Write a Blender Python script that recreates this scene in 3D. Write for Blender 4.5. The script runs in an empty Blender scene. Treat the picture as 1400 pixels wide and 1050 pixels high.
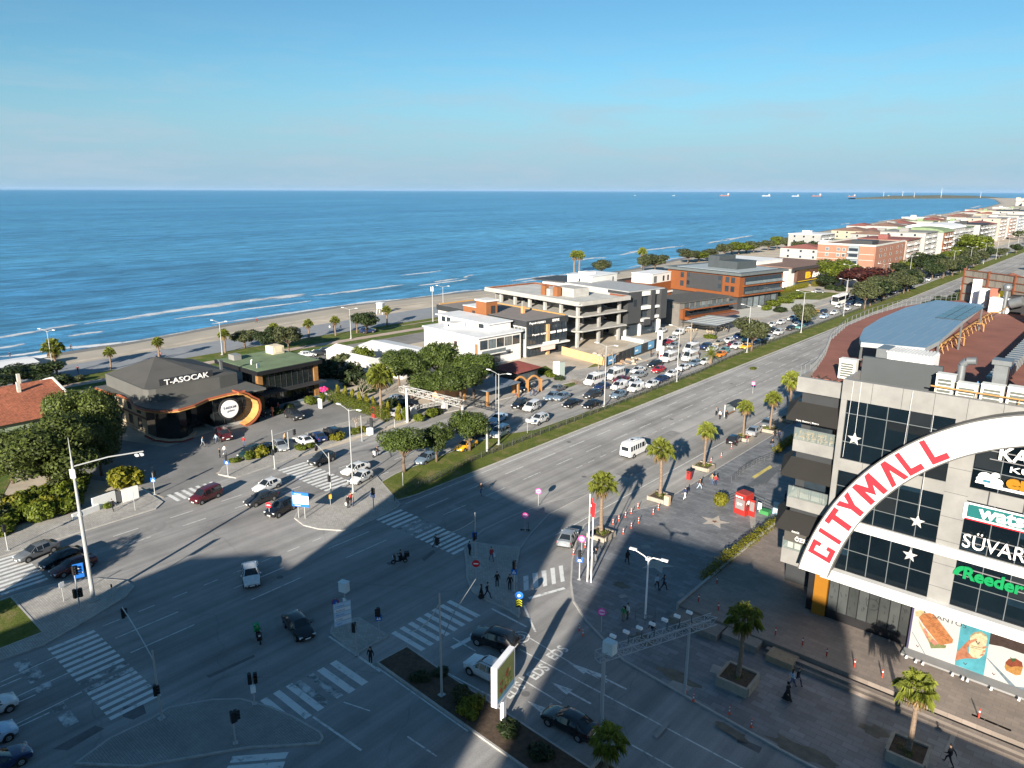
import bpy, math, random
from mathutils import Vector, Matrix
R = random.Random(7)
SC = bpy.context.scene
COL = SC.collection
rad = math.radians
CAM_H, FOC, PITCH, ROLL, YAW = 41.0, 1005.0, rad(14.74), rad(-0.2), rad(41)
_f = Vector((-math.sin(YAW)*math.cos(PITCH), math.cos(YAW)*math.cos(PITCH), -math.sin(PITCH)))
_r0 = Vector((math.cos(YAW), math.sin(YAW), 0))
_d0 = _f.cross(_r0)
_r = _r0*math.cos(ROLL) + _d0*math.sin(ROLL)
_d = _d0*math.cos(ROLL) - _r0*math.sin(ROLL)
def S(px, py, z=0.0):
 d = _f + _r*((px-700)/FOC) + _d*((py-525)/FOC)
 t = (z-CAM_H)/d.z
 return Vector((d.x*t, d.y*t, z))
def hgt(base, ty, z0=0.0):
 b = S(base[0], base[1], z0)
 lo, hi = 0.0, 80.0
 for _ in range(40):
  m = (lo+hi)/2
  v = b + Vector((0, 0, m-CAM_H))
  y = 525 + FOC*v.dot(_d)/v.dot(_f)
  if y <= ty: hi = m
  else: lo = m
 return hi
def lin(c):
 return tuple(((v/255)/12.92 if v/255 <= .04045 else ((v/255+.055)/1.055)**2.4) for v in c)
_M = {}
def N(nt, t, **kw):
 n = nt.nodes.new(t)
 for k, v in kw.items():
  if k in n.inputs: n.inputs[k].default_value = v
  else: setattr(n, k, v)
 return n
def mat(name, col, rough=.75, metal=0.0, var=.12, vs=.6, bump=0.0, bs=8.0, spec=.35, emit=0.0, obj=False, coat=0.0):
 if name in _M: return _M[name]
 m = bpy.data.materials.new(name); m.use_nodes = True; _M[name] = m
 nt = m.node_tree; b = nt.nodes['Principled BSDF']; L = nt.links.new
 b.inputs['Roughness'].default_value = rough; b.inputs['Metallic'].default_value = metal
 b.inputs['Specular IOR Level'].default_value = spec; b.inputs['Coat Weight'].default_value = coat
 b.inputs['Base Color'].default_value = (*col, 1)
 co = N(nt, 'ShaderNodeTexCoord').outputs['Object'] if obj else N(nt, 'ShaderNodeNewGeometry').outputs['Position']
 if var:
  n = N(nt, 'ShaderNodeTexNoise', Scale=vs, Detail=6.0, Roughness=.62); L(co, n.inputs['Vector'])
  x = N(nt, 'ShaderNodeMapRange', **{'From Min': .28, 'From Max': .72}); L(n.outputs['Fac'], x.inputs['Value'])
  mx = N(nt, 'ShaderNodeMix', data_type='RGBA'); L(x.outputs['Result'], mx.inputs['Factor'])
  mx.inputs['A'].default_value = (*[v*(1-var) for v in col], 1); mx.inputs['B'].default_value = (*[min(1, v*(1+var)) for v in col], 1)
  L(mx.outputs['Result'], b.inputs['Base Color'])
 if bump:
  n2 = N(nt, 'ShaderNodeTexNoise', Scale=bs, Detail=4.0); L(co, n2.inputs['Vector'])
  bp = N(nt, 'ShaderNodeBump', Strength=bump, Distance=.05); L(n2.outputs['Fac'], bp.inputs['Height']); L(bp.outputs['Normal'], b.inputs['Normal'])
 if emit:
  b.inputs['Emission Color'].default_value = (*col, 1); b.inputs['Emission Strength'].default_value = emit
 return m
def paint_by_object(name, rough=.25, coat=.6, metal=0.0):
 if name in _M: return _M[name]
 m = bpy.data.materials.new(name); m.use_nodes = True; _M[name] = m
 nt = m.node_tree; b = nt.nodes['Principled BSDF']
 oi = N(nt, 'ShaderNodeObjectInfo'); n = N(nt, 'ShaderNodeTexNoise', Scale=3.0, Detail=4.0)
 tc = N(nt, 'ShaderNodeTexCoord'); nt.links.new(tc.outputs['Object'], n.inputs['Vector'])
 hs = N(nt, 'ShaderNodeHueSaturation'); mr = N(nt, 'ShaderNodeMapRange', **{'From Min': .3, 'From Max': .7, 'To Min': .86, 'To Max': 1.05})
 nt.links.new(n.outputs['Fac'], mr.inputs['Value']); nt.links.new(mr.outputs['Result'], hs.inputs['Value'])
 nt.links.new(oi.outputs['Color'], hs.inputs['Color']); nt.links.new(hs.outputs['Color'], b.inputs['Base Color'])
 b.inputs['Roughness'].default_value = rough; b.inputs['Coat Weight'].default_value = coat; b.inputs['Metallic'].default_value = metal
 b.inputs['Coat Roughness'].default_value = .08
 return m
def asphalt(name, col, axis, streak=.16, crack=True):
 m = bpy.data.materials.new(name); m.use_nodes = True; _M[name] = m
 nt = m.node_tree; b = nt.nodes['Principled BSDF']; L = nt.links.new
 b.inputs['Roughness'].default_value = .85; b.inputs['Specular IOR Level'].default_value = .25
 p = N(nt, 'ShaderNodeNewGeometry').outputs['Position']
 mp = N(nt, 'ShaderNodeMapping'); L(p, mp.inputs['Vector'])
 mp.inputs['Scale'].default_value = (.75, .012, 1) if axis == 'y' else ((.012, .75, 1) if axis == 'x' else (.12, .05, 1))
 a = N(nt, 'ShaderNodeTexNoise', Scale=1.0, Detail=5.0, Roughness=.6); L(mp.outputs['Vector'], a.inputs['Vector'])
 c = N(nt, 'ShaderNodeTexNoise', Scale=.09, Detail=7.0, Roughness=.65); L(p, c.inputs['Vector'])
 g = N(nt, 'ShaderNodeTexNoise', Scale=9.0, Detail=3.0); L(p, g.inputs['Vector'])
 def mr(src, lo, hi):
  x = N(nt, 'ShaderNodeMapRange', **{'From Min': .3, 'From Max': .7, 'To Min': lo, 'To Max': hi}); L(src.outputs['Fac'], x.inputs['Value']); return x.outputs['Result']
 def mul(x, y):
  q = N(nt, 'ShaderNodeMath', operation='MULTIPLY'); L(x, q.inputs[0]); L(y, q.inputs[1]); return q.outputs[0]
 f = mul(mul(mr(a, 1-streak, 1+streak), mr(c, .74, 1.24)), mr(g, .88, 1.12))
 if crack:
  v = N(nt, 'ShaderNodeTexVoronoi', feature='DISTANCE_TO_EDGE', Scale=.06); 
  w = N(nt, 'ShaderNodeTexNoise', Scale=.35, Detail=4.0); L(p, w.inputs['Vector'])
  ad = N(nt, 'ShaderNodeMix', data_type='RGBA', blend_type='ADD'); ad.inputs['Factor'].default_value = 2.0
  L(p, ad.inputs['A']); L(w.outputs['Color'], ad.inputs['B']); ad.clamp_factor = False
  L(ad.outputs['Result'], v.inputs['Vector'])
  x = N(nt, 'ShaderNodeMapRange', **{'From Min': .001, 'From Max': .005, 'To Min': .85, 'To Max': 1.0}); L(v.outputs['Distance'], x.inputs['Value'])
  f = mul(f, x.outputs['Result'])
 mx = N(nt, 'ShaderNodeMix', data_type='RGBA', blend_type='MULTIPLY'); mx.inputs['Factor'].default_value = 1.0
 mx.inputs['A'].default_value = (*col, 1); L(f, mx.inputs['B']); L(mx.outputs['Result'], b.inputs['Base Color'])
 bp = N(nt, 'ShaderNodeBump', Strength=.3, Distance=.02); L(g.outputs['Fac'], bp.inputs['Height']); L(bp.outputs['Normal'], b.inputs['Normal'])
 return m
def worn_paint(name, col, under, wear=.42, sc=1.3):
 m = bpy.data.materials.new(name); m.use_nodes = True; _M[name] = m
 nt = m.node_tree; b = nt.nodes['Principled BSDF']; L = nt.links.new; b.inputs['Roughness'].default_value = .7
 p = N(nt, 'ShaderNodeNewGeometry').outputs['Position']
 n = N(nt, 'ShaderNodeTexNoise', Scale=sc, Detail=8.0, Roughness=.72); L(p, n.inputs['Vector'])
 x = N(nt, 'ShaderNodeMapRange', **{'From Min': wear-.06, 'From Max': wear+.1}); L(n.outputs['Fac'], x.inputs['Value'])
 mx = N(nt, 'ShaderNodeMix', data_type='RGBA'); L(x.outputs['Result'], mx.inputs['Factor'])
 mx.inputs['A'].default_value = (*under, 1); mx.inputs['B'].default_value = (*col, 1); L(mx.outputs['Result'], b.inputs['Base Color'])
 return m
def pavers(name, col, mortar, bw, bh, rough=.8, var=.12):
 m = bpy.data.materials.new(name); m.use_nodes = True; _M[name] = m
 nt = m.node_tree; b = nt.nodes['Principled BSDF']; L = nt.links.new; b.inputs['Roughness'].default_value = rough
 p = N(nt, 'ShaderNodeNewGeometry').outputs['Position']
 t = N(nt, 'ShaderNodeTexBrick', Scale=1.0); L(p, t.inputs['Vector'])
 t.inputs['Brick Width'].default_value = bw; t.inputs['Row Height'].default_value = bh; t.inputs['Mortar Size'].default_value = .018
 t.inputs['Color1'].default_value = (*[v*(1-var) for v in col], 1); t.inputs['Color2'].default_value = (*[v*(1+var) for v in col], 1); t.inputs['Mortar'].default_value = (*mortar, 1)
 n = N(nt, 'ShaderNodeTexNoise', Scale=.22, Detail=7.0, Roughness=.65); L(p, n.inputs['Vector'])
 x = N(nt, 'ShaderNodeMapRange', **{'From Min': .3, 'From Max': .7, 'To Min': .75, 'To Max': 1.2}); L(n.outputs['Fac'], x.inputs['Value'])
 mx = N(nt, 'ShaderNodeMix', data_type='RGBA', blend_type='MULTIPLY'); mx.inputs['Factor'].default_value = 1.0
 L(t.outputs['Color'], mx.inputs['A']); L(x.outputs['Result'], mx.inputs['B']); L(mx.outputs['Result'], b.inputs['Base Color'])
 return m
def leafy(name, col, var=.35, trans=.25, hue=.0):
 if name in _M: return _M[name]
 m = bpy.data.materials.new(name); m.use_nodes = True; _M[name] = m
 nt = m.node_tree; L = nt.links.new; out = nt.nodes['Material Output']; b = nt.nodes['Principled BSDF']
 g = N(nt, 'ShaderNodeNewGeometry'); oi = N(nt, 'ShaderNodeObjectInfo')
 mx = N(nt, 'ShaderNodeMix', data_type='RGBA'); L(g.outputs['Random Per Island'], mx.inputs['Factor'])
 mx.inputs['A'].default_value = (*[v*(1-var) for v in col], 1)
 mx.inputs['B'].default_value = (col[0]*(1+var*1.5), col[1]*(1+var), col[2]*(1+var*.4), 1)
 mr = N(nt, 'ShaderNodeMapRange', **{'To Min': .82, 'To Max': 1.18}); L(oi.outputs['Random'], mr.inputs['Value'])
 hs = N(nt, 'ShaderNodeHueSaturation'); L(mr.outputs['Result'], hs.inputs['Value']); L(mx.outputs['Result'], hs.inputs['Color'])
 L(hs.outputs['Color'], b.inputs['Base Color']); b.inputs['Roughness'].default_value = .55; b.inputs['Specular IOR Level'].default_value = .25
 tr = N(nt, 'ShaderNodeBsdfTranslucent'); L(hs.outputs['Color'], tr.inputs['Color'])
 ms = N(nt, 'ShaderNodeMixShader'); ms.inputs[0].default_value = trans
 L(b.outputs[0], ms.inputs[1]); L(tr.outputs[0], ms.inputs[2]); L(ms.outputs[0], out.inputs['Surface'])
 return m
def glassy(name, col, rough=.06, var=.5, spec=.6):
 if name in _M: return _M[name]
 m = bpy.data.materials.new(name); m.use_nodes = True; _M[name] = m
 nt = m.node_tree; b = nt.nodes['Principled BSDF']; L = nt.links.new
 oi = N(nt, 'ShaderNodeObjectInfo'); p = N(nt, 'ShaderNodeNewGeometry').outputs['Position']
 n = N(nt, 'ShaderNodeTexNoise', Scale=.8, Detail=2.0); L(p, n.inputs['Vector'])
 ad = N(nt, 'ShaderNodeMath', operation='ADD'); L(oi.outputs['Random'], ad.inputs[0]); L(n.outputs['Fac'], ad.inputs[1])
 x = N(nt, 'ShaderNodeMapRange', **{'From Min': .3, 'From Max': 1.7, 'To Min': 1-var, 'To Max': 1+var*2}); L(ad.outputs[0], x.inputs['Value'])
 mx = N(nt, 'ShaderNodeMix', data_type='RGBA', blend_type='MULTIPLY'); mx.inputs['Factor'].default_value = 1.0
 mx.inputs['A'].default_value = (*col, 1); L(x.outputs['Result'], mx.inputs['B']); L(mx.outputs['Result'], b.inputs['Base Color'])
 b.inputs['Roughness'].default_value = rough; b.inputs['Specular IOR Level'].default_value = spec
 bp = N(nt, 'ShaderNodeBump', Strength=.03, Distance=.1); L(n.outputs['Fac'], bp.inputs['Height']); L(bp.outputs['Normal'], b.inputs['Normal'])
 return m
def clear_glass(name):
 m = bpy.data.materials.new(name); m.use_nodes = True; _M[name] = m
 nt = m.node_tree; out = nt.nodes['Material Output']; b = nt.nodes['Principled BSDF']
 b.inputs['Base Color'].default_value = (.55,.66,.62,1); b.inputs['Roughness'].default_value = .08
 tr = N(nt, 'ShaderNodeBsdfTransparent'); ms = N(nt, 'ShaderNodeMixShader'); ms.inputs[0].default_value = .12
 nt.links.new(tr.outputs[0], ms.inputs[1]); nt.links.new(b.outputs[0], ms.inputs[2]); nt.links.new(ms.outputs[0], out.inputs['Surface']); return m
CLEARG = clear_glass('clear_glass')
class MB:
 def __init__(s): s.v = []; s.f = []; s.m = []
 def add(s, vs, fs, mi=0):
  o = len(s.v); s.v += [tuple(v) for v in vs]
  for f in fs: s.f.append([i+o for i in f]); s.m.append(mi)
  return s
 def box(s, x0, x1, y0, y1, z0, z1, mi=0):
  return s.add([(x0,y0,z0),(x1,y0,z0),(x1,y1,z0),(x0,y1,z0),(x0,y0,z1),(x1,y0,z1),(x1,y1,z1),(x0,y1,z1)],
      [(0,3,2,1),(4,5,6,7),(0,1,5,4),(1,2,6,5),(2,3,7,6),(3,0,4,7)], mi)
 def rbox(s, c, sz, rz=0, mi=0, tilt=0):
  M = Matrix.Translation(c) @ Matrix.Rotation(rz, 4, 'Z') @ Matrix.Rotation(tilt, 4, 'X')
  a, b, d = sz[0]/2, sz[1]/2, sz[2]/2
  vs = [M @ Vector(q) for q in [(-a,-b,-d),(a,-b,-d),(a,b,-d),(-a,b,-d),(-a,-b,d),(a,-b,d),(a,b,d),(-a,b,d)]]
  return s.add(vs, [(0,3,2,1),(4,5,6,7),(0,1,5,4),(1,2,6,5),(2,3,7,6),(3,0,4,7)], mi)
 def prism(s, pts, z0, z1, mi=0, side=None, bottom=False):
  n = len(pts)
  if sum(pts[i][0]*pts[(i+1) % n][1]-pts[(i+1) % n][0]*pts[i][1] for i in range(n)) < 0: pts = pts[::-1]
  vs = [(p[0],p[1],z0) for p in pts]+[(p[0],p[1],z1) for p in pts]
  s.add(vs, [tuple(range(n, 2*n))], mi)
  o = len(s.v)-2*n
  for i in range(n):
   j = (i+1) % n; s.f.append([o+i, o+j, o+n+j, o+n+i]); s.m.append(mi if side is None else side)
  if bottom: s.f.append([o+i for i in range(n)][::-1]); s.m.append(mi)
  return s
 def sheet(s, pts, z, mi=0):
  n = len(pts)
  if sum(pts[i][0]*pts[(i+1) % n][1]-pts[(i+1) % n][0]*pts[i][1] for i in range(n)) < 0: pts = pts[::-1]
  return s.add([(p[0],p[1],z) for p in pts], [tuple(range(n))], mi)
 def cyl(s, p0, p1, r0, r1=None, n=8, mi=0, caps=True):
  r1 = r0 if r1 is None else r1
  p0, p1 = Vector(p0), Vector(p1); d = (p1-p0)
  if d.length < 1e-6: return s
  d.normalize(); a = d.orthogonal().normalized(); b = d.cross(a)
  vs = []
  for p, r in ((p0, r0), (p1, r1)):
   for k in range(n):
    t = 2*math.pi*k/n; vs.append(p + (a*math.cos(t)+b*math.sin(t))*r)
  fs = [(k, (k+1) % n, n+(k+1) % n, n+k) for k in range(n)]
  if caps: fs += [tuple(range(n))[::-1], tuple(range(n, 2*n))]
  return s.add(vs, fs, mi)
 def tube(s, pts, r, n=6, mi=0):
  for i in range(len(pts)-1): s.cyl(pts[i], pts[i+1], r if not callable(r) else r(i), r if not callable(r) else r(i+1), n, mi)
  return s
 def ball(s, c, r, n=8, m=5, mi=0, sq=(1,1,1)):
  vs = [(c[0], c[1], c[2]-r*sq[2])]
  for i in range(1, m):
   a = -math.pi/2+math.pi*i/m
   for k in range(n):
    t = 2*math.pi*k/n; vs.append((c[0]+r*sq[0]*math.cos(a)*math.cos(t), c[1]+r*sq[1]*math.cos(a)*math.sin(t), c[2]+r*sq[2]*math.sin(a)))
  vs.append((c[0], c[1], c[2]+r*sq[2])); e = len(vs)-1
  fs = [(0, 1+(k+1) % n, 1+k) for k in range(n)]
  for i in range(m-2):
   for k in range(n): fs.append((1+i*n+k, 1+i*n+(k+1) % n, 1+(i+1)*n+(k+1) % n, 1+(i+1)*n+k))
  fs += [(e, 1+(m-2)*n+k, 1+(m-2)*n+(k+1) % n) for k in range(n)]
  return s.add(vs, fs, mi)
 def mesh(s, name, mats, smooth=None):
  me = bpy.data.meshes.new(name); me.from_pydata(s.v, [], s.f)
  for m in (mats if isinstance(mats, (list, tuple)) else [mats]): me.materials.append(m)
  me.polygons.foreach_set('material_index', s.m)
  if smooth is not None:
   me.shade_smooth()
   if smooth > 0: me.set_sharp_from_angle(angle=rad(smooth))
  me.update(); return me
 def build(s, name, mats, parent=None, smooth=None, world=True):
  if parent is not None and world:
   o = rootloc(parent); s.v = [(v[0]-o.x, v[1]-o.y, v[2]-o.z) for v in s.v]
  return put(name, s.mesh(name, mats, smooth), parent)
def rootloc(o):
 v = Vector((0,0,0))
 while o is not None: v = v + o.location; o = o.parent
 return v
def put(name, me, parent=None, loc=None, rz=0):
 o = bpy.data.objects.new(name, me); COL.objects.link(o)
 if parent is not None: o.parent = parent
 if loc is not None: o.location = loc
 if rz: o.rotation_euler.z = rz
 return o
def turn(t, c, deg):
 a = rad(deg); d = t.location-Vector((c[0],c[1],0)); t.location = Vector((c[0]+d.x*math.cos(a)-d.y*math.sin(a), c[1]+d.x*math.sin(a)+d.y*math.cos(a), t.location.z)); t.rotation_euler.z = a
def tag(o, label, cat, group=None):
 o['label'] = label; o['category'] = cat
 if group: o['group'] = group
 return o
def T(name, label, cat, loc=(0,0,0), rz=0, group=None):
 o = put(name, None, None, loc, rz); o.empty_display_size = .2
 return tag(o, label, cat, group)
def struct(o, kind='structure'):
 o['kind'] = kind; return o
def dup(root, loc, rz=0, label=None, group=None, color=None, scale=None):
 r = root.copy(); COL.objects.link(r); r.location = loc; r.rotation_euler.z = rz
 if label: r['label'] = label
 if group: r['group'] = group
 if scale: r.scale = scale if isinstance(scale, (tuple, list)) else (scale,)*3
 for ch in list(root.children):
  c = ch.copy(); COL.objects.link(c); c.parent = r
  if color and c.name.split('.')[0] in ('body', 'mirror'): c.color = (*color, 1)
  for g in ch.children:
   d = g.copy(); COL.objects.link(d); d.parent = c
 return r
def text_mesh(txt, size, mi_mat, depth=.0, name='lettering', bold=.0, align='LEFT', shear=0, spacing=1.0):
 cu = bpy.data.curves.new(name, 'FONT'); cu.body = txt; cu.size = size; cu.extrude = depth; cu.offset = bold; cu.align_x = align; cu.shear = shear
 cu.space_character = spacing; cu.resolution_u = 3
 o = bpy.data.objects.new(name, cu); COL.objects.link(o)
 dg = bpy.context.evaluated_depsgraph_get(); dg.update()
 me = bpy.data.meshes.new_from_object(o.evaluated_get(dg))
 bpy.data.objects.remove(o); bpy.data.curves.remove(cu)
 me.transform(Matrix.Rotation(math.pi/2, 4, 'X'))
 me.materials.clear(); me.materials.append(mi_mat); me.name = name
 return me
def text_width(me):
 xs = [v.co.x for v in me.vertices]; return (min(xs), max(xs)) if xs else (0, 0)
def fit_text(txt, width, height, m, parent, origin, face='-y', depth=.04, bold=0.0, shear=0, spacing=1.0, name='lettering'):
 me = text_mesh(txt, 1.0, m, depth, name, bold, 'LEFT', shear, spacing)
 xs = [v.co.x for v in me.vertices]; zs = [v.co.z for v in me.vertices]
 sx = width/max(1e-3, max(xs)-min(xs)); sz = height/max(1e-3, max(zs)-min(zs))
 me.transform(Matrix.Translation((-min(xs), 0, -min(zs))))
 me.transform(Matrix.Diagonal((sx, 1, sz, 1)))
 if face == '+x': me.transform(Matrix.Rotation(math.pi/2, 4, 'Z'))
 if isinstance(face, (int, float)): me.transform(Matrix.Rotation(face, 4, 'Z'))
 o = put(name, me, parent)
 o.location = Vector(origin) - (rootloc(parent) if parent else Vector((0,0,0)))
 return o
WHITE = mat('white_render', (.6,.59,.57), .7, var=.08, vs=.4)
WHITEP = mat('white_metal_panel', (.6,.6,.59), .4, var=.08, vs=.5)
GREYP = mat('grey_panel', (.215,.213,.206), .45, var=.16, vs=.5)
DGREY = mat('dark_grey_panel', (.032,.035,.039), .55, var=.12)
CHAR = mat('charcoal', (.03,.031,.034), .6, var=.15)
BLACK = mat('black', (.012,.012,.014), .5, var=.2)
BLACKP = mat('black_plastic', (.015,.015,.017), .45, var=.2, obj=True)
CONC = mat('concrete', (.34,.335,.318), .85, var=.18, vs=.5, bump=.2, bs=3)
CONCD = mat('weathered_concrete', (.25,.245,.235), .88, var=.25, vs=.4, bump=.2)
ORANGE = mat('orange_panel', (.18,.058,.018), .6, var=.1)
STEEL = mat('galvanised_steel', (.2,.215,.225), .4, metal=.5, var=.1, vs=2)
POLE = mat('painted_pole', (.4,.41,.41), .45, metal=.2, var=.08)
DKPOLE = mat('dark_pole', (.1,.105,.11), .5, var=.15)
GLASS = glassy('window_glass', (.018,.026,.034))
GLASSB = glassy('curtain_wall_glass', (.003,.006,.009), .04, .4, .22)
GLASSG = glassy('pale_window_glass', (.09,.11,.12), .1)
RED = mat('red_paint', (.45,.03,.03), .45, var=.1)
SIGNRED = mat('sign_red', (.6,.02,.03), .4, var=.05)
SIGNBLUE = mat('sign_blue', (.02,.14,.5), .4, var=.06)
SIGNWHITE = mat('sign_white', (.8,.8,.8), .4, var=.04)
YELLOW = mat('sign_yellow', (.75,.52,.03), .45, var=.06)
SOIL = mat('soil', (.075,.052,.036), .95, var=.4, vs=2.5, bump=.6, bs=5)
WOOD = mat('wood', (.24,.13,.06), .7, var=.25, vs=3)
TIMBER = mat('orange_timber', (.24,.12,.04), .65, var=.3, vs=1.2)
BRICKR = mat('rust_steel', (.16,.055,.028), .8, var=.3, vs=1)
# ================================================================ ground, roads, water
ASPH_HW = asphalt('highway_asphalt', (.275,.268,.258), 'y', .3)
ASPH_J = asphalt('junction_asphalt', (.245,.24,.235), 'y', .26)
ASPH_X = asphalt('street_asphalt', (.19,.187,.184), 'x', .16)
ASPH_LOT = asphalt('lot_asphalt', (.2,.198,.194), 'n', .14)
ASPH_DK = mat('asphalt_patch', (.12,.12,.122), .9, var=.2, vs=1.5)
KERB = mat('kerb_stone', (.36,.35,.33), .85, var=.2, vs=1.1, bump=.1)
PAVE = pavers('concrete_block_paving', (.34,.325,.3), (.2,.19,.175), .4, .2)
PLAZA = pavers('plaza_paving', (.165,.17,.18), (.09,.092,.1), 1.2, .6, .6, .2)
TERR = pavers('terrace_stone', (.2,.165,.142), (.14,.12,.105), 1.0, .5, .6)
COBB = pavers('small_cobbles', (.27,.262,.25), (.15,.148,.142), .18, .18)
PAINT = worn_paint('road_paint', (.62,.63,.62), (.17,.17,.17), .36)
PAINTW = worn_paint('road_paint_worn', (.55,.56,.56), (.14,.14,.14), .5, .8)
LINE = worn_paint('lane_line_paint', (.6,.6,.58), (.2,.2,.2), .4, 2.0)
def polyS(pxs, z=0.0): return [(p.x, p.y) for p in (S(a, b, z) for a, b in pxs)]
def grassmat(name, c1, c2, c3):
 m = bpy.data.materials.new(name); m.use_nodes = True; _M[name] = m
 nt = m.node_tree; b = nt.nodes['Principled BSDF']; L = nt.links.new; b.inputs['Roughness'].default_value = .95
 b.inputs['Specular IOR Level'].default_value = .1
 p = N(nt, 'ShaderNodeNewGeometry').outputs['Position']
 n = N(nt, 'ShaderNodeTexNoise', Scale=.35, Detail=8.0, Roughness=.7); L(p, n.inputs['Vector'])
 g = N(nt, 'ShaderNodeTexNoise', Scale=7.0, Detail=5.0, Roughness=.8); L(p, g.inputs['Vector'])
 cr = N(nt, 'ShaderNodeValToRGB'); L(n.outputs['Fac'], cr.inputs['Fac'])
 e = cr.color_ramp.elements; e[0].position = .34; e[0].color = (*c1, 1); e[1].position = .66; e[1].color = (*c3, 1)
 k = e.new(.5); k.color = (*c2, 1)
 mr = N(nt, 'ShaderNodeMapRange', **{'From Min': .25, 'From Max': .75, 'To Min': .55, 'To Max': 1.45}); L(g.outputs['Fac'], mr.inputs['Value'])
 mx = N(nt, 'ShaderNodeMix', data_type='RGBA', blend_type='MULTIPLY'); mx.inputs['Factor'].default_value = 1.0
 L(cr.outputs['Color'], mx.inputs['A']); L(mr.outputs['Result'], mx.inputs['B']); L(mx.outputs['Result'], b.inputs['Base Color'])
 bp = N(nt, 'ShaderNodeBump', Strength=.8, Distance=.12); L(g.outputs['Fac'], bp.inputs['Height']); L(bp.outputs['Normal'], b.inputs['Normal'])
 return m
GRASS = grassmat('mown_grass', (.075,.098,.02), (.105,.13,.028), (.2,.165,.075))
GRASSD = grassmat('rough_grass', (.05,.085,.018), (.09,.13,.03), (.17,.14,.07))
FARLAND = grassmat('far_land', (.07,.09,.05), (.13,.13,.09), (.2,.185,.155))
DIRT = mat('dusty_ground', (.4,.35,.285), .95, var=.3, vs=.12, bump=.3, bs=2)
SAND = mat('sand', (.34,.305,.255), .95, var=.16, vs=.06, bump=.25, bs=1.2)
WETSAND = mat('wet_sand', (.19,.165,.135), .5, var=.14, vs=.08)
PATHG = mat('promenade_paving', (.22,.235,.255), .85, var=.12, vs=.3)
PATHR = mat('pinkish_path', (.4,.32,.27), .9, var=.14, vs=.4)
SHORE = [(-205,-3000),(-212,-600),(-216,0),(-217,52),(-219,80),(-226,116),(-231,163),(-226,211),(-221,253),(-223,355),(-240,460),(-256,559),(-281,784),(-319,1180),(-349,1819),(-404,2530),(-500,3420),(-640,4300),(-820,5400),(-1040,6500)]
land = MB()
lp = [(x+20, y) for x, y in SHORE]
land.sheet(lp+[(9000,6900),(9000,-3000)], -.06)
struct(land.build('ground', DIRT))
bm = MB(); vs = []; fs = []
prof = [(24,-.05),(20,-.07),(9,-.45),(1.5,-1.05),(-9,-2.2)]
for x, y in SHORE: vs += [(x+a, y, z) for a, z in prof]
for i in range(len(SHORE)-1):
 for k in range(4): fs.append((i*5+k, i*5+k+1, (i+1)*5+k+1, (i+1)*5+k))
for f in fs: bm.f.append(list(f)); bm.m.append(1 if f[0] % 5 >= 2 else 0)
bm.v = vs; struct(bm.build('beach', [SAND, WETSAND], smooth=0))
def sea_material():
 m = bpy.data.materials.new('sea_water'); m.use_nodes = True; nt = m.node_tree; L = nt.links.new; b = nt.nodes['Principled BSDF']
 p = N(nt, 'ShaderNodeNewGeometry').outputs['Position']
 mp = N(nt, 'ShaderNodeMapping'); L(p, mp.inputs['Vector']); mp.inputs['Rotation'].default_value = (0,0,rad(8)); mp.inputs['Scale'].default_value = (.17,.045,.05)
 n1 = N(nt, 'ShaderNodeTexNoise', Scale=1.0, Detail=9.0, Roughness=.62, Distortion=.4); L(mp.outputs['Vector'], n1.inputs['Vector'])
 mp2 = N(nt, 'ShaderNodeMapping'); L(p, mp2.inputs['Vector']); mp2.inputs['Scale'].default_value = (.0045,.0012,.01); mp2.inputs['Rotation'].default_value = (0,0,rad(14))
 n2 = N(nt, 'ShaderNodeTexNoise', Scale=1.0, Detail=5.0, Roughness=.55); L(mp2.outputs['Vector'], n2.inputs['Vector'])
 cr = N(nt, 'ShaderNodeValToRGB'); L(n2.outputs['Fac'], cr.inputs['Fac'])
 e = cr.color_ramp.elements; e[0].position = .32; e[0].color = (.04,.175,.35,1); e[1].position = .7; e[1].color = (.072,.275,.46,1)
 mr = N(nt, 'ShaderNodeMapRange', **{'From Min': .3, 'From Max': .7, 'To Min': .5, 'To Max': 1.5}); L(n1.outputs['Fac'], mr.inputs['Value'])
 mx = N(nt, 'ShaderNodeMix', data_type='RGBA', blend_type='MULTIPLY'); mx.inputs['Factor'].default_value = 1.0
 L(cr.outputs['Color'], mx.inputs['A']); L(mr.outputs['Result'], mx.inputs['B']); L(mx.outputs['Result'], b.inputs['Base Color'])
 mp3 = N(nt, 'ShaderNodeMapping'); L(p, mp3.inputs['Vector']); mp3.inputs['Scale'].default_value = (.05,.006,1); mp3.inputs['Rotation'].default_value = (0,0,rad(-3))
 n3 = N(nt, 'ShaderNodeTexNoise', Scale=1.0, Detail=6.0, Roughness=.6, Distortion=.6); L(mp3.outputs['Vector'], n3.inputs['Vector'])
 mr3 = N(nt, 'ShaderNodeMapRange', **{'From Min': .32, 'From Max': .68, 'To Min': .72, 'To Max': 1.22}); L(n3.outputs['Fac'], mr3.inputs['Value'])
 mx3 = N(nt, 'ShaderNodeMix', data_type='RGBA', blend_type='MULTIPLY'); mx3.inputs['Factor'].default_value = 1.0
 L(mx.outputs['Result'], mx3.inputs['A']); L(mr3.outputs['Result'], mx3.inputs['B']); L(mx3.outputs['Result'], b.inputs['Base Color'])
 b.inputs['Roughness'].default_value = .32; b.inputs['Specular IOR Level'].default_value = .22; b.inputs['IOR'].default_value = 1.33
 bp = N(nt, 'ShaderNodeBump', Strength=1.0, Distance=2.4); L(n1.outputs['Fac'], bp.inputs['Height']); L(bp.outputs['Normal'], b.inputs['Normal'])
 return m
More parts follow.
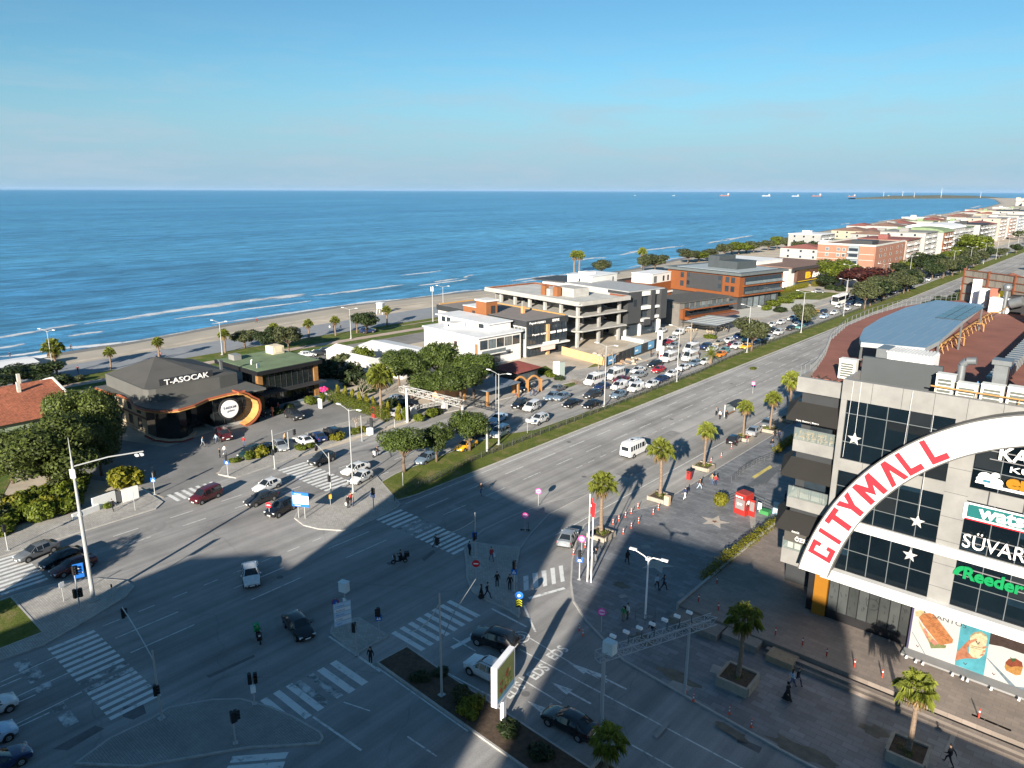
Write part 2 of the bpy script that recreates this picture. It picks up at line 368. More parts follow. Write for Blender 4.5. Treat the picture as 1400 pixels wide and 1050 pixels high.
struct(MB().sheet([(-64000,-6000),(30000,-6000),(30000,80000),(-64000,80000)], -1.0).build('sea', sea_material()))
def foam_mat():
 m = bpy.data.materials.new('sea_foam'); m.use_nodes = True; nt = m.node_tree; L = nt.links.new; b = nt.nodes['Principled BSDF']
 b.inputs['Base Color'].default_value = (.5,.53,.56,1); b.inputs['Roughness'].default_value = .8
 p = N(nt, 'ShaderNodeNewGeometry').outputs['Position']
 mp = N(nt, 'ShaderNodeMapping'); L(p, mp.inputs['Vector']); mp.inputs['Scale'].default_value = (.42,.1,1)
 n = N(nt, 'ShaderNodeTexNoise', Scale=1.0, Detail=10.0, Roughness=.8); L(mp.outputs['Vector'], n.inputs['Vector'])
 u = N(nt, 'ShaderNodeUVMap'); sp = N(nt, 'ShaderNodeSeparateXYZ'); L(u.outputs['UV'], sp.inputs[0])
 def math_(op, a, bb):
  q = N(nt, 'ShaderNodeMath', operation=op)
  for i, s in enumerate((a, bb)):
   if isinstance(s, (int, float)): q.inputs[i].default_value = s
   else: L(s, q.inputs[i])
  return q.outputs[0]
 d = math_('MULTIPLY', math_('ABSOLUTE', math_('SUBTRACT', sp.outputs['Y'], .62), 0), 1.7)
 d = math_('ADD', d, math_('MULTIPLY', math_('POWER', math_('ABSOLUTE', math_('SUBTRACT', sp.outputs['X'], .5), 0), 4), 7.0))
 a = math_('SUBTRACT', math_('MULTIPLY', n.outputs['Fac'], 3.4), math_('ADD', d, .95))
 x = N(nt, 'ShaderNodeMapRange', **{'From Min': .12, 'From Max': .62}); L(a, x.inputs['Value']); L(x.outputs['Result'], b.inputs['Alpha'])
 return m
FOAM = foam_mat()
def foam(pxs, wid):
 pts = [S(a, b, -1.0) for a, b in pxs]; fine = []
 for i in range(len(pts)-1):
  n = max(2, int((pts[i+1]-pts[i]).length/5))
  for k in range(n): fine.append(pts[i].lerp(pts[i+1], k/n))
 fine.append(pts[-1]); vs = []; uv = []; n = len(fine)
 for i, p in enumerate(fine):
  t = (fine[min(n-1, i+1)]-fine[max(0, i-1)]); t.z = 0; t.normalize(); q = Vector((-t.y, t.x, 0))
  if q.x > 0: q = -q
  w = wid*.8*(1.1+.5*math.sin(i*.13+p.x)+.4*R.random()); j = 1.6*math.sin(i*.21+p.x)+R.uniform(-.5, .5)
  for s, z in ((-.5,-.99),(-.1,-.86),(.15,-.72),(.5,-.99)): vs.append(p+q*(w*s+j)+Vector((0,0,z+1.0))); uv.append((i/(n-1), .5-s))
 fs = [(i*4+k, (i+1)*4+k, (i+1)*4+k+1, i*4+k+1) for i in range(n-1) for k in range(3)]
 b = MB().add(vs, fs); me = b.mesh('breaking_wave', FOAM, 0)
 ul = me.uv_layers.new(name='UVMap')
 for l in me.loops: ul.data[l.index].uv = uv[l.vertex_index]
 o = put('breaking_wave', me); o['kind'] = 'stuff'
for pxs, w in [
 ([(-60,468),(0,460),(60,451),(112,443)], 4.5), ([(112,443),(200,430),(270,421),(330,412),(375,408),(420,402)], 6.5), ([(250,424),(330,413),(420,403)], 7),
 ([(415,405),(480,399),(520,394),(560,388)], 4), ([(-60,484),(0,475),(32,470)], 4), ([(92,460),(120,456),(140,452)], 3), ([(240,437),(280,432),(330,425),(420,411)], 2.6),
 ([(-80,496),(0,487),(60,480),(130,473),(190,465),(245,456),(300,447)], 3.4), ([(290,444),(340,437),(400,429),(470,417),(560,408),(640,398),(700,393)], 3.4),
 ([(565,391),(610,385),(640,382)], 4), ([(596,386),(625,381)], 3), ([(630,380),(650,376)], 3), ([(700,388),(740,380),(800,371)], 4),
 ([(790,356),(812,353),(830,352)], 4), ([(838,350),(870,344),(905,340),(937,336)], 6), ([(855,366),(905,357),(930,352),(990,339)], 6), ([(960,334),(1000,327),(1028,323)], 5),
 ([(985,328),(1010,325),(1030,322)], 4), ([(1030,337),(1060,332),(1078,327)], 6), ([(1078,332),(1110,326),(1130,322)], 7), ([(1085,319),(1115,316)], 6),
 ([(1130,322),(1155,315),(1170,311)], 8), ([(1150,307),(1160,305)], 7), ([(1175,315),(1195,307),(1212,304)], 9), ([(1200,303),(1226,300)], 8), ([(1240,302),(1260,297),(1280,292)], 12),
 ([(1290,294),(1312,288)], 14), ([(1326,285),(1340,281)], 16), ([(700,385),(760,376)], 3), ([(480,418),(560,409)], 2.5), ([(545,377),(600,370)], 2.5), ([(1000,340),(1050,331),(1100,323)], 5)]: foam(pxs, w)
hl = MB(); nx = 46; ny = 6; vs = []
for i in range(nx+1):
 t = i/nx; a = Vector((-1420,4760,0)).lerp(Vector((-900,6700,0)), t)
 wdt = 60+900*t**1.3
 for k in range(ny+1):
  s = k/ny; q = Vector((-.96,.27,0))*wdt*(s)
  hgt_ = math.sin(math.pi*min(1, s*1.02))*(4+11*min(1, t*3.0))*(.8+.4*R.random())*(1 if 0 < k < ny else 0)
  vs.append((a.x+q.x, a.y+q.y, hgt_-1.6+(2.6 if 0 < k < ny else 0)))
hl.add(vs, [(i*(ny+1)+k, (i+1)*(ny+1)+k, (i+1)*(ny+1)+k+1, i*(ny+1)+k+1) for i in range(nx) for k in range(ny)])
struct(hl.build('headland', FARLAND, smooth=0))
hv = []; nx, ny = 40, 8
for i in range(nx+1):
 for k in range(ny+1):
  x = -800+i*240; y = 6700+k*300
  hv.append((x, y, -2 if k in (0, ny) else (14+ (x+800)*.008)*math.sin(math.pi*k/ny)*(.6+.8*R.random())))
struct(MB().add(hv, [(i*(ny+1)+k, (i+1)*(ny+1)+k, (i+1)*(ny+1)+k+1, i*(ny+1)+k+1) for i in range(nx) for k in range(ny)]).build('hills', FARLAND, smooth=0))
struct(MB().sheet([(-97.5,-120),(-44,-120),(-44,9),(60,9),(60,49.5),(-24,50),(-30.5,51),(-36.8,54),(-42,59),(-47,68),(-47,72),(-97.5,72)], 0).build('junction_road', ASPH_J))
struct(MB().sheet([(-72.2,72),(-45.3,72),(-45.3,212),(-52,225),(-57,240),(-57,2400),(-72.2,2400)], 0).build('highway_road', ASPH_HW))
struct(MB().sheet([(-97.8,72),(-81,72),(-80.4,90),(-77.4,96),(-76.8,120),(-76.8,150),(-79,180),(-79,2400),(-91,2400),(-91,240),(-92.5,150),(-97.8,95)], 0).build('highway_carriageway', ASPH_HW))
struct(MB().sheet([(-44,-120),(60,-120),(60,9),(-44,9)], -.004).build('side_street', ASPH_X))
def slab(name, pts, h=.13, top=None, kerb=True, z0=-.05, kw=.18):
 b = MB(); top = top or PAVE; n = len(pts)
 if sum(pts[i][0]*pts[(i+1) % n][1]-pts[(i+1) % n][0]*pts[i][1] for i in range(n)) < 0: pts = pts[::-1]
 if kerb:
  inn = []
  for i in range(n):
   p, a, c = Vector(pts[i]), Vector(pts[i-1]), Vector(pts[(i+1) % n])
   d1 = (p-a).normalized(); d2 = (c-p).normalized(); q = Vector((-(d1+d2).y, (d1+d2).x))
   q = q.normalized() if q.length > 1e-4 else Vector((-d1.y, d1.x)); k = max(.45, q.dot(Vector((-d1.y, d1.x))))
   inn.append(tuple(p+q*kw/k))
  b.v += [(x, y, z0) for x, y in pts]+[(x, y, h) for x, y in pts]+[(x, y, h) for x, y in inn]
  for i in range(n):
   j = (i+1) % n
   b.f += [[i, j, n+j, n+i], [n+i, n+j, 2*n+j, 2*n+i]]; b.m += [1, 1]
  b.f.append(list(range(2*n, 3*n))); b.m.append(0)
 else: b.prism(pts, z0, h, 0)
 return struct(b.build(name, [top, KERB]))
slab('pavement', [(-94.6,-120),(-94.6,37),(-96,38.6),(-103.5,38.6),(-103.5,28),(-101,18),(-101,-120)])
slab('pavement', [(-96.6,49.5),(-98.8,70),(-99,84),(-96.6,97),(-93,130),(-93,150),(-91.6,240),(-91.6,1400),(-96,1400),(-96,150),(-101.5,128),(-101.5,98),(-106.5,90),(-107,68),(-102.5,50.5),(-100,48.5)])
slab('island', polyS([(402,709),(407,699),(432,682),(480,660),(514,650),(548,690),(543,695),(523,706),(489,722),(467,726),(436,724),(415,719)]))
slab('median_strip', [(-78.7,59.5),(-76,58),(-72.9,58.6),(-72.2,63),(-72.2,2300),(-79.3,2300),(-79.3,182),(-77.2,155),(-77,122),(-77.7,110),(-78.2,96),(-80,92),(-81.5,85),(-80.5,66)], .12, GRASS)
slab('corner_island', [(-84,10),(-84,17.6),(-83.2,22),(-81,24.8),(-78.3,26.6),(-76.4,26.7),(-75,25.2),(-73.4,21.2),(-71.9,16.7),(-72.6,10)])
slab('median_strip', [(-83.8,-120),(-74.1,-120),(-74.1,17.4),(-83.8,17.4)], .17, GRASS)
slab('traffic_island', polyS([(636,764),(634,750),(640,742),(675,747),(712,750),(707,773),(708,808),(712,839),(709.6,846),(696,836),(665,822),(645,809),(637.6,791)]), .13, PAVE)
slab('traffic_island', polyS([(641,741),(660,724),(700,705),(748,687),(811,672),(752,703),(728,728),(713,749),(676,746)]), .05, ASPH_J)
slab('corner_island', polyS([(451,867),(453,857),(463,851),(491,845),(532,870),(487,896)]))
slab('planted_median', [(-46.7,35.3),(-46.5,38.8),(-40,38.4),(-25,37.8),(60,36.5),(60,33),(-25,34.4),(-38,34.9)], .16, SOIL)
slab('corner_island', polyS([(207,983),(150,1010),(100,1046),(190,1050),(340,1024),(384,1022),(437,1018),(443,1010),(439,1002),(401,980),(370,967),(330,956),(290,957),(230,968)]), .13, COBB)
slab('plaza', [(-14,48.6),(-22.8,49.4),(-30.3,50.2),(-36.5,53.1),(-39.6,55.2),(-42,58),(-44.8,62),(-47.2,66),(-49.2,70.5),(-49.3,74),(-47.7,76),(-45.4,82),(-45.4,212),(-52,226),(-56.6,241),(-56.6,420),(-48,420),(-40,230),(-10,230),(60,230),(60,48.2)], .13, PLAZA)
slab('service_pavement', [(-56.6,421),(-56.6,1500),(-52,1500),(-50,421)])
struct(MB().box(-30.3,60,60.4,240,0,.98).build('terrace', TERR))
def sheet(name, pts, z, m, kind='structure'): return struct(MB().sheet(pts, z).build(name, m), kind)
sheet('car_park', [(-101,48.5),(-107.5,68),(-106.8,90),(-124,88),(-126,71),(-120,58),(-118,49),(-141,40.5),(-180,46),(-180,36),(-118,33),(-103.7,39),(-97,39.5),(-97,49)], -.03, ASPH_LOT)
sheet('beach_road', [(-166,-200),(-153,-200),(-153,60),(-150,240),(-158,240),(-166,60)], -.045, ASPH_X)
sheet('garden_grass', [(-178,-200),(-166.2,-200),(-166.2,60),(-158.2,240),(-170,240),(-176.5,120)], -.02, GRASSD)
sheet('footpath', [(-173.8,-200),(-170.6,-200),(-171,60),(-164,180),(-167,180),(-174,62)], .0, PATHR)
sheet('garden_grass', [(-181.5,-200),(-177.9,-200),(-176.4,120),(-173,240),(-176,240),(-180,120)], .0, GRASS)
sheet('promenade', [(-195,-200),(-181.8,-200),(-180.3,120),(-176.5,240),(-176,420),(-187,420),(-196,185),(-196,120),(-194,62)], -.02, PATHG)
sheet('garden_grass', [(-150,34),(-126,30),(-104,20),(-101.2,10),(-101.2,-120),(-150,-120)], -.02, GRASSD)
sheet('forecourt', [(-112,141),(-96.3,150),(-96.3,168),(-112,160)], -.03, DIRT)
sheet('forecourt', [(-104,165),(-97,170),(-97,215),(-112,225),(-110,180)], -.028, mat('pale_forecourt', (.4,.37,.32), .9, var=.2, vs=.3))
sheet('forecourt', [(-111,228),(-97,240),(-97,300),(-114,300)], -.028, mat('grey_forecourt', (.4,.4,.37), .9, var=.12, vs=.3))
sheet('forecourt', [(-120,322),(-97,330),(-97,420),(-120,400)], -.03, mat('pale_lot', (.36,.34,.3), .9, var=.14, vs=.2))
sheet('garden_grass', [(-113.6,286),(-97.5,296),(-97.5,322),(-119,318)], .0, GRASS)
sheet('garden_grass', [(-118,402),(-97.5,402),(-97.5,440),(-118,440)], .0, GRASS)
sheet('verge_grass', polyS([(803,503),(846,503),(870,490),(846,492),(815,496)]), .01, GRASSD)
sheet('verge_grass', polyS([(728,505),(746,500),(764,512),(790,525),(775,531),(750,520)]), .01, GRASSD)
sheet('verge_grass', [(-48.5,228),(-55.8,242),(-55.8,330),(-50,330)], .15, GRASSD)
ZL = .005
def stripes(name, rects, m, z=ZL):
 b = MB()
 for r in rects: b.sheet(r, z)
 o = b.build(name, m); o['kind'] = 'structure'; return o
def rect(x0, x1, y0, y1): return [(x0,y0),(x1,y0),(x1,y1),(x0,y1)]
def zebra_x(x0, x1, y0, y1, n, duty=.52, m=None, skip=()):
 w = (x1-x0)/n; return stripes('zebra_crossing', [rect(x0+i*w, x0+(i+duty)*w, y0, y1) for i in range(n) if i not in skip], m or PAINT)
def zebra_y(x0, x1, y0, y1, n, duty=.52, m=None, skip=()):
 w = (y1-y0)/n; return stripes('zebra_crossing', [rect(x0, x1, y0+i*w, y0+(i+duty)*w) for i in range(n) if i not in skip], m or PAINT)
zebra_x(-71.2,-63.6,16.7,20.7,8); zebra_x(-63.7,-61.4,16.7,20.7,2, m=PAINTW); zebra_x(-61.8,-56.4,16.7,20.7,6)
zebra_x(-94.2,-84.6,16.8,21.2,10, m=PAINT)
zebra_x(-95,-81.2,55.4,60,13, m=PAINT)
zebra_x(-70.3,-66.2,54.2,58.4,4); zebra_x(-66.2,-62.8,54.2,58.4,3, m=PAINTW); zebra_x(-62.8,-55.6,54.2,58.2,8)
zebra_y(-49.3,-45,39.2,47.6,8)
zebra_y(-50,-45.3,25.8,29.4,3); zebra_y(-49.8,-45.4,28.9,31.4,2, m=PAINTW); zebra_y(-49.8,-45.2,31.2,33.9,2)
stripes('zebra_crossing', [rect(-98.2, -95.0, 40.0+i*1.02, 40.52+i*1.02) for i in range(7)], PAINT)
q = lambda l: polyS([(a/4.516+590, b/4.516+640) for a, b in l])
stripes('zebra_crossing', [q(l) for l in ([(566,668),(598,662),(600,752),(570,758)],[(622,650),(655,645),(660,735),(630,742)],[(678,634),(708,630),(714,725),(690,732)],[(733,618),(760,614),(768,712),(744,718)],[(785,604),(810,600),(822,698),(798,704)])], PAINT)
stripes('zebra_crossing', [polyS(l) for l in ([(318,1034),(395,1028),(390,1037),(314,1043)],[(312,1047),(390,1041),(386,1052),(306,1056)])], PAINT)
def dashes(x, y0, y1, d, g, w=.14):
 out = []; y = y0
 while y < y1: out.append(rect(x-w/2, x+w/2, y, min(y1, y+d))); y += d+g
 return out
def pxline(a, b, w=.14, z=0.0):
 p, q2 = S(*a), S(*b); t = (q2-p).normalized(); n = Vector((-t.y, t.x, 0))*w/2
 return [(p-n)[:2], (q2-n)[:2], (q2+n)[:2], (p+n)[:2]]
lanes = []
for x in (-68.2, -64.8): lanes += dashes(x, 61, 900, 4.2, 3.8) + dashes(x, 21.5, 54, 6, 6)
lanes += dashes(-61.7, 86, 700, 1.6, 1.6, .12) + dashes(-71.2, 21.5, 53, 1.6, 1.8, .12)
lanes += [rect(-71.25,-71.11,60,1600), rect(-50.3,-50.16,66,215), rect(-79.75,-79.6,182,1600), rect(-92.4,-92.26,150,1600)]
for x in (-81.9, -85.3, -88.8): lanes += dashes(x, 62, 700, 4, 4)
for x in (-68.2, -64.8, -61.5): lanes.append(rect(x-.07, x+.07, -60, 13.8))
lanes.append(rect(-88.5,-88.36,-60,16)); lanes += dashes(-90.5, 23, 54, 3, 4) + dashes(-87, 23, 54, 3, 4)
lanes += [pxline((711,888),(905,992)), pxline((709,926),(768,962)), pxline((818,993),(1010,1100)), pxline((905,992),(1100,1096)), pxline((619,872),(650,890))]
lanes += [pxline((470,960),(506,972),.12), pxline((557,1007),(597,1034),.14), pxline((428,980),(494,1026),.2), pxline((716,828),(732,864),.2), pxline((717,868),(800,918),.1)]
lanes += [pxline((450,870),(520,918),.22), pxline((672,832),(720,857),.22), pxline((515,912),(640,1000),.15), pxline((555,890),(690,962),.15)]
lanes += [pxline((0,933),(80,896),.12), pxline((0,963),(100,917),.12), pxline((0,1001),(112,946),.12)]
stripes('lane_markings', lanes, LINE, ZL+.004)
stripes('stop_line', [rect(-71,-69.2,13.9,15), rect(-69.1,-66.7,14,15.2), rect(-66,-64.8,14,15.2), rect(-62,-61,14,15), rect(-60.6,-58.6,14,15)], PAINTW)
stripes('stop_line', [pxline((618,886),(672,858),.5), pxline((723,818),(772,804),.4)], PAINT)
def arrow(px, ang, L_=4.2):
 c = S(*px); b = []
 pts = [(-L_/2,-.1),(.1,-.1),(.1,-.42),(L_/2,0),(.1,.42),(.1,.1),(-L_/2,.1)]
 ca, sa = math.cos(ang), math.sin(ang)
 return [(c.x+x*ca-y*sa, c.y+x*sa+y*ca) for x, y in pts]
stripes('lane_arrow', [arrow((803,919), math.pi), arrow((780,947), math.pi), arrow((748,974), math.pi), arrow((828,928), math.pi)], LINE)
stripes('lane_arrow', [arrow((462,597), -math.pi/2, 5), arrow((432,628), -math.pi/2, 5)], LINE, .009)
for px in ((763,893), (737,919), (703,944)):
 me = text_mesh('EDS', 1.3, LINE, 0, 'lane_lettering', .03, 'CENTER'); me.transform(Matrix.Rotation(-math.pi/2, 4, 'X'))
 me.transform(Matrix.Diagonal((1, 1.25, 1, 1))); me.transform(Matrix.Rotation(math.pi/2, 4, 'Z'))
 c = S(*px); o = put('lane_lettering', me, None, (c.x+.45, c.y, ZL)); o['kind'] = 'structure'
ring = []
c = S(711,871)
for rr in ((.95,.8),(.5,.36)):
 for k in range(20):
  a, b = 2*math.pi*k/20, 2*math.pi*(k+1)/20
  ring.append([(c.x+rr[0]*math.cos(a), c.y+rr[0]*math.sin(a)), (c.x+rr[0]*math.cos(b), c.y+rr[0]*math.sin(b)), (c.x+rr[1]*math.cos(b), c.y+rr[1]*math.sin(b)), (c.x+rr[1]*math.cos(a), c.y+rr[1]*math.sin(a))])
stripes('bicycle_lane_mark', ring, LINE)
stripes('road_repair', [polyS([(282,924),(347,895),(349,898),(286,927)]), polyS([(72,1024),(130,992),(143,996),(92,1026)]), polyS([(168,966),(196,963),(200,975),(182,984),(168,980)]), polyS([(576,764),(592,752),(596,755),(580,767)]),
 polyS([(1010,1008),(1042,1022),(1038,1030),(1007,1015)]), polyS([(420,848),(428,846),(430,850),(422,852)])], ASPH_DK, .0035)
stripes('road_repair', [rect(-66,-63,64,69), rect(-90,-87.5,30,36), rect(-60,-58,100,112), rect(-88,-84,90,96), rect(-56,-53.5,88,97), rect(-30,-26,42,44.5), rect(-60,-57,30,34)], mat('asphalt_repair', (.215,.212,.207), .9, var=.2, vs=1), .0025)
stripes('manhole_cover', [[(x+.38*math.cos(k*.63), y+.38*math.sin(k*.63)) for k in range(10)] for x, y in ((-66.6,38),(-60,48),(-53,22),(-69.8,95),(-63.2,118),(-58.8,84),(-86.9,66),(-83.5,48),(-34,41),(-40,44.6),(-66.3,150),(-48.5,98))], ASPH_DK, .0062)
def star2(c, r, rot=0): return [(c.x+(r if k % 2 == 0 else r*.42)*math.cos(rot+k*math.pi/5), c.y+(r if k % 2 == 0 else r*.42)*math.sin(rot+k*math.pi/5)) for k in range(10)]
STARM = mat('pale_star_stone', (.42,.38,.33), .7, var=.12)
stripes('paving_star', [star2(S(977,713,.13), 2.0, .5)], STARM, .136)
stripes('paving_star', [star2(S(898,772,.13), 2.0, .5)], STARM, .136)
stripes('paving_star', [star2(S(977,713,.13), .45, .2)], ORANGE, .14)
PALEP = mat('pale_paving_patch', (.3,.29,.27), .8, var=.15, vs=1.5)
pp = [polyS(l, .13) for l in ([(1024,700),(1033,699),(1033,728),(1027,727)], [(926,812),(934,810),(937,814),(929,816)], [(845,814),(855,812),(858,816),(848,818)], [(975,908),(988,912),(982,922),(970,918)],
  [(893,1004),(912,985),(915,990),(898,1010)], [(920,930),(948,940),(935,948),(912,936)], [(1290,1030),(1308,985),(1312,990),(1298,1035)], [(875,745),(888,745),(890,750),(878,750)])]
stripes('paving_repair', pp, PALEP, .1345)
stripes('paving_strip', [polyS([(1028,652),(1053,636),(1056,639),(1032,654)], .13)], mat('yellow_strip', (.45,.38,.12), .8, var=.2), .136)
def blob(px, rx, ry, sd):
 c = S(px[0], px[1], .13); rr = random.Random(sd); k = [1+rr.uniform(-.3,.3) for _ in range(18)]
 return [(c.x+rx*k[i]*math.cos(i*.349), c.y+ry*k[i]*math.sin(i*.349)) for i in range(18)]
stripes('paving_repair', [blob((878,874),1.2,.9,1), blob((925,925),1.9,.7,2), blob((1100,1028),2.6,.8,3), blob((1000,1000),1.4,.5,4), blob((1195,1000),1.0,.7,5), blob((850,800),.9,.6,6)], mat('bare_earth_patch', (.14,.125,.1), .95, var=.3, vs=1.2), .1338)
# ================================================================ vehicles
CARP = paint_by_object('car_paint')
CGLASS = glassy('car_glass', (.012,.016,.02), .05, .3, .7)
TRIM = mat('car_trim', (.02,.02,.022), .6, var=.1, obj=True)
TYRE = mat('tyre', (.016,.016,.016), .85, var=.2, obj=True)
RIM = mat('wheel_rim', (.42,.43,.44), .35, metal=.7, var=.1, obj=True)
HEADL = mat('headlamp_glass', (.7,.72,.74), .1, spec=.8, var=.05, obj=True)
TAILL = mat('tail_lamp', (.4,.012,.012), .2, spec=.6, var=.1, obj=True)
PLATE = mat('number_plate', (.75,.75,.73), .5, var=.05, obj=True)
CARS = {
 'sedan': dict(st=[(2.30,.34,.56,.6,.62,.62,.56,.5),(2.18,.22,.66,.72,.73,.80,.7,.6),(1.55,.2,.82,.87,.88,.88,.78,.66),(1.0,.2,.92,.97,.98,.89,.76,.66),(.3,.2,.95,1.36,1.41,.90,.68,.58),(-.35,.2,.96,1.39,1.46,.9,.7,.6),(-1.1,.2,.97,1.37,1.42,.9,.68,.58),(-1.74,.2,1.0,1.05,1.07,.88,.72,.62),(-2.18,.24,.98,1.02,1.03,.84,.72,.6),(-2.32,.36,.8,.84,.86,.68,.6,.5)], ws=[(3,4)], side=[(3,4),(4,5),(5,6)], rw=[(6,7)], ax=(1.42,-1.38), r=.33),
 'hatchback': dict(st=[(2.02,.34,.58,.62,.64,.62,.56,.5),(1.9,.22,.7,.76,.78,.80,.7,.6),(1.35,.2,.86,.92,.94,.87,.78,.66),(.85,.2,.95,1.0,1.02,.88,.76,.66),(.12,.2,.97,1.40,1.46,.89,.66,.56),(-.4,.2,.98,1.43,1.50,.89,.67,.57),(-1.25,.2,1.02,1.40,1.46,.88,.65,.55),(-1.85,.24,1.02,1.08,1.12,.86,.7,.6),(-1.98,.34,.82,.86,.88,.76,.66,.56)], ws=[(3,4)], side=[(3,4),(4,5),(5,6)], rw=[(6,7)], ax=(1.24,-1.2), r=.32),
 'suv': dict(st=[(2.25,.4,.74,.8,.82,.66,.6,.54),(2.14,.28,.88,.95,.97,.86,.76,.66),(1.55,.26,1.0,1.06,1.08,.92,.82,.7),(1.02,.26,1.08,1.13,1.15,.93,.8,.7),(.34,.26,1.1,1.58,1.64,.94,.72,.62),(-.4,.26,1.11,1.61,1.69,.94,.73,.63),(-1.55,.26,1.14,1.57,1.65,.93,.71,.61),(-2.1,.3,1.12,1.18,1.2,.9,.76,.66),(-2.25,.42,.9,.94,.96,.8,.7,.6)], ws=[(3,4)], side=[(3,4),(4,5),(5,6)], rw=[(6,7)], ax=(1.42,-1.38), r=.38, trim=1),
 'people_carrier': dict(st=[(2.12,.36,.66,.72,.74,.62,.56,.5),(2.0,.24,.82,.9,.92,.84,.74,.64),(1.55,.22,.98,1.06,1.08,.9,.8,.7),(1.18,.22,1.06,1.12,1.14,.91,.8,.72),(.55,.22,1.08,1.66,1.72,.92,.76,.68),(-.3,.22,1.08,1.72,1.8,.92,.78,.7),(-1.95,.22,1.1,1.7,1.78,.91,.76,.68),(-2.12,.28,1.06,1.14,1.16,.9,.78,.7),(-2.18,.4,.8,.84,.86,.84,.76,.66)], ws=[(3,4)], side=[(3,4),(4,5),(5,6)], rw=[(6,7)], ax=(1.34,-1.3), r=.33),
 'panel_van': dict(st=[(2.12,.36,.66,.72,.74,.62,.56,.5),(2.0,.24,.82,.9,.92,.84,.74,.64),(1.55,.22,.98,1.06,1.08,.9,.8,.7),(1.18,.22,1.06,1.12,1.14,.91,.8,.72),(.55,.22,1.08,1.66,1.72,.92,.76,.68),(-.3,.22,1.08,1.72,1.84,.92,.8,.72),(-2.05,.22,1.1,1.72,1.84,.91,.8,.72),(-2.16,.28,1.06,1.14,1.16,.9,.78,.7),(-2.2,.4,.8,.84,.86,.84,.76,.66)], ws=[(3,4)], side=[(3,4),(4,5)], rw=[], ax=(1.34,-1.3), r=.33),
 'minibus': dict(st=[(2.95,.4,.8,.9,.94,.7,.64,.58),(2.85,.26,1.0,1.12,1.16,.92,.82,.72),(2.4,.24,1.2,1.3,1.34,.98,.88,.8),(2.1,.24,1.28,1.42,1.46,.99,.88,.8),(1.5,.24,1.3,2.05,2.4,.99,.9,.72),(.5,.24,1.3,2.1,2.62,.99,.92,.74),(-2.7,.24,1.3,2.1,2.62,.99,.92,.74),(-2.92,.26,1.28,2.02,2.5,.97,.88,.7),(-2.97,.4,1.24,1.96,2.4,.94,.86,.68)], ws=[(3,4)], side=[(3,4),(4,5),(5,6)], rw=[], ax=(1.95,-1.75), r=.36, rwin=1, mull=5),
}
def ring(s):
 x, zb, zl, zw, zr, w, ww, wr = s
 h = [(w*.86,zb),(w*.985,zb+.13),(w*1.01,zb*.45+zl*.55),(w*.975,zl),(ww,zw),(wr,zr),(wr*.5,zr+.03)]
 return [(x, y, z) for y, z in h]+[(x, -y, z) for y, z in h[::-1]]
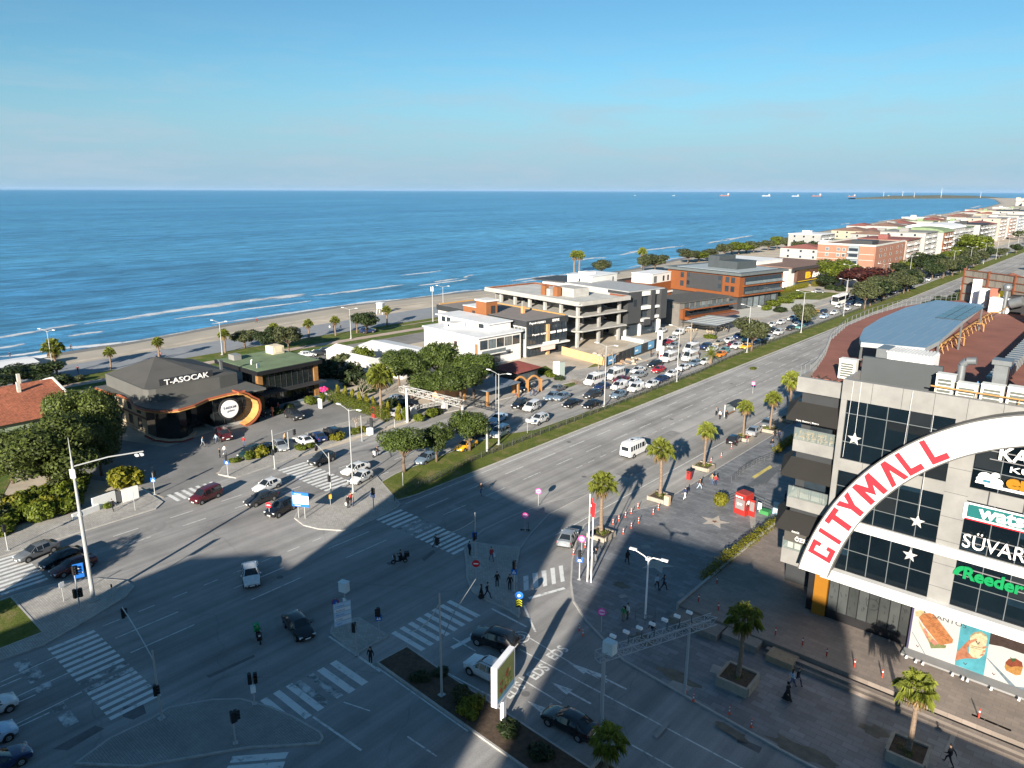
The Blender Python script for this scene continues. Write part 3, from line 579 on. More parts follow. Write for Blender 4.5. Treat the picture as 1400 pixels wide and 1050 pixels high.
def car_meshes(kind):
 C = CARS[kind]; st = C['st']; body, glass = MB(), MB(); rings = [ring(s) for s in st]; n = len(rings[0]); nb = 0
 for r in rings: body.v += r; glass.v += [(a, b*1.002, c+.002) for a, b, c in r]
 for i in range(len(st)-1):
  for k in range(n-1):
   f = [i*n+k, i*n+k+1, (i+1)*n+k+1, (i+1)*n+k]
   side = k in (3, 9); top = k in (5, 6, 7); edge = k in (4, 8)
   g = (side and (i, i+1) in C['side']) or ((top or edge) and ((i, i+1) in C['ws'] or (i, i+1) in C['rw']))
   (glass if g else body).f.append(f); (glass if g else body).m.append(0 if g else (1 if k in (0, 12) or (C.get('trim') and k in (0, 12)) else 0))
  body.f.append([i*n, (i+1)*n, (i+1)*n+n-1, i*n+n-1]); body.m.append(1)
 body.f.append(list(range(n))); body.m.append(0); body.f.append([len(rings)*n-1-k for k in range(n)]); body.m.append(0)
 for s in (0, 1):
  idx = lambda i, k: Vector(rings[i][k if s == 0 else n-1-k])*1.0
  for i, j in C['ws']: body.cyl(idx(i, 4), idx(j, 5), .045, .04, 5)
  for i, j in C['rw']: body.cyl(idx(j, 4), idx(i, 5), .05, .05, 5)
  for (i, j) in C['side'][1:]:
   p, q2 = idx(i, 3), idx(i, 4); body.cyl(p, q2, .04, .035, 5)
  if C.get('mull'):
   for m in range(1, C['mull']):
    t = m/C['mull']; i, j = C['side'][-1]
    body.cyl(idx(i, 3).lerp(idx(j, 3), t), idx(i, 4).lerp(idx(j, 4), t), .05, .05, 4)
  y = (1 if s == 0 else -1)
  i, j = C['side'][0]; m = idx(i, 3).lerp(idx(j, 3), .35)
  body.rbox((m.x, m.y+y*.1, m.z+.06), (.12,.18,.13), 0, 0)
  for ax in C['ax']:
   w = max(q[5] for q in st)*1.004
   body.cyl((ax, y*(w-.12), C['r']+.02), (ax, y*(w+.006), C['r']+.02), C['r']+.075, C['r']+.065, 14, 1)
 f = st[1]; body.rbox((st[0][0]-.015, 0, f[2]*.72), (.08, f[5]*.95, .14), 0, 1); body.rbox((st[0][0]-.03, 0, f[1]+.17), (.08, f[5]*1.2, .1), 0, 1)
 b = st[-2]; body.rbox((st[-1][0]+.03, 0, b[1]+.16), (.1, b[5]*1.5, .12), 0, 1)
 if kind == 'suv':
  for y in (-.62, .62): body.tube([(.35,y,1.66),(.2,y,1.74),(-1.35,y,1.74),(-1.5,y,1.66)], .022, 5, 1)
 if kind == 'minibus':
  glass.rbox((-2.965,0,1.68), (.02,1.3,.62)); body.rbox((-.5,0,2.67), (1.1,.8,.12), 0, 0)
  body.rbox((-.9,0,2.72),(.5,.5,.06),0,1)
 head = MB().rbox((0,0,0), (.26,.3,.15)); tail = MB().rbox((0,0,0), (.12,.26,.2))
 plate = MB().rbox((0,0,0), (.02,.52,.115))
 wh = MB().cyl((0,-.11,0),(0,.11,0), C['r'], C['r'], 16, 0); rm = MB(); rm.cyl((0,-.118,0),(0,.118,0), C['r']*.62, C['r']*.62, 10, 1)
 for k in range(5):
  a = 2*math.pi*k/5; rm.rbox((math.cos(a)*C['r']*.34, .122, math.sin(a)*C['r']*.34), (.05,.01,.05), 0, 0); rm.rbox((math.cos(a)*C['r']*.34, -.122, math.sin(a)*C['r']*.34), (.05,.01,.05), 0, 0)
 hx = st[1][0]-.05; hz = st[1][2]-.03; hy = st[1][5]-.17
 tx = st[-2][0]+.02; tz = st[-2][2]-.12; ty = st[-2][5]-.14
 if kind in ('people_carrier', 'panel_van', 'minibus'): tz += .02; 
 return dict(body=body, glass=glass, head=head, tail=tail, plate=plate, wheel=wh, rim=rm, hp=(hx,hy,hz), tp=(tx,ty,tz), C=C, px=(st[0][0]+.02, st[-1][0]-.02), pz=(st[1][1]+.22, st[-2][1]+.42))
_proto = {}
def car_proto(kind):
 if kind in _proto: return _proto[kind]
 D = car_meshes(kind); P = {}
 P['full'] = dict(body=D['body'].mesh('body', [CARP, TRIM], 38), glass=D['glass'].mesh('window_glass', CGLASS, 30), head=D['head'].mesh('headlight', HEADL), tail=D['tail'].mesh('tail_light', TAILL), plate=D['plate'].mesh('number_plate', PLATE), wheel=D['wheel'].mesh('wheel', TYRE, 40), rim=D['rim'].mesh('rim', [TYRE, RIM], 40))
 one = MB()
 def merge(b, off, mi):
  one.add([(v[0]+off[0], v[1]+off[1], v[2]+off[2]) for v in b.v], b.f); one.m[-len(b.f):] = [mi[x] for x in b.m]
 merge(D['body'], (0,0,0), [0,1]); merge(D['glass'], (0,0,0), [2])
 for y in (-1, 1):
  merge(D['head'], (D['hp'][0], y*D['hp'][1], D['hp'][2]), [5]); merge(D['tail'], (D['tp'][0], y*D['tp'][1], D['tp'][2]), [6])
  for ax in D['C']['ax']: merge(D['wheel'], (ax, y*(max(q[5] for q in D['C']['st'])-.09), D['C']['r']), [3,4]); merge(D['rim'], (ax, y*(max(q[5] for q in D['C']['st'])-.09), D['C']['r']), [3,4])
 P['one'] = one.mesh('car_body', [CARP, TRIM, CGLASS, TYRE, RIM, HEADL, TAILL], 38)
 P['D'] = D; _proto[kind] = P; return P
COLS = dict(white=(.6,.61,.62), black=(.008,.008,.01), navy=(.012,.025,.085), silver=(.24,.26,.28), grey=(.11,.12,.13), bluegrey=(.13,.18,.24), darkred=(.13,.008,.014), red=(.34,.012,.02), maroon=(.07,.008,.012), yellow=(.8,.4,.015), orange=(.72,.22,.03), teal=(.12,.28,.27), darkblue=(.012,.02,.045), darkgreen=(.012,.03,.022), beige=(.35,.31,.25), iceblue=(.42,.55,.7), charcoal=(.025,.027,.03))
def car(kind, col, loc, head, label, cat=None, group=None, full=True, name=None, z=0.0):
 P = car_proto(kind); cat = cat or {'sedan':'car','hatchback':'car','suv':'car','people_carrier':'car','panel_van':'van','minibus':'minibus'}[kind]
 nm = name or {'sedan':'saloon_car','hatchback':'hatchback_car','suv':'off_road_car','people_carrier':'people_carrier','panel_van':'panel_van','minibus':'minibus'}[kind]
 c = COLS[col]; loc = (loc[0], loc[1], z)
 if not full:
  o = put(nm, P['one'], None, loc, rad(head)); o.color = (*c, 1); return tag(o, label, cat, group)
 t = T(nm, label, cat, loc, rad(head), group); M_ = P['full']; D = P['D']
 b = put('body', M_['body'], t); b.color = (*c, 1); put('window_glass', M_['glass'], t)
 w = max(q[5] for q in D['C']['st'])-.09
 for y in (-1, 1):
  put('headlight', M_['head'], t, (D['hp'][0], y*D['hp'][1], D['hp'][2])); put('tail_light', M_['tail'], t, (D['tp'][0], y*D['tp'][1], D['tp'][2]))
  for ax in D['C']['ax']: put('rim', M_['rim'], put('wheel', M_['wheel'], t, (ax, y*w, D['C']['r'])))
 put('number_plate', M_['plate'], t, (D['px'][0], 0, D['pz'][0])); put('number_plate', M_['plate'], t, (D['px'][1], 0, D['pz'][1]))
 return t
def scooter(loc, head, label, body, rider=None, box=None, z=0.0):
 t = T('motor_scooter', label, 'scooter', (loc[0], loc[1], z), rad(head))
 b = MB(); b.rbox((-.35,0,.55),(.8,.34,.32)); b.rbox((.1,0,.32),(.6,.3,.1)); b.rbox((.5,0,.7),(.14,.44,.75), 0, 0); b.rbox((.62,0,1.02),(.16,.3,.2)); b.rbox((-.75,0,.62),(.2,.26,.12))
 b.build('body', body, t, world=False)
 s = MB(); s.rbox((-.35,0,.75),(.85,.32,.12)); s.tube([(.5,-.36,1.12),(.55,0,1.06),(.5,.36,1.12)], .025, 5); s.build('seat', BLACKP, t, world=False)
 for x in (.68, -.68):
  w = MB().cyl((0,-.06,0),(0,.06,0),.26,.26,14,0); w.cyl((0,-.065,0),(0,.065,0),.14,.14,8,1); o = w.build('wheel', [TYRE, RIM], t, world=False); o.location = (x,0,.26)
 h = MB().rbox((.74,0,.95),(.06,.2,.14)); h.build('headlight', HEADL, t, world=False)
 if box is not None:
  q = MB().rbox((-.88,0,1.02),(.52,.52,.52)); q.build('delivery_box', box, t, world=False)
 return t
# ================================================================ people
SKIN = mat('skin', (.42,.25,.17), .6, var=.05, obj=True)
def cloth(name, c): return mat('cloth_'+name, c, .85, var=.15, vs=6, obj=True)
CL = dict(black=cloth('black',(.012,.012,.014)), navy=cloth('navy',(.02,.03,.07)), denim=cloth('denim',(.07,.1,.17)), white=cloth('white',(.7,.7,.69)), grey=cloth('grey',(.16,.16,.17)), red=cloth('red',(.35,.03,.03)), beige=cloth('beige',(.5,.37,.2)), ltblue=cloth('light_blue',(.35,.45,.55)), green=cloth('green',(.02,.2,.07)), khaki=cloth('khaki',(.2,.18,.12)), brown=cloth('brown',(.12,.07,.045)), pink=cloth('pink',(.5,.25,.25)))
HAIR = mat('dark_hair', (.012,.009,.007), .6, var=.2, obj=True)
POSES = {
 'stand': dict(lf=(.03,.1), rf=(-.03,-.11), lk=.02, rk=.0, lh=(.04,.30,.82), rh=(.02,-.31,.82), le=(-.02,.29,1.1), re=(-.02,-.29,1.1), lean=0),
 'walk': dict(lf=(.36,.08), rf=(-.38,-.08), lk=.2, rk=-.02, lh=(-.22,.28,.86), rh=(.28,-.28,.92), le=(-.14,.29,1.12), re=(.02,-.29,1.12), lean=.05),
 'stride': dict(lf=(-.42,.08), rf=(.42,-.08), lk=-.04, rk=.24, lh=(.3,.27,.95), rh=(-.25,-.28,.86), le=(.02,.29,1.13), re=(-.15,-.29,1.12), lean=.07),
 'phone': dict(lf=(.05,.11), rf=(-.05,-.11), lk=.04, rk=.0, lh=(.3,.12,1.2), rh=(.02,-.31,.83), le=(.06,.27,1.08), re=(-.02,-.29,1.1), lean=.02),
 'ride': dict(lf=(.2,.17), rf=(.2,-.17), lk=.34, rk=.34, lh=(.55,.3,.62), rh=(.55,-.3,.62), le=(.22,.32,.62), re=(.22,-.32,.62), lean=.1, seat=.42),
}
def person_mesh(pose, coat=0.0):
 q = POSES[pose]; z0 = q.get('seat', 0); pel = .95 if not z0 else .5
 L = q['lean']; V = []; E = []; Rr = []; kindv = []
 def add(p, r, par, k):
  V.append(p); Rr.append(r); kindv.append(k)
  if par is not None: E.append((par, len(V)-1))
  return len(V)-1
 up = pel-.95
 root = add((0,0,pel), (.155,.125), None, 'leg'); wst = add((L*.3,0,pel+.16), (.15,.11), root, 'top'); ch = add((L*.8,0,pel+.38), (.175,.125), wst, 'top')
 nk = add((L,0,pel+.53), (.07,.065), ch, 'top'); nk2 = add((L+.01,0,pel+.6), (.052,.055), nk, 'skin')
 hd = add((L+.025,0,pel+.68), (.075,.09), nk2, 'skin'); h2 = add((L+.03,0,pel+.76), (.078,.095), hd, 'skin'); add((L+.02,0,pel+.815), (.05,.06), h2, 'skin')
 add((L+.125,0,pel+.70), (.014,.018), hd, 'skin')
 for s, f, k, h, e in ((1,'lf','lk','lh','le'),(-1,'rf','rk','rh','re')):
  fx, fy = q[f]; kx = q[k]
  hip = add((.0,s*.095,pel-.07), (.1,.1), root, 'leg')
  kz = .5 if not z0 else .48
  kn = add((kx if z0 else (fx*.5+max(0,kx)*.3+.03), fy, kz), (.068,.072), hip, 'leg')
  lift = .07 if fx < -.2 else 0
  an = add((fx-.02, fy, .11+lift), (.045,.05), kn, 'leg'); hl = add((fx-.02, fy, .05+lift), (.045,.045), an, 'shoe'); add((fx+.16, fy, .04+lift*.2), (.042,.036), hl, 'shoe')
  sh = add((L*.85,s*.17,pel+.45), (.075,.075), ch, 'top'); ex, ey, ez = q[e]; hx, hy, hz = q[h]
  el = add((ex,ey,ez+up if not z0 else ez+.02), (.05,.05), sh, 'top'); wr = add((hx-.02,hy,hz+.06+(up if not z0 else .1)), (.033,.035), el, 'top')
  d = (Vector((hx,hy,hz))-Vector((ex,ey,ez))).normalized(); pw = Vector(V[wr]); pm = add(tuple(pw+d*.07), (.042,.026), wr, 'skin')
  side = Vector((1,0,0)) if abs(d.x) < .7 else Vector((0,0,1))
  for fi, (o_, ln) in enumerate(((-.03,.07),(-.01,.085),(.01,.08),(.03,.06))):
   k1 = add(tuple(pw+d*.115+side*o_), (.011,.011), pm, 'skin'); add(tuple(pw+d*(.115+ln*.6)+side*o_+Vector((0,-s*.02,0))), (.009,.009), k1, 'skin')
  t1 = add(tuple(pw+d*.07+side*.055), (.012,.012), pm, 'skin'); add(tuple(pw+d*.115+side*.075+Vector((0,-s*.015,0))), (.01,.01), t1, 'skin')
 me = bpy.data.meshes.new('person_skeleton'); me.from_pydata(V, E, [])
 o = bpy.data.objects.new('person_skeleton', me); COL.objects.link(o)
 mod = o.modifiers.new('Skin', 'SKIN'); mod.use_smooth_shade = True
 sv = me.skin_vertices[0].data
 for i, r in enumerate(Rr): sv[i].radius = r; sv[i].use_root = (i == 0)
 sub = o.modifiers.new('Sub', 'SUBSURF'); sub.levels = 1
 dg = bpy.context.evaluated_depsgraph_get(); dg.update()
 out = bpy.data.meshes.new_from_object(o.evaluated_get(dg)); bpy.data.objects.remove(o)
 segs = [(Vector(V[a]), Vector(V[b]), kindv[b]) for a, b in E]; K = {'top':0,'leg':1,'skin':2,'shoe':3}
 mi = []
 for p in out.polygons:
  c = Vector(p.center); best = (9, 'top')
  for a, b, k in segs:
   ab = b-a; t = max(0, min(1, (c-a).dot(ab)/max(1e-9, ab.length_squared))); dd = (c-a-ab*t).length
   if dd < best[0]: best = (dd, k)
  mi.append(K[best[1]])
 out.materials.clear()
 for k in range(4): out.materials.append(SKIN)
 out.polygons.foreach_set('material_index', mi); out.shade_smooth(); out.name = 'person'
 top = Vector((L+.012,0,pel+.775))
 return out, top, pel
_pp = {}
def person(px, pose, top, legs, label, face=None, z=None, hair='short', shoe='black', scale=1.0, loc=None, extra=None, skirt=False, group=None):
 if pose not in _pp: _pp[pose] = person_mesh(pose)
 me0, ht, pel = _pp[pose]; me = me0.copy(); me.name = 'person'
 for i, m in enumerate((CL[top], CL[legs], SKIN, CL[shoe])): me.materials[i] = m
 p = loc if loc is not None else S(px[0], px[1], z or 0)
 a = R.uniform(0, 6.28) if face is None else rad(face)
 t = put('person', me, None, (p.x, p.y, (z or 0) if loc is None else p.z), a); t.scale = (scale,)*3
 tag(t, label, 'person', group)
 h = MB(); h.ball(ht, .098, 9, 6, 0, (.98,.86,.92))
 if hair == 'long': h.rbox((ht.x-.07, 0, ht.z-.18), (.08,.2,.42))
 if hair == 'hood': h.ball((ht.x-.02,0,ht.z-.05), .13, 9, 6, 0, (.95,.9,1.15))
 h.build('hair' if hair != 'helmet' else 'helmet', HAIR if hair in ('short','long') else CL[top], t, 0, world=False)
 if skirt:
  k = MB(); n = 12
  for zz, r in ((pel+.12,.17),(pel-.2,.24),(pel-.75,.36)): 
   for i in range(n): k.v.append((r*math.cos(2*math.pi*i/n)*.95, r*.85*math.sin(2*math.pi*i/n), zz))
  for j in range(2):
   for i in range(n): k.f.append([j*n+i, j*n+(i+1) % n, (j+1)*n+(i+1) % n, (j+1)*n+i][::-1]); k.m.append(0)
  k.build('long_dress', CL[legs], t, 0, world=False)
 if extra == 'bag':
  b = MB().rbox((0.02,-.36,.66),(.3,.1,.34)); b.tube([(-.08,-.36,.82),(0.02,-.33,.98),(.12,-.36,.82)], .012, 4)
  o = b.build('carrier_bag', CL['white'], None); o.location = t.location; o.rotation_euler.z = a; tag(o, 'white carrier bag held by the person in ' + label.split(' in ', 1)[1].split(' w', 1)[0], 'bag')
 if extra == 'pack':
  b = MB().rbox((-.2,0,pel+.33),(.16,.3,.42)); o = b.build('backpack', CL['black'], None); o.location = t.location; o.rotation_euler.z = a; tag(o, 'dark backpack on a person near the white plaza lamp', 'backpack')
 return t
# ================================================================ plants
BARK = mat('bark', (.13,.095,.07), .95, var=.35, vs=5, bump=.6, bs=12, obj=True)
PALMB = mat('palm_trunk_bark', (.2,.145,.105), .95, var=.35, vs=6, bump=.9, bs=14, obj=True)
LF_PINE = leafy('pine_needles', (.048,.078,.018), .45, .12)
LF_BIG = leafy('dark_conifer_leaves', (.056,.084,.02), .5, .12)
LF_OLIVE = leafy('grey_green_leaves', (.062,.078,.036), .35, .2)
LF_SHRUB = leafy('shrub_leaves', (.095,.135,.018), .45, .3)
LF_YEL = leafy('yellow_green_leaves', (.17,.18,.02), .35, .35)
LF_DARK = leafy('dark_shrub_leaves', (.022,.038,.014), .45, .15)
LF_PALM = leafy('palm_fronds', (.15,.19,.034), .4, .3)
LF_DRY = leafy('dry_fronds', (.22,.16,.075), .3, .2)
LF_RED = leafy('purple_leaves', (.06,.02,.018), .4, .2)
def leaves(blobs, n, size, mi=0, rr=None, flat=1.0, shell=.62, mb=None):
 rr = rr or R; b = mb or MB(); wts = [q[3]*q[4]+q[4]*q[5]+q[3]*q[5] for q in blobs]; tot = sum(wts)
 for q, w in zip(blobs, wts):
  for _ in range(int(n*w/tot)):
   d = Vector((rr.gauss(0,1), rr.gauss(0,1), rr.gauss(0,1))); d.normalize()
   k = shell+(1.06-shell)*rr.random()**.7; c = Vector((q[0]+d.x*q[3]*k, q[1]+d.y*q[4]*k, q[2]+d.z*q[5]*k))
   nn = (d+Vector((rr.gauss(0,.55), rr.gauss(0,.55), rr.gauss(0,.55)+.25))).normalized(); a = nn.orthogonal().normalized(); a.rotate(Matrix.Rotation(rr.uniform(0,6.28), 3, nn)); e = nn.cross(a)
   s = size*rr.uniform(.6,1.35); l = s*rr.uniform(.8,1.5)*flat
   b.v += [tuple(c-a*l), tuple(c+e*s*.6), tuple(c+a*l), tuple(c-e*s*.6)]; o = len(b.v)-4; b.f.append([o,o+1,o+2,o+3]); b.m.append(mi)
 return b
def limbs(b, h0, h1, blobs, r0, mi=0, rr=None, lean=(0,0)):
 rr = rr or R; top = Vector((lean[0], lean[1], h1)); mid = Vector((lean[0]*.4+rr.uniform(-.1,.1), lean[1]*.4, h0*.55+h1*.1))
 b.tube([(0,0,-.1),(mid.x,mid.y,max(.6,h0*.5)),(top.x*.8,top.y*.8,h0)], lambda i: r0*(1.15,.85,.7)[i], 8, mi)
 for q in blobs:
  p = Vector((top.x*.8, top.y*.8, h0*rr.uniform(.8,1.0))); e = Vector((q[0],q[1],q[2])); m = p.lerp(e,.5)+Vector((rr.uniform(-.2,.2),rr.uniform(-.2,.2),-.1))
  b.tube([p,m,e], lambda i: r0*(.5,.33,.15)[i], 5, mi)
 return b
def blobset(n, rx, rz, zc, br, rr):
 out = []
 for i in range(n):
  a = 2.4*i+rr.uniform(-.4,.4); k = math.sqrt((i+.3)/n); z = zc+rz*rr.uniform(-.75,.8)*(1-.4*k)
  s = br*rr.uniform(.75,1.25); out.append((rx*k*math.cos(a), rx*k*math.sin(a), z, s*1.1, s*1.1, s*.85))
 return out
_tr = {}
def tree_meshes(key, seed, nb, rx, rz, zc, br, h0, n, leaf, lm, r0, bark=None):
 if key not in _tr:
  rr = random.Random(seed); bl = blobset(nb, rx, rz, zc, br, rr)
  _tr[key] = (limbs(MB(), h0, zc, bl, r0, 0, rr).mesh('trunk', bark or BARK, 0), leaves(bl, n, leaf, 0, rr).mesh('crown', lm))
 return _tr[key]
TREES = dict(
 pine=lambda v: tree_meshes('pine%d'%v, 11+v, 20, 1.8, 1.7, 3.7, .85, 2.2, 9000, .105, LF_PINE, .17),
 bigpine=lambda v: tree_meshes('bigpine%d'%v, 21+v, 24, 3.8, 1.8, 7.6, 1.5, 5.2, 15000, .18, LF_PINE, .28),
 conifer=lambda v: tree_meshes('conifer%d'%v, 31+v, 38, 3.9, 4.2, 6.4, 1.7, 3.0, 24000, .18, LF_BIG, .4),
 olive=lambda v: tree_meshes('olive%d'%v, 41+v, 20, 2.4, 2.0, 4.6, 1.05, 2.4, 4200, .2, LF_OLIVE, .2),
 leafy=lambda v: tree_meshes('leafy%d'%v, 51+v, 18, 2.3, 2.0, 4.4, 1.1, 2.2, 4200, .22, LF_SHRUB, .2),
 dark=lambda v: tree_meshes('dark%d'%v, 61+v, 18, 2.3, 2.0, 4.0, 1.15, 2.0, 4400, .22, LF_DARK, .2),
 purple=lambda v: tree_meshes('purple%d'%v, 71+v, 12, 2.3, 1.6, 4.0, 1.4, 2.0, 3600, .24, LF_RED, .2),
)
def tree(kind, loc, label, scale=1.0, v=0, name='tree', rz=None, group=None, cat='tree'):
 tr, cr = TREES[kind](v); t = T(name, label, cat, loc, R.uniform(0,6.28) if rz is None else rz, group); put('trunk', tr, t); put('crown', cr, t)
 t.scale = scale if isinstance(scale, tuple) else (scale,)*3; return t
_sh = {}
def shrub(kind, loc, label, sx=1.0, sy=1.0, sz=1.0, rz=0, name='shrub', cat='shrub', group=None):
 if kind not in _sh:
  rr = random.Random(len(_sh)+5); lm = dict(green=LF_SHRUB, yellow=LF_YEL, dark=LF_DARK, olive=LF_OLIVE, conifer=LF_BIG)[kind.split('_')[0]]
  if 'hedge' in kind: bl = [(-.5+(i+.5)/8, rr.uniform(-.1,.1), .5+rr.uniform(-.08,.08), .11, .42, .48) for i in range(8)]; n, sz_ = 5200, .055
  elif 'col' in kind: bl = [(rr.uniform(-.1,.1), rr.uniform(-.1,.1), .12+i*.15, .42-.045*i, .42-.045*i, .2) for i in range(6)]; n, sz_ = 1500, .085
  else: bl = [(rr.uniform(-.3,.3), rr.uniform(-.3,.3), .35+rr.uniform(-.1,.25), .38,.38,.38) for i in range(6)]; n, sz_ = 1500, .085
  st = MB()
  for q in bl: st.tube([(q[0]*.6,q[1]*.6,0),(q[0],q[1],q[2])], .02, 4)
  _sh[kind] = (leaves(bl, n, sz_, 0, rr, shell=.55).mesh('foliage', lm), st.mesh('stem', BARK))
 f, s = _sh[kind]; t = T(name, label, cat, loc, rz, group); put('foliage', f, t); put('stem', s, t); t.scale = (sx, sy, sz); return t
def frond_fan(b, base, d, L_, rad_, rr, mi=0, droop=.5, nb=17):
 d = d.normalized(); side = d.cross(Vector((0,0,1)))
 if side.length < .05: side = Vector((1,0,0))
 side.normalize(); upv = side.cross(d)
 tip = base+d*L_+Vector((0,0,-.12*L_)); b.tube([base, base+d*L_*.5+Vector((0,0,.03)), tip], .022, 4, mi)
 for k in range(nb):
  a = (k/(nb-1)-.5)*rad(250); bd = d*math.cos(a)+side*math.sin(a); ln = rad_*(1-.25*abs(a)/2.2)*rr.uniform(.85,1.1)
  w = .055*rad_/.9; s = bd.cross(upv).normalized()*w; m = tip+bd*ln*.62+upv*.04; e = tip+bd*ln+Vector((0,0,-droop*ln*rr.uniform(.5,1.1)))
  o = len(b.v); b.v += [tuple(tip-s*.3), tuple(tip+s*.3), tuple(m+s+upv*.02), tuple(e), tuple(m-s)]; b.f.append([o,o+1,o+2,o+3,o+4]); b.m.append(mi)
def fan_palm_meshes(seed, h=7.0, nf=30, skirt=14, leaf=1.0):
 k = ('fan', seed, round(h, 1))
 if k in _tr: return _tr[k]
 rr = random.Random(seed); tb = MB(); bend = rr.uniform(-.25,.25); n = 16; pts = []
 for i in range(n+1):
  t = i/n; pts.append((bend*t*t, .1*math.sin(3*t), h*t-.05))
 for i in range(n):
  r = .25-.09*(i/n) if h > 5 else .27-.1*(i/n); tb.cyl(pts[i], pts[i+1], r*1.0, r*1.13, 9)
 top = Vector(pts[-1]); cb = MB()
 for i in range(nf):
  a = 2.4*i+rr.uniform(-.2,.2); el = rad(82-100*(i/nf)**.85+rr.uniform(-8,8)); d = Vector((math.cos(a)*math.cos(el), math.sin(a)*math.cos(el), math.sin(el)))
  frond_fan(cb, top+Vector((0,0,.05)), d, .95*leaf*rr.uniform(.85,1.1), .95*leaf*rr.uniform(.85,1.1), rr, 0, .35+.5*(i/nf))
 for i in range(skirt):
  a = 2.4*i+rr.uniform(-.3,.3); el = rad(-35-40*rr.random()); d = Vector((math.cos(a)*math.cos(el), math.sin(a)*math.cos(el), math.sin(el)))
  frond_fan(cb, top+Vector((0,0,-.25)), d, .6*leaf, .75*leaf, rr, 1, .7, 11)
 _tr[k] = (tb.mesh('trunk', PALMB), cb.mesh('crown', [LF_PALM, LF_DRY])); return _tr[k]
def fan_palm(loc, label, h=7.0, seed=1, scale=1.0, skirt=14, leaf=1.0, nf=30, rz=None, group=None):
 tr, cr = fan_palm_meshes(seed, h, nf, skirt, leaf); t = T('fan_palm', label, 'palm tree', loc, R.uniform(0,6.28) if rz is None else rz, group); put('trunk', tr, t); put('crown', cr, t); t.scale = (scale,)*3; return t
def date_palm(loc, label, h=2.0):
 rr = random.Random(91); tb = MB()
 for i in range(7): tb.cyl((0,0,h*i/7-.05),(0,0,h*(i+1)/7), .42-.015*i, .47-.015*i, 10)
 cb = MB()
 for i in range(44):
  a = 2.4*i; el = rad(80-95*(i/44)); ln = rr.uniform(2.6,3.3); d = Vector((math.cos(a)*math.cos(el), math.sin(a)*math.cos(el), math.sin(el))); p = Vector((0,0,h+.1)); prev = p; nseg = 9
  for s in range(1, nseg+1):
   t = s/nseg; c = p+d*ln*t+Vector((0,0,-1.35*t*t*(.5+.5*math.cos(el)))); cb.cyl(prev, c, .03*(1.2-t), .03*(1.1-t), 4)
   tt = (c-prev).normalized(); sd = tt.cross(Vector((0,0,1))).normalized(); up = sd.cross(tt)
   for m in (0, .33, .66):
    cc = prev.lerp(c, m)
    for q in (-1, 1):
     e = cc+(sd*q*.9+up*.3+tt*.5).normalized()*.55*(1-.5*t); o = len(cb.v); w = tt*.03
     cb.v += [tuple(cc-w), tuple(cc+w), tuple(e)]; cb.f.append([o,o+1,o+2]); cb.m.append(0)
   prev = c
 t = T('date_palm', label, 'palm tree', loc, .7); tb.build('trunk', PALMB, t, world=False); cb.build('crown', LF_PALM, t, world=False); return t
def bare_tree(loc, label, h=5.0, seed=3, rxy=1.0, lm=None):
 rr = random.Random(seed); b = MB()
 def br(p, d, l, r, k):
  q = p+d*l; b.cyl(p, q, r, r*.62, 5, 0, False)
  if k:
   for _ in range(3 if k > 1 else 4):
    nd = (d+Vector((rr.gauss(0,.55)*rxy, rr.gauss(0,.55)*rxy, rr.uniform(-.1,.5)))).normalized(); br(p+d*l*rr.uniform(.6,1), nd, l*rr.uniform(.6,.8), r*.6, k-1)
 br(Vector((0,0,-.1)), Vector((0,0,1)), h*.35, .11, 4)
 t = T('bare_tree', label, 'tree', loc, 0); b.build('trunk', mat('pale_bark', (.3,.25,.2), .9, var=.3, vs=4, obj=True), t, world=False)
 return t
# ================================================================ buildings on the beach side
ROT = {'-y': 0, '+x': math.pi/2, '+y': math.pi, '-x': -math.pi/2}
_wm = {}
def win(par, face, plane, a0, a1, z0, z1, fr=DGREY, gl=GLASS, nx=1, nz=1, ft=.07, name='window'):
 w, h = abs(a1-a0), z1-z0; k = (round(w,2), round(h,2), fr.name, gl.name, nx, nz, ft)
 if k not in _wm:
  b = MB(); b.box(0,w,-.03,.02,0,h,1)
  b.box(0,w,-.07,.0,0,ft,0); b.box(0,w,-.07,.0,h-ft,h,0); b.box(0,ft,-.07,.0,ft,h-ft,0); b.box(w-ft,w,-.07,.0,ft,h-ft,0)
  for i in range(1, nx): b.box(w*i/nx-ft*.35, w*i/nx+ft*.35, -.06, .0, ft, h-ft, 0)
  for i in range(1, nz): b.box(ft, w-ft, -.055, .0, h*i/nz-ft*.3, h*i/nz+ft*.3, 0)
  _wm[k] = b.mesh(name, [fr, gl])
 org = {'-y': (min(a0,a1), plane, z0), '+x': (plane, min(a0,a1), z0), '+y': (max(a0,a1), plane, z0), '-x': (plane, max(a0,a1), z0)}[face]
 o = put(name, _wm[k], par); o.location = Vector(org)-rootloc(par); o.rotation_euler.z = ROT[face]; return o
def wrow(par, face, plane, a0, a1, z0, z1, n, frac=.6, **kw):
 s = (a1-a0)/n
 for i in range(n): win(par, face, plane, a0+s*i+s*(1-frac)/2, a0+s*(i+1)-s*(1-frac)/2, z0, z1, **kw)
def bld(name, label, x0, x1, y0, y1, cat='building'): return T(name, label, cat, ((x0+x1)/2, (y0+y1)/2, 0))
def part(par, name, m, *boxes):
 b = MB()
 for q in boxes: b.box(*q)
 return b.build(name, m, par)
def parapet(par, x0, x1, y0, y1, z, h, t, m, roofm, name='parapet'):
 b = MB().box(x0,x1,y0,y0+t,z,z+h).box(x0,x1,y1-t,y1,z,z+h).box(x0,x0+t,y0+t,y1-t,z,z+h).box(x1-t,x1,y0+t,y1-t,z,z+h)
 b.build(name, m, par); part(par, 'roof', roofm, (x0+t,x1-t,y0+t,y1-t,z-.05,z+.03))
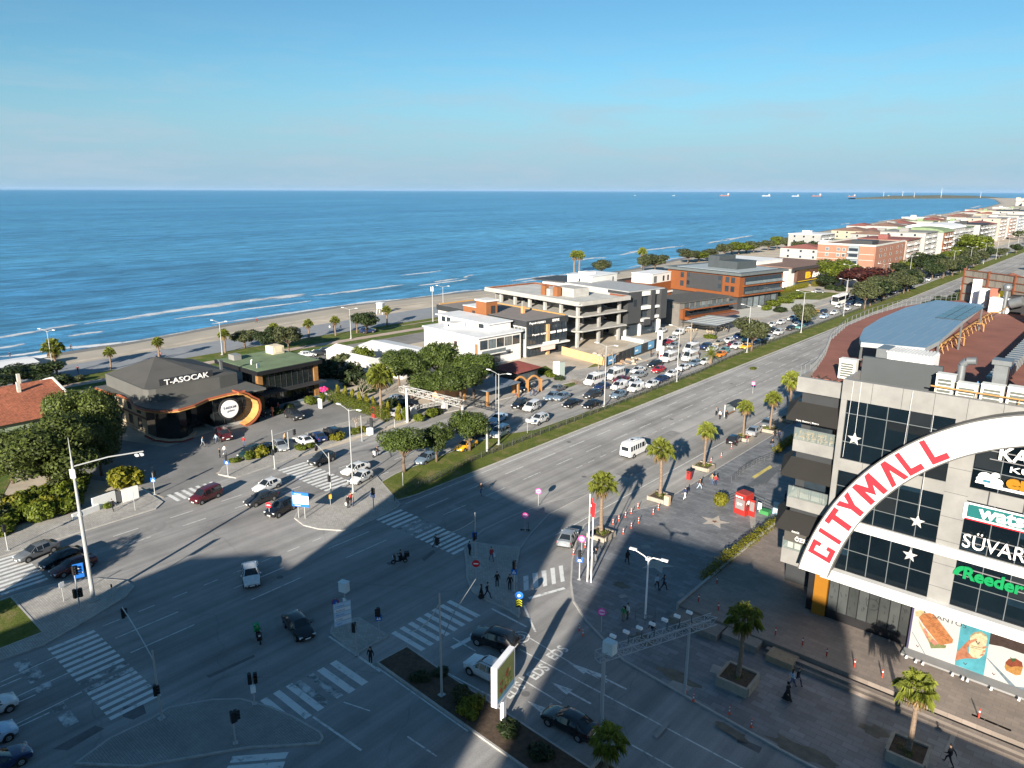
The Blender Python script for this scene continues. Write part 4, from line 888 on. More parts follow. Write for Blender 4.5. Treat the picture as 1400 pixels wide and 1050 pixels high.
ROOFG = mat('grey_roof_felt', (.2,.2,.195), .9, var=.18, vs=.4)
ROOFW = mat('white_roof_sheet', (.62,.63,.64), .6, var=.1, vs=.3)
ROOFGR = mat('green_roof_felt', (.13,.18,.1), .9, var=.22, vs=.4)
ROOFBR = mat('brown_roof_sheet', (.17,.105,.08), .8, var=.15, vs=.4)
ROOFT = pavers('roof_tiles', (.31,.1,.05), (.16,.055,.03), .3, .35, .8, .3)
TAUPE = mat('taupe_cladding', (.1,.1,.094), .7, var=.1, vs=.4)
BEIGEW = mat('beige_wall', (.28,.235,.16), .85, var=.14, vs=.5)
MINT = mat('mint_wall', (.22,.27,.2), .85, var=.1)
PEACH = mat('peach_render', (.6,.33,.18), .85, var=.12, vs=.4)
t = bld('cafe_building', 'dark curved two-storey cafe with T-ASOCAK roof sign and round white disc', -142, -120, 49, 66)
GLD = glassy('smoked_glass', (.008,.011,.012), .06)
part(t, 'wall', BEIGEW, (-142.3,-125.6,49.6,50.4,.5,5.6), (-142.3,-141.5,50.4,66,0,5.6), (-141.5,-121,65.2,66,0,5.6))
part(t, 'plinth', mat('plinth_stone', (.3,.25,.19), .8), (-142.3,-125.6,49.4,50.5,0,.5))
MB().prism([(-125.7,49.5),(-122.6,49.6),(-120.2,50.6),(-118.9,52.0),(-119.3,53.4),(-121.2,55.2),(-123.4,55.8),(-123.4,66),(-130,66),(-130,50.4),(-125.7,50.4)], .4, 5.5).build('glass_front', GLD, t)
mb = MB().prism([(-125.9,49.2),(-122.5,49.2),(-119.9,50.3),(-118.4,52),(-118.9,53.8),(-120.8,55.6),(-122,55.6),(-121,53.2),(-124,51),(-125.9,50)], 0, .45); mb.build('plinth', mat('plinth_stone2', (.36,.3,.22), .8), t)
mb = MB().prism([(-126,48.9),(-122.4,48.9),(-119.6,50.1),(-118.1,52),(-118.6,54),(-119,53.8),(-118.7,52.1),(-120,50.5),(-122.5,49.3),(-126,49.3)], 0, .18); mb.build('kerb_band', mat('dark_red_band', (.17,.03,.03), .7), t)
part(t, 'glass_front', GLD, (-123.3,-120.4,58.6,66.2,.55,5.5)); part(t, 'plinth', CONC, (-123.3,-120.1,58.4,66.4,0,.55))
part(t, 'mullion', CHAR, *[(-120.38,-120.3,58.7+i*1.85,58.78+i*1.85,.6,5.4) for i in range(5)], (-120.38,-120.3,58.7,66.1,3.0,3.1))
for i in range(4):
 a = -140.6+i*3.7; win(t, '-y', 49.6, a, a+1.5, .9, 2.6, fr=CHAR, gl=GLD); win(t, '-y', 49.6, a, a+1.5, 3.5, 5.0, fr=CHAR, gl=GLD)
part(t, 'floor_band', mat('brown_band', (.1,.05,.035), .7), (-142.4,-125.5,49.42,49.6,2.85,3.12))
eave = [(-143.2,48.2),(-134,48.3),(-130,48.9),(-126,48.1),(-122.4,48.4),(-119.6,49.6),(-118.2,51.8),(-118.6,54.5),(-120,57.5),(-120.2,61),(-119.2,66.6),(-119.2,68.5),(-143.2,68.5)]
MB().prism(eave, 5.6, 5.95, bottom=True).build('eave_deck', TAUPE, t)
def ribbon(path, w, th, name, m, axis='x'):
 b = MB(); vs = []
 for i, p in enumerate(path):
  p = Vector(p); d = (Vector(path[min(len(path)-1, i+1)])-Vector(path[max(0, i-1)])).normalized(); s = Vector((1,0,0)) if axis == 'x' else Vector((0,1,0)); nrm = d.cross(s).normalized()
  for u, v in ((0,0),(w,0),(w,th),(0,th)): vs.append(p-s*u+nrm*v)
 b.v = [tuple(q) for q in vs]; n = len(path)
 for i in range(n-1):
  for k in range(4): b.f.append([i*4+k, i*4+(k+1) % 4, (i+1)*4+(k+1) % 4, (i+1)*4+k]); b.m.append(0)
 b.f += [[0,1,2,3],[4*n-1,4*n-2,4*n-3,4*n-4]]; b.m += [0,0]
 return b.build(name, m, t)
ORB = mat('orange_band', (.3,.085,.04), .5, var=.1); YLB = mat('warm_yellow_lining', (.5,.27,.09), .5, var=.1)
edge = [(-143.2,48.15,5.5),(-137,48.2,5.6),(-133,48.4,5.9),(-130,48.8,5.55),(-127.5,48.3,5.25),(-125,48.0,5.3),(-122.4,48.2,5.4),(-119.5,49.4,5.45),(-118.0,51.7,5.5),(-118.3,54.5,5.6),(-119.6,57.5,5.8),(-119.4,61,6.0),(-118.6,64,6.15)]
bb = MB()
for i in range(len(edge)-1):
 a, c = Vector(edge[i]), Vector(edge[i+1]); bb.cyl(a+Vector((0,0,.2)), c+Vector((0,0,.2)), .19, .19, 6, 0); bb.cyl(a+Vector((0,.12,-.05)), c+Vector((0,.12,-.05)), .13, .13, 6, 1)
bb.build('eave_band', [ORB, YLB], t)
loop = [(-118.2, 62.6+3.9*math.sin(a)*(.8 if a < 1 else 1), 3.15+3.1*math.cos(a)) for a in [0.0,.3,.6,.9,1.2,1.5,1.8,2.1,2.4,2.7,2.95]]
ribbon([(x,y,z) for x,y,z in loop], 2.4, -.28, 'portal_ring', ORB); ribbon([(x-.1,y-.3*math.sin((i)*.27),z-.3*math.cos(i*.27)) for i,(x,y,z) in enumerate(loop)], 2.2, -.12, 'portal_lining', YLB)
drum = [(-142.6,49.9),(-126.2,49.7),(-125.0,50.1),(-124.7,51.2),(-124.7,62.6),(-125.4,66.4),(-142.6,66.4)]
MB().prism(drum, 5.95, 8.2).build('drum_wall', TAUPE, t)
rf = MB(); apex = (-138.6,57.5,10.7); rim = [(x*.985-134*.015, y*.97+58*.03, 8.23) for x, y in drum]
n = len(rim); rf.v = rim+[apex, (-127.5,60.0,9.2)]
for i in range(n):
 j = (i+1) % n; tip = n+1 if i in (1,2,3,4) else n
 rf.f.append([i, j, tip]); rf.m.append(0)
rf.f += [[1, n+1, n],[5, n, n+1]]; rf.m += [0,0]
rf.build('tent_roof', mat('roof_membrane', (.072,.07,.066), .85, var=.12, vs=.3), t)
part(t, 'sign_backing', CHAR, (-125.6,-125.3,52.2,61.8,8.2,9.5)); fit_text('T-ASOCAK', 8.0, .95, SIGNWHITE, t, (-125.24,53.0,8.42), '+x', .06, .01)
disc = MB().cyl((-120.25,61.5,3.35),(-119.9,61.5,3.35),1.95,1.95,28,1); disc.cyl((-119.9,61.5,3.35),(-119.72,61.5,3.35),1.6,1.6,28,0); d = disc.build('disc_sign', [SIGNWHITE, CHAR], t)
fit_text('T-ASOCAK', 2.5, .42, mat('navy_letters', (.02,.03,.09), .5), d, (-119.7,60.25,3.45), '+x', .02, .01); fit_text('gelato', 1.4, .5, mat('grey_letters', (.15,.16,.18), .5), d, (-119.7,60.9,2.75), '+x', .02, 0, .2)
ann = MB().box(-152,-142.4,50.2,58,0,3.4); ann.build('side_annex', mat('annex_wall', (.1,.06,.05), .8), t); part(t, 'annex_roof', TAUPE, (-152.4,-142.3,49.4,58.4,3.4,3.75)); part(t, 'skylight', GLASS, (-150.5,-144,51.2,53,3.76,3.86))
part(t, 'awning', mat('maroon_awning', (.11,.025,.03), .8), (-151,-143,48.0,49.4,2.6,3.0))
part(t, 'chimney', DKPOLE, (-128.2,-127.8,64.6,65,8.2,10.2), (-128.35,-127.65,64.45,65.15,10.2,10.45))
t = bld('cafe_building', 'black two-storey glass cafe with timber corner columns and green flat roof', -139, -124, 70, 83)
part(t, 'wall', mat('pale_side_wall', (.52,.5,.47), .8), (-139,-130.6,70.2,70.6,0,7.2)); part(t, 'wall', CHAR, (-139,-138.4,70.6,83,0,7.2), (-138.4,-124.6,82.5,83,0,7.2))
part(t, 'glass_front', GLD, (-130.6,-124.5,70.25,70.55,.1,7.2), (-124.8,-124.5,70.55,82.5,.3,7.2))
part(t, 'mullion', CHAR, *[(-124.49,-124.42,71+i*1.25,71.06+i*1.25,.3,7.2) for i in range(10)], *[(-130.4+i*1.2,-130.34+i*1.2,70.16,70.24,.2,7.2) for i in range(5)])
for x, y in ((-124.6,70.3),(-124.6,82.6)): part(t, 'timber_column', TIMBER, (x-.5,x+.45,y-.45,y+.5,.2,7.2))
part(t, 'canopy', CHAR, (-125,-122.6,69.4,84,3.45,3.75)); part(t, 'balustrade', GLASSG, (-122.9,-122.8,73,83.6,0,1.1)); part(t, 'low_wall', CONC, (-123,-122.6,74,84,-.03,.6))
part(t, 'roof', ROOFGR, (-139.3,-123.9,69.8,83.4,7.95,8.02)); part(t, 'fascia', BLACK, (-139.6,-123.5,69.4,83.8,7.2,7.95))
tag(MB().box(-137.4,-134.6,79.6,82.2,8.03,9.6).box(-137.2,-134.8,79.8,82,9.6,9.66).box(-134.58,-134.5,80,81.8,8.3,9.3).build('air_conditioner', mat('cream_cabinet', (.6,.52,.38), .6)), 'large cream air conditioning cabinet on the green cafe roof', 'air conditioner')
tag(MB().rbox((-126.4,71.4,8.5),(.06,.9,.9),.4).cyl((-126.6,71.3,8.0),(-126.5,71.3,8.5),.05).build('satellite_dish', SIGNWHITE), 'small satellite dish at the corner of the green roof', 'satellite dish')
tag(MB().box(-137.6,-135.4,71.4,73,8.03,9.1).build('water_tank', GREYP), 'grey tank box at the back of the green roof', 'tank')
tag(MB().tube([(-130,72,8.02),(-130,72,8.8),(-129.7,72.1,9.0)], .12, 6).build('vent_pipe', SIGNWHITE), 'short white bent vent pipe on the green cafe roof', 'vent pipe')
tag(MB().box(-146,-139.6,70.6,71.2,2.6,3.6).box(-146,-145.8,70.6,71.2,0,2.6).box(-139.8,-139.6,70.6,71.2,0,2.6).build('red_canopy', mat('red_orange_canopy', (.5,.09,.04), .7)), 'red orange canopy strip beside the green roofed cafe', 'canopy')
t = bld('house', 'mint green house with hipped red tiled roof and white gable edge', -158, -134, 22, 41)
part(t, 'wall', MINT, (-157,-133,22,41,0,5.2))
rf = MB(); rf.v = [(-158,21,5.1),(-132.2,21,5.1),(-132.2,42,5.1),(-158,42,5.1),(-145.5,28,8.3),(-145.5,42,8.3)]; rf.f = [[0,1,4],[1,2,5,4],[3,0,4,5],[2,3,5]]; rf.m = [0]*4; rf.build('roof', ROOFT, t)
part(t, 'gable_edge', WHITE, (-158.2,-132,42,42.3,4.9,5.15)); bb = MB(); bb.cyl((-132.1,42.15,5.15),(-145.5,42.15,8.4),.2,.2,4); bb.cyl((-145.5,42.15,8.4),(-158.1,42.15,5.15),.2,.2,4); bb.build('verge_board', WHITE, t)
for x, y, z in ((-147,31,9.2),(-142.5,36,9.3),(-149.5,38,9.2)): part(t, 'chimney', mat('white_chimney', (.5,.48,.42), .8), (x-.25,x+.25,y-.25,y+.25,7.0,z))
wrow(t, '+x', -133, 25, 40, 2.2, 3.8, 4, .4, fr=WHITE)
wrow(t, '-y', 22, -156, -134, 2.2, 3.8, 5, .35, fr=WHITE)
TENT = mat('white_canvas', (.62,.6,.56), .8, var=.1, vs=.8)
def gable(name, label, x0, x1, y0, y1, h, hr, wm, rm, cat, along='y'):
 t = bld(name, label, x0, x1, y0, y1, cat); part(t, 'wall', wm, (x0+.3,x1-.3,y0+.3,y1-.3,-.05,h)); b = MB()
 if along == 'y': xm = (x0+x1)/2; b.v = [(x0,y0,h),(x1,y0,h),(x1,y1,h),(x0,y1,h),(xm,y0,hr),(xm,y1,hr)]; b.f = [[1,2,5,4],[3,0,4,5],[0,1,4],[2,3,5],[0,3,2,1]]
 else: ym = (y0+y1)/2; b.v = [(x0,y0,h),(x1,y0,h),(x1,y1,h),(x0,y1,h),(x0,ym,hr),(x1,ym,hr)]; b.f = [[0,1,5,4],[2,3,4,5],[1,2,5],[3,0,4],[0,3,2,1]]
 b.m = [0]*5; b.build('roof', rm, t); return t
gable('marquee', 'off-white canvas marquee behind the hedge with shallow peaked roof', -143, -134, 100, 107, 2.6, 3.7, TENT, TENT, 'marquee', 'x')
gable('marquee', 'smaller white canvas tent nearer the tall hedge palm', -136, -128.5, 101, 108, 2.4, 3.5, TENT, TENT, 'marquee')
gable('marquee', 'cream tent standing farthest towards the coast road', -152, -144, 104, 111, 2.7, 3.8, TENT, TENT, 'marquee', 'x')
t = gable('shed', 'long low white shed with pale sheet roof beside the white villa', -150, -128, 112.5, 122, 2.8, 3.5, WHITE, ROOFW, 'shed', 'x')
t = gable('shed', 'white shed with bright roof in front of the long low shed', -133, -123, 104, 110, 2.6, 3.2, WHITE, ROOFW, 'shed', 'x')
t = gable('kiosk', 'white market stall roof under the pine trees', -112, -104, 99, 106, 2.6, 3.3, PEACH, ROOFW, 'kiosk', 'x')
t = bld('villa', 'white two-storey villa with flat pale roof and ribbon windows', -140, -118.5, 124, 138)
part(t, 'wall', WHITE, (-140,-118.5,124,138,0,7.0)); part(t, 'roof', ROOFW, (-140.3,-118,123.6,138.4,7.0,7.3))
part(t, 'penthouse', WHITE, (-143,-122.5,131,138.2,7.3,9.0)); part(t, 'penthouse_roof', ROOFW, (-143.6,-122,130.4,138.6,9.0,9.25)); part(t, 'stair_box', WHITE, (-134.6,-131,126.4,130.4,7.3,8.7))
part(t, 'timber_panel', WOOD, (-119.6,-118.6,123.9,123.98,3.0,5.6))
for i in range(5): win(t, '+x', -118.5, 124.6+i*2.65, 126.9+i*2.65, 4.1, 6.3, nx=2, gl=GLASSG if i in (1,3) else GLASS)
win(t, '+x', -118.5, 125, 131, .4, 3.0, nx=3, gl=GLASSG); part(t, 'balcony', WHITE, (-118.45,-116.9,123.8,131.6,3.0,3.25)); part(t, 'balustrade', GLASSG, (-117,-116.9,123.9,131.5,3.25,4.1))
win(t, '-y', 124, -127.6,-126.4, 3.8, 5.2, fr=mat('red_frame', (.2,.06,.05), .6)); win(t, '-y', 131, -141.6,-140, 7.5, 8.8); win(t, '-y', 131, -139.4,-137.8, 7.5, 8.8); win(t, '-y', 126.4, -133.2,-132.4, 7.7, 8.3); win(t, '-y', 131, -126.5, -124.5, 7.7, 8.8)
fit_text('NAR', 1.6, .5, CHAR, t, (-118.42,133.6,2.0), '+x', .03)
turn(t,(-118.5,124),-6)
t = bld('shop_building', 'black fronted two-storey dairy shop with white Peynir lettering', -154, -116.5, 139.5, 154)
part(t, 'wall', mat('pale_wall', (.45,.44,.42), .8), (-154,-117,139.8,154,0,8.2)); part(t, 'fascia', DGREY, (-154.3,-116.4,139.4,154.4,7.9,9.3)); part(t, 'roof', mat('brown_grey_roof', (.19,.17,.16), .85, var=.1), (-153.9,-116.8,139.8,154,9.3,9.34))
part(t, 'copper_edge', mat('copper_edge', (.42,.23,.07), .6), (-153.9,-153.5,140,154,9.34,9.6), (-153.5,-117,153.7,154,9.34,9.6))
part(t, 'glass_front', GLASS, (-117,-116.5,139.9,153.9,.2,7.9)); part(t, 'mullion', CHAR, *[(-116.48,-116.4,140.4+i*1.12,140.5+i*1.12,.3,7.9) for i in range(13)])
part(t, 'column', mat('tan_column', (.4,.27,.14), .7), (-116.6,-115.9,146.3,147.2,0,7.9)); part(t, 'balcony', WHITE, (-116.4,-115.2,139.6,154,2.6,2.95)); part(t, 'spandrel', CHAR, (-116.45,-116.2,139.9,154,5.3,6.0))
part(t, 'sign_panel', SIGNWHITE, (-116.1,-116,147.6,149.4,5.35,5.95), (-116.1,-116,150.1,151.6,5.35,5.95), (-116.1,-116,152.2,153.6,5.35,5.95), (-115.15,-115,144,149.6,2.95,3.7))
part(t, 'sign_panel', mat('pink_sign', (.7,.45,.42), .6), (-115,-114.9,143.2,148.2,1.5,2.6))
fit_text('Peynirci', 3.0, .75, SIGNWHITE, t, (-116.3,140.4,8.25), '+x', .03, .01); fit_text('KAHVALTI', 2.3, .55, SIGNWHITE, t, (-116.3,143.6,8.35), '+x', .03, .01); fit_text('SERPME', 2.6, .7, SIGNWHITE, t, (-116.3,148.4,8.3), '+x', .03, .01)
fit_text('Peynir', 2.6, .6, SIGNWHITE, t, (-116.1,141.2,5.35), '+x', .03, .01); fit_text('KAFE', 2.0, .5, SIGNWHITE, t, (-116.1,144.2,5.4), '+x', .03, .01)
for i in range(4): win(t, '-y', 139.8, -122.6+i*1.4, -121.5+i*1.4, 4.6, 7.4, gl=GLASSG)
part(t, 'doorway', CHAR, (-116.45,-116.3,150,153.4,.1,2.5)); part(t, 'flue', mat('orange_flue', (.55,.26,.12), .8), (-127.2,-126.4,147.4,148.2,9.34,11.2)); part(t, 'flue', CONCD, (-127.1,-126.5,147.5,148.1,11.2,12.6))
turn(t,(-116.5,139.5),-7)
t = bld('stair_tower', 'orange rendered stair tower with small white cap between villa and shop', -142, -133, 140, 147)
OT = mat('orange_render', (.22,.085,.032), .85, var=.08)
part(t, 'tower', OT, (-135.8,-131.6,139.0,142.9,0,12.6)); part(t, 'tower_cap', WHITE, (-136.1,-131.3,138.7,143.2,12.6,13.0)); part(t, 'low_wing', OT, (-141.5,-135.8,139.1,146,0,10.6)); part(t, 'wing_roof', ROOFW, (-141.6,-135.8,139.0,146.1,10.6,10.75))
win(t, '-y', 139.0, -137.4,-136.4, 8.6, 9.7); part(t, 'door', CHAR, (-131.58,-131.5,140.6,142,9.3,11.4))
turn(t,(-116.5,139.5),-7)
t = bld('unfinished_building', 'bare concrete building frame with open floors and columns', -153, -113.5, 156, 176)
for z, d in ((4.3,.35),(8.3,.35)):
 x0 = -150; MB().prism([(x0,157),(-114.8,157),(-113.4,158.6),(-113.2,176),(x0,176)], z, z+d, bottom=True).build('floor_slab', CONC, t)
MB().prism([(-153,156.2),(-113.6,156.2),(-112.6,157.4),(-112.6,176.6),(-153,176.6)], 11.6, 12.2, bottom=True).build('roof_slab', CONC, t)
parapet(t, -153,-112.6,156.3,176.6,12.2,.55,.3,CONC,mat('grey_roof_deck', (.42,.42,.4), .85, var=.2, vs=.3))
for x in (-115,-121.5,-128,-134.5,-141,-147.5):
 for y in (158.3,166.5,174.6):
  for z0, z1 in ((0,4.3),(4.65,8.3),(8.65,11.6)):
   part(t, 'column', CONCD if y > 160 else CONC, (x-.4,x+.4,y-.35,y+.35,z0,z1))  # columns behind the front row take the darker concrete
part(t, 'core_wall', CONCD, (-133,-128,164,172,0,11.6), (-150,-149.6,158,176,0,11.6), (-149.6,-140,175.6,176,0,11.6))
part(t, 'roof_hut', CONC, (-131,-122.5,164,170,12.25,14.6)); part(t, 'brick_shaft', OT, (-132.6,-130.8,160.8,162.2,12.25,14.9)); part(t, 'brick_shaft', OT, (-128.4,-126.6,161.6,163,12.25,14.9)); part(t, 'roof_upstand', CONC, (-130.2,-129,160.8,162.4,12.25,14.2))
part(t, 'parapet_lining', BRICKR, (-152.6,-130,176.0,176.25,12.25,12.7), (-120,-113,176.0,176.25,12.25,12.7), (-152.65,-152.4,157,176,12.25,12.7))
turn(t,(-112.6,156.2),-9)
t = bld('office_building', 'grey and white four-storey office with projecting bays and white plinth', -138, -111, 178, 193)
GR2 = mat('slate_grey_cladding', (.042,.044,.048), .6, var=.08)
part(t, 'wall', WHITE, (-138,-113,179.2,193,0,13.2)); part(t, 'roof', mat('light_grey_roof', (.3,.31,.32), .7), (-138.3,-111.2,178.2,193.4,13.2,13.5)); part(t, 'white_band', WHITEP, (-138,-119.6,178.2,179.2,11.6,13.2), (-113,-111.4,183.6,187.4,11.8,13.2),(-113,-111.5,189,191.5,11.9,13.2))
part(t, 'bay', GR2, (-119.5,-111.2,178,183.5,4.2,13.25), (-113,-110.9,187.4,189,4.4,13.25), (-113,-110.7,191.4,194,4.6,13.25), (-113,-110.8,184.6,187.4,3.2,5.0))
part(t, 'balcony', WHITEP, (-113,-111,183.5,187.4,7.9,8.9), (-113,-111.2,189,191.4,7.9,8.6), (-113,-111.2,189,191.4,4.9,5.7), (-138,-119.5,177.9,179.2,8.0,8.3), (-138,-119.5,177.9,179.2,4.6,5.0), (-113,-110.9,183.5,187.2,4.4,5.2))
part(t, 'glass_front', GLASS, (-113,-112.4,183.5,187.4,5.2,11.8), (-113,-112.4,189,191.4,5.2,11.9), (-138,-119.6,178.9,179.2,.4,11.5), (-113.2,-112.6,179.6,192,0.2,4.2))
part(t, 'pillar', WHITEP, (-116.8,-114.6,178.4,179.6,0,4.2), (-112.9,-112,192,193.2,0,4.4), (-112.9,-112.2,184,185,0,4.2),(-123,-121.8,178,179.1,0,4.6))
win(t, '-y', 178, -117.0,-116.0, 9.3, 11.6); win(t, '-y', 178, -115.8,-114.9, 9.0, 11.6); win(t, '-y', 178, -116.0,-114.9, 5.2, 8.2)
win(t, '+x', -111.2, 180.2, 181.6, 9.0, 11.0); fit_text('OPTIK', 2.2, .45, CHAR, t, (-110.86,184.2,4.6), '+x', .03)
turn(t,(-111.2,178),-11)
tag(MB().prism([(-112,176.5),(-111,178),(-101.5,176.5),(-100,171.5),(-101.8,171.2),(-104,175.2)], -.03, .9).build('ramp_wall', WHITEP), 'white concrete ramp wall sloping to the road before the grey office', 'wall')
t = bld('apartment_block', 'white rendered block with narrow slit window behind the concrete frame', -139, -132, 187, 199)
part(t, 'wall', WHITE, (-141,-131.5,189,203,0,15.2)); part(t, 'roof', ROOFW, (-141.2,-131.3,188.8,203.2,15.2,15.4)); part(t, 'low_wing', WHITE, (-152,-141,190,206,0,12)); part(t, 'wing_roof', GR2, (-158,-141,192,206,12,12.4)); part(t, 'roof_hut', WHITE, (-139,-135,192,196,15.4,16.1))
win(t, '-y', 189, -136.6,-136, 12.0, 14.4); win(t, '+x', -131.5, 200.4, 200.9, 13, 14.4)
t = bld('villa', 'white cube villa over an orange storey with dark railing', -154, -140, 236, 264)
part(t, 'wall', ORANGE, (-154,-140.5,236.5,264,0,7.6)); part(t, 'upper_storey', WHITE, (-149.5,-140.8,241,256,7.6,11)); part(t, 'roof', ROOFW, (-149.7,-140.6,240.8,256.2,11,11.2)); part(t, 'railing', CHAR, (-154,-153.9,236.5,264,7.6,8.4), (-154,-149.5,236.4,236.5,7.6,8.4), (-140.6,-140.5,256,264,7.6,8.4)); part(t, 'white_panel', WHITEP, (-140.45,-140.3,262,268,2,8))
win(t, '+x', -140.8, 242.5, 244.5, 7.8, 10.2, gl=GLASSG); win(t, '+x', -140.8, 249, 250.2, 8, 10); win(t, '+x', -140.8, 252.4, 253.6, 8, 10); part(t, 'orange_storey_band', WHITE, (-140.45,-139.9,240,262,3.4,4.0))
tag(MB().cyl((-153,233,0),(-153,233,10.5),.5,.5,10).build('chimney_stack', SIGNWHITE), 'slim white round stack beside the orange storey villa', 'stack')
t = bld('restaurant_building', 'grey rendered restaurant with orange boxed balcony and dark roof', -122, -108, 206, 231)
part(t, 'wall', mat('stone_grey_wall', (.15,.14,.128), .85, var=.12), (-122.5,-110,206,231,0,7.2)); part(t, 'roof', mat('dark_shingle_roof', (.075,.072,.066), .9, var=.2, vs=.8), (-123.5,-109.6,205.6,232,7.2,7.5))
part(t, 'balcony_frame', ORANGE, (-110,-108.9,206.4,207.6,2.2,5.3), (-109.9,-107.4,207.6,232,2.0,2.9), (-109.9,-107.4,207.6,232,5.1,5.5)); part(t, 'recess_glass', GLASS, (-110.02,-109.7,207.8,231,2.9,5.1)); part(t, 'brown_fascia', mat('maroon_fascia', (.13,.065,.055), .7), (-107.4,-106.2,208,232,1.9,2.7))
part(t, 'balustrade', GLASSG, (-107.6,-107.5,207.8,231.8,5.5,6.3)); wrow(t, '+x', -110, 208, 230, 5.6, 7.0, 8, .7, gl=GLASSG); win(t, '-y', 206, -113.4,-112.4, 5.4, 6.4, gl=GLASSG); win(t, '-y', 206, -114.6,-113.6, 5.4, 6.4, gl=GLASSG)
turn(t,(-110,206),-11)
t = T('pergola', 'dark slatted pergola roof over the terrace cafe seats', 'pergola', (-98.5,206,0))
b = MB(); 
for i in range(6): b.box(-104.4,-93.4,198+i*2.9,200.4+i*2.9,3.1,3.2,1)
b.box(-104.6,-104.3,197.6,215.4,2.9,3.2).box(-93.5,-93.2,197.6,215.4,2.9,3.2).box(-104.3,-93.5,197.6,197.9,2.9,3.25).box(-104.3,-93.5,215.1,215.4,2.9,3.25); b.build('roof', [CHAR, mat('pergola_blinds', (.3,.32,.32), .5)], t)
for x in (-104.2,-93.6):
 for y in (198,206.5,215): part(t, 'post', CHAR, (x-.1,x+.1,y-.1,y+.1,0,2.9))
for i in range(12):
 x, y = -103.4+R.random()*9, 199+R.random()*15
 w = tag(MB().box(x-.45,x+.45,y-.45,y+.45,.72,.78).cyl((x,y,0),(x,y,.72),.05).box(x-.9,x-.5,y-.25,y+.25,.42,.5).box(x-.95,x-.9,y-.25,y+.25,.5,1.0).box(x+.5,x+.9,y-.25,y+.25,.42,.5).box(x+.9,x+.95,y-.25,y+.25,.5,1.0).build('cafe_table', mat('pale_wicker', (.5,.42,.32), .8)), 'pale wicker table set under the dark slatted pergola', 'table', 'tables under the pergola')
t = bld('office_building', 'orange and dark grey three-storey office with blank grey panel and flat overhanging roof', -142, -110.5, 249, 275)
part(t, 'wall', GR2, (-142,-111,250,275,0,4.6)); part(t, 'upper_wall', ORANGE, (-143,-110.2,249.2,276,4.6,12.2)); part(t, 'roof', mat('dark_grey_roof_edge', (.1,.115,.12), .6), (-144,-109,248,277.5,12.2,13.1)); part(t, 'roof_sheet', mat('pale_blue_roof', (.3,.34,.36), .6), (-140,-112,251,275,13.1,13.2))
part(t, 'blank_panel', GR2, (-133.5,-117.5,248.9,249.18,5.9,11.6)); part(t, 'roof_tower', mat('blue_grey_tower', (.05,.06,.066), .6), (-131,-118,258,270,13.2,16), (-131,-126,258,268,16,17.6))
for z in (5.6,9.0): part(t, 'glass_front', GLASS, (-110.3,-110.0,252,274.6,z,z+2.4)); part(t, 'balustrade', GLASSG, (-109.6,-109.5,252,275,z-.1,z+.9))
for z in (5.3,8.7): part(t, 'balcony', ORANGE, (-110.15,-109.2,251,276,z-.4,z))
for x in (-136.6,-116.2,-113.8):
 for z in (6.2,9.4): win(t, '-y', 249.2, x, x+1.6, z, z+2.0)
for z in (7,10): win(t, '-y', 248.9, -133.3,-132, z, z+1.6); win(t, '-y', 248.9, -119.2,-117.8, z, z+1.6)
wrow(t, '-y', 250, -124,-112, .8, 3.6, 4, .5, gl=GLASS); wrow(t, '+x', -111, 252, 274, .3, 4.0, 6, .85, gl=GLASSG)
turn(t,(-110.5,249),-11)
t = bld('furniture_store', 'white and brown furniture store with big istikbal sign', -155, -118, 318, 362)
part(t, 'wall', WHITE, (-150,-120.2,320,360,0,8.4)); part(t, 'brown_wall', mat('brown_cladding', (.085,.045,.032), .6), (-120.2,-118.8,326,366,2.4,8.6)); part(t, 'roof', ROOFBR, (-150,-118.6,322,368,8.6,9.0)); part(t, 'roof_edge', mat('dark_roof_edge', (.045,.04,.042), .7), (-118.6,-118.2,320,368,7.8,9.1)); part(t, 'white_block', WHITE, (-160,-136,322,345,0,10.4)); part(t, 'block_roof', ROOFW, (-160.2,-135.8,321.8,345.2,10.4,10.6)); part(t, 'shop_window', GLASSG, (-120.15,-119.4,326,364,.2,2.4))
part(t, 'sign_border', YELLOW, (-118.75,-118.68,327,365.5,2.6,2.8), (-118.75,-118.68,327,365.5,7.5,7.7)); fit_text('istikbal', 20, 2.8, SIGNWHITE, t, (-118.6,340,3.6), '+x', .05, .03, .2); fit_text('B', 5, 2.9, mat('sign_orange', (.8,.4,.02), .5), t, (-118.6,333.6,3.6), '+x', .05, .05)
wrow(t, '-y', 320, -134,-122, 1, 6.5, 3, .6, nx=2, nz=3, gl=GLASSG, fr=WHITEP)
turn(t,(-119,319),-6)
for i in range(8):
 y = 330+i*4.5; tag(MB().box(-118,-116.4,y,y+1.6,.0,.45).box(-118,-117.7,y,y+1.6,.45,1.0).build('sofa', [mat('red_sofa', (.45,.05,.04), .8), CL['white'], CL['beige']][i % 3]), ['red', 'white', 'beige'][i % 3]+' sofa set out on the pavement by the furniture store', 'sofa', 'sofas shown outside the furniture store')
SALM = mat('salmon_render', (.27,.14,.095), .85, var=.07); SALD = mat('salmon_brick', (.3,.145,.1), .85, var=.1)
t = bld('apartment_block', 'salmon four-storey apartment block with grey balcony strip', -131, -104, 386, 440)
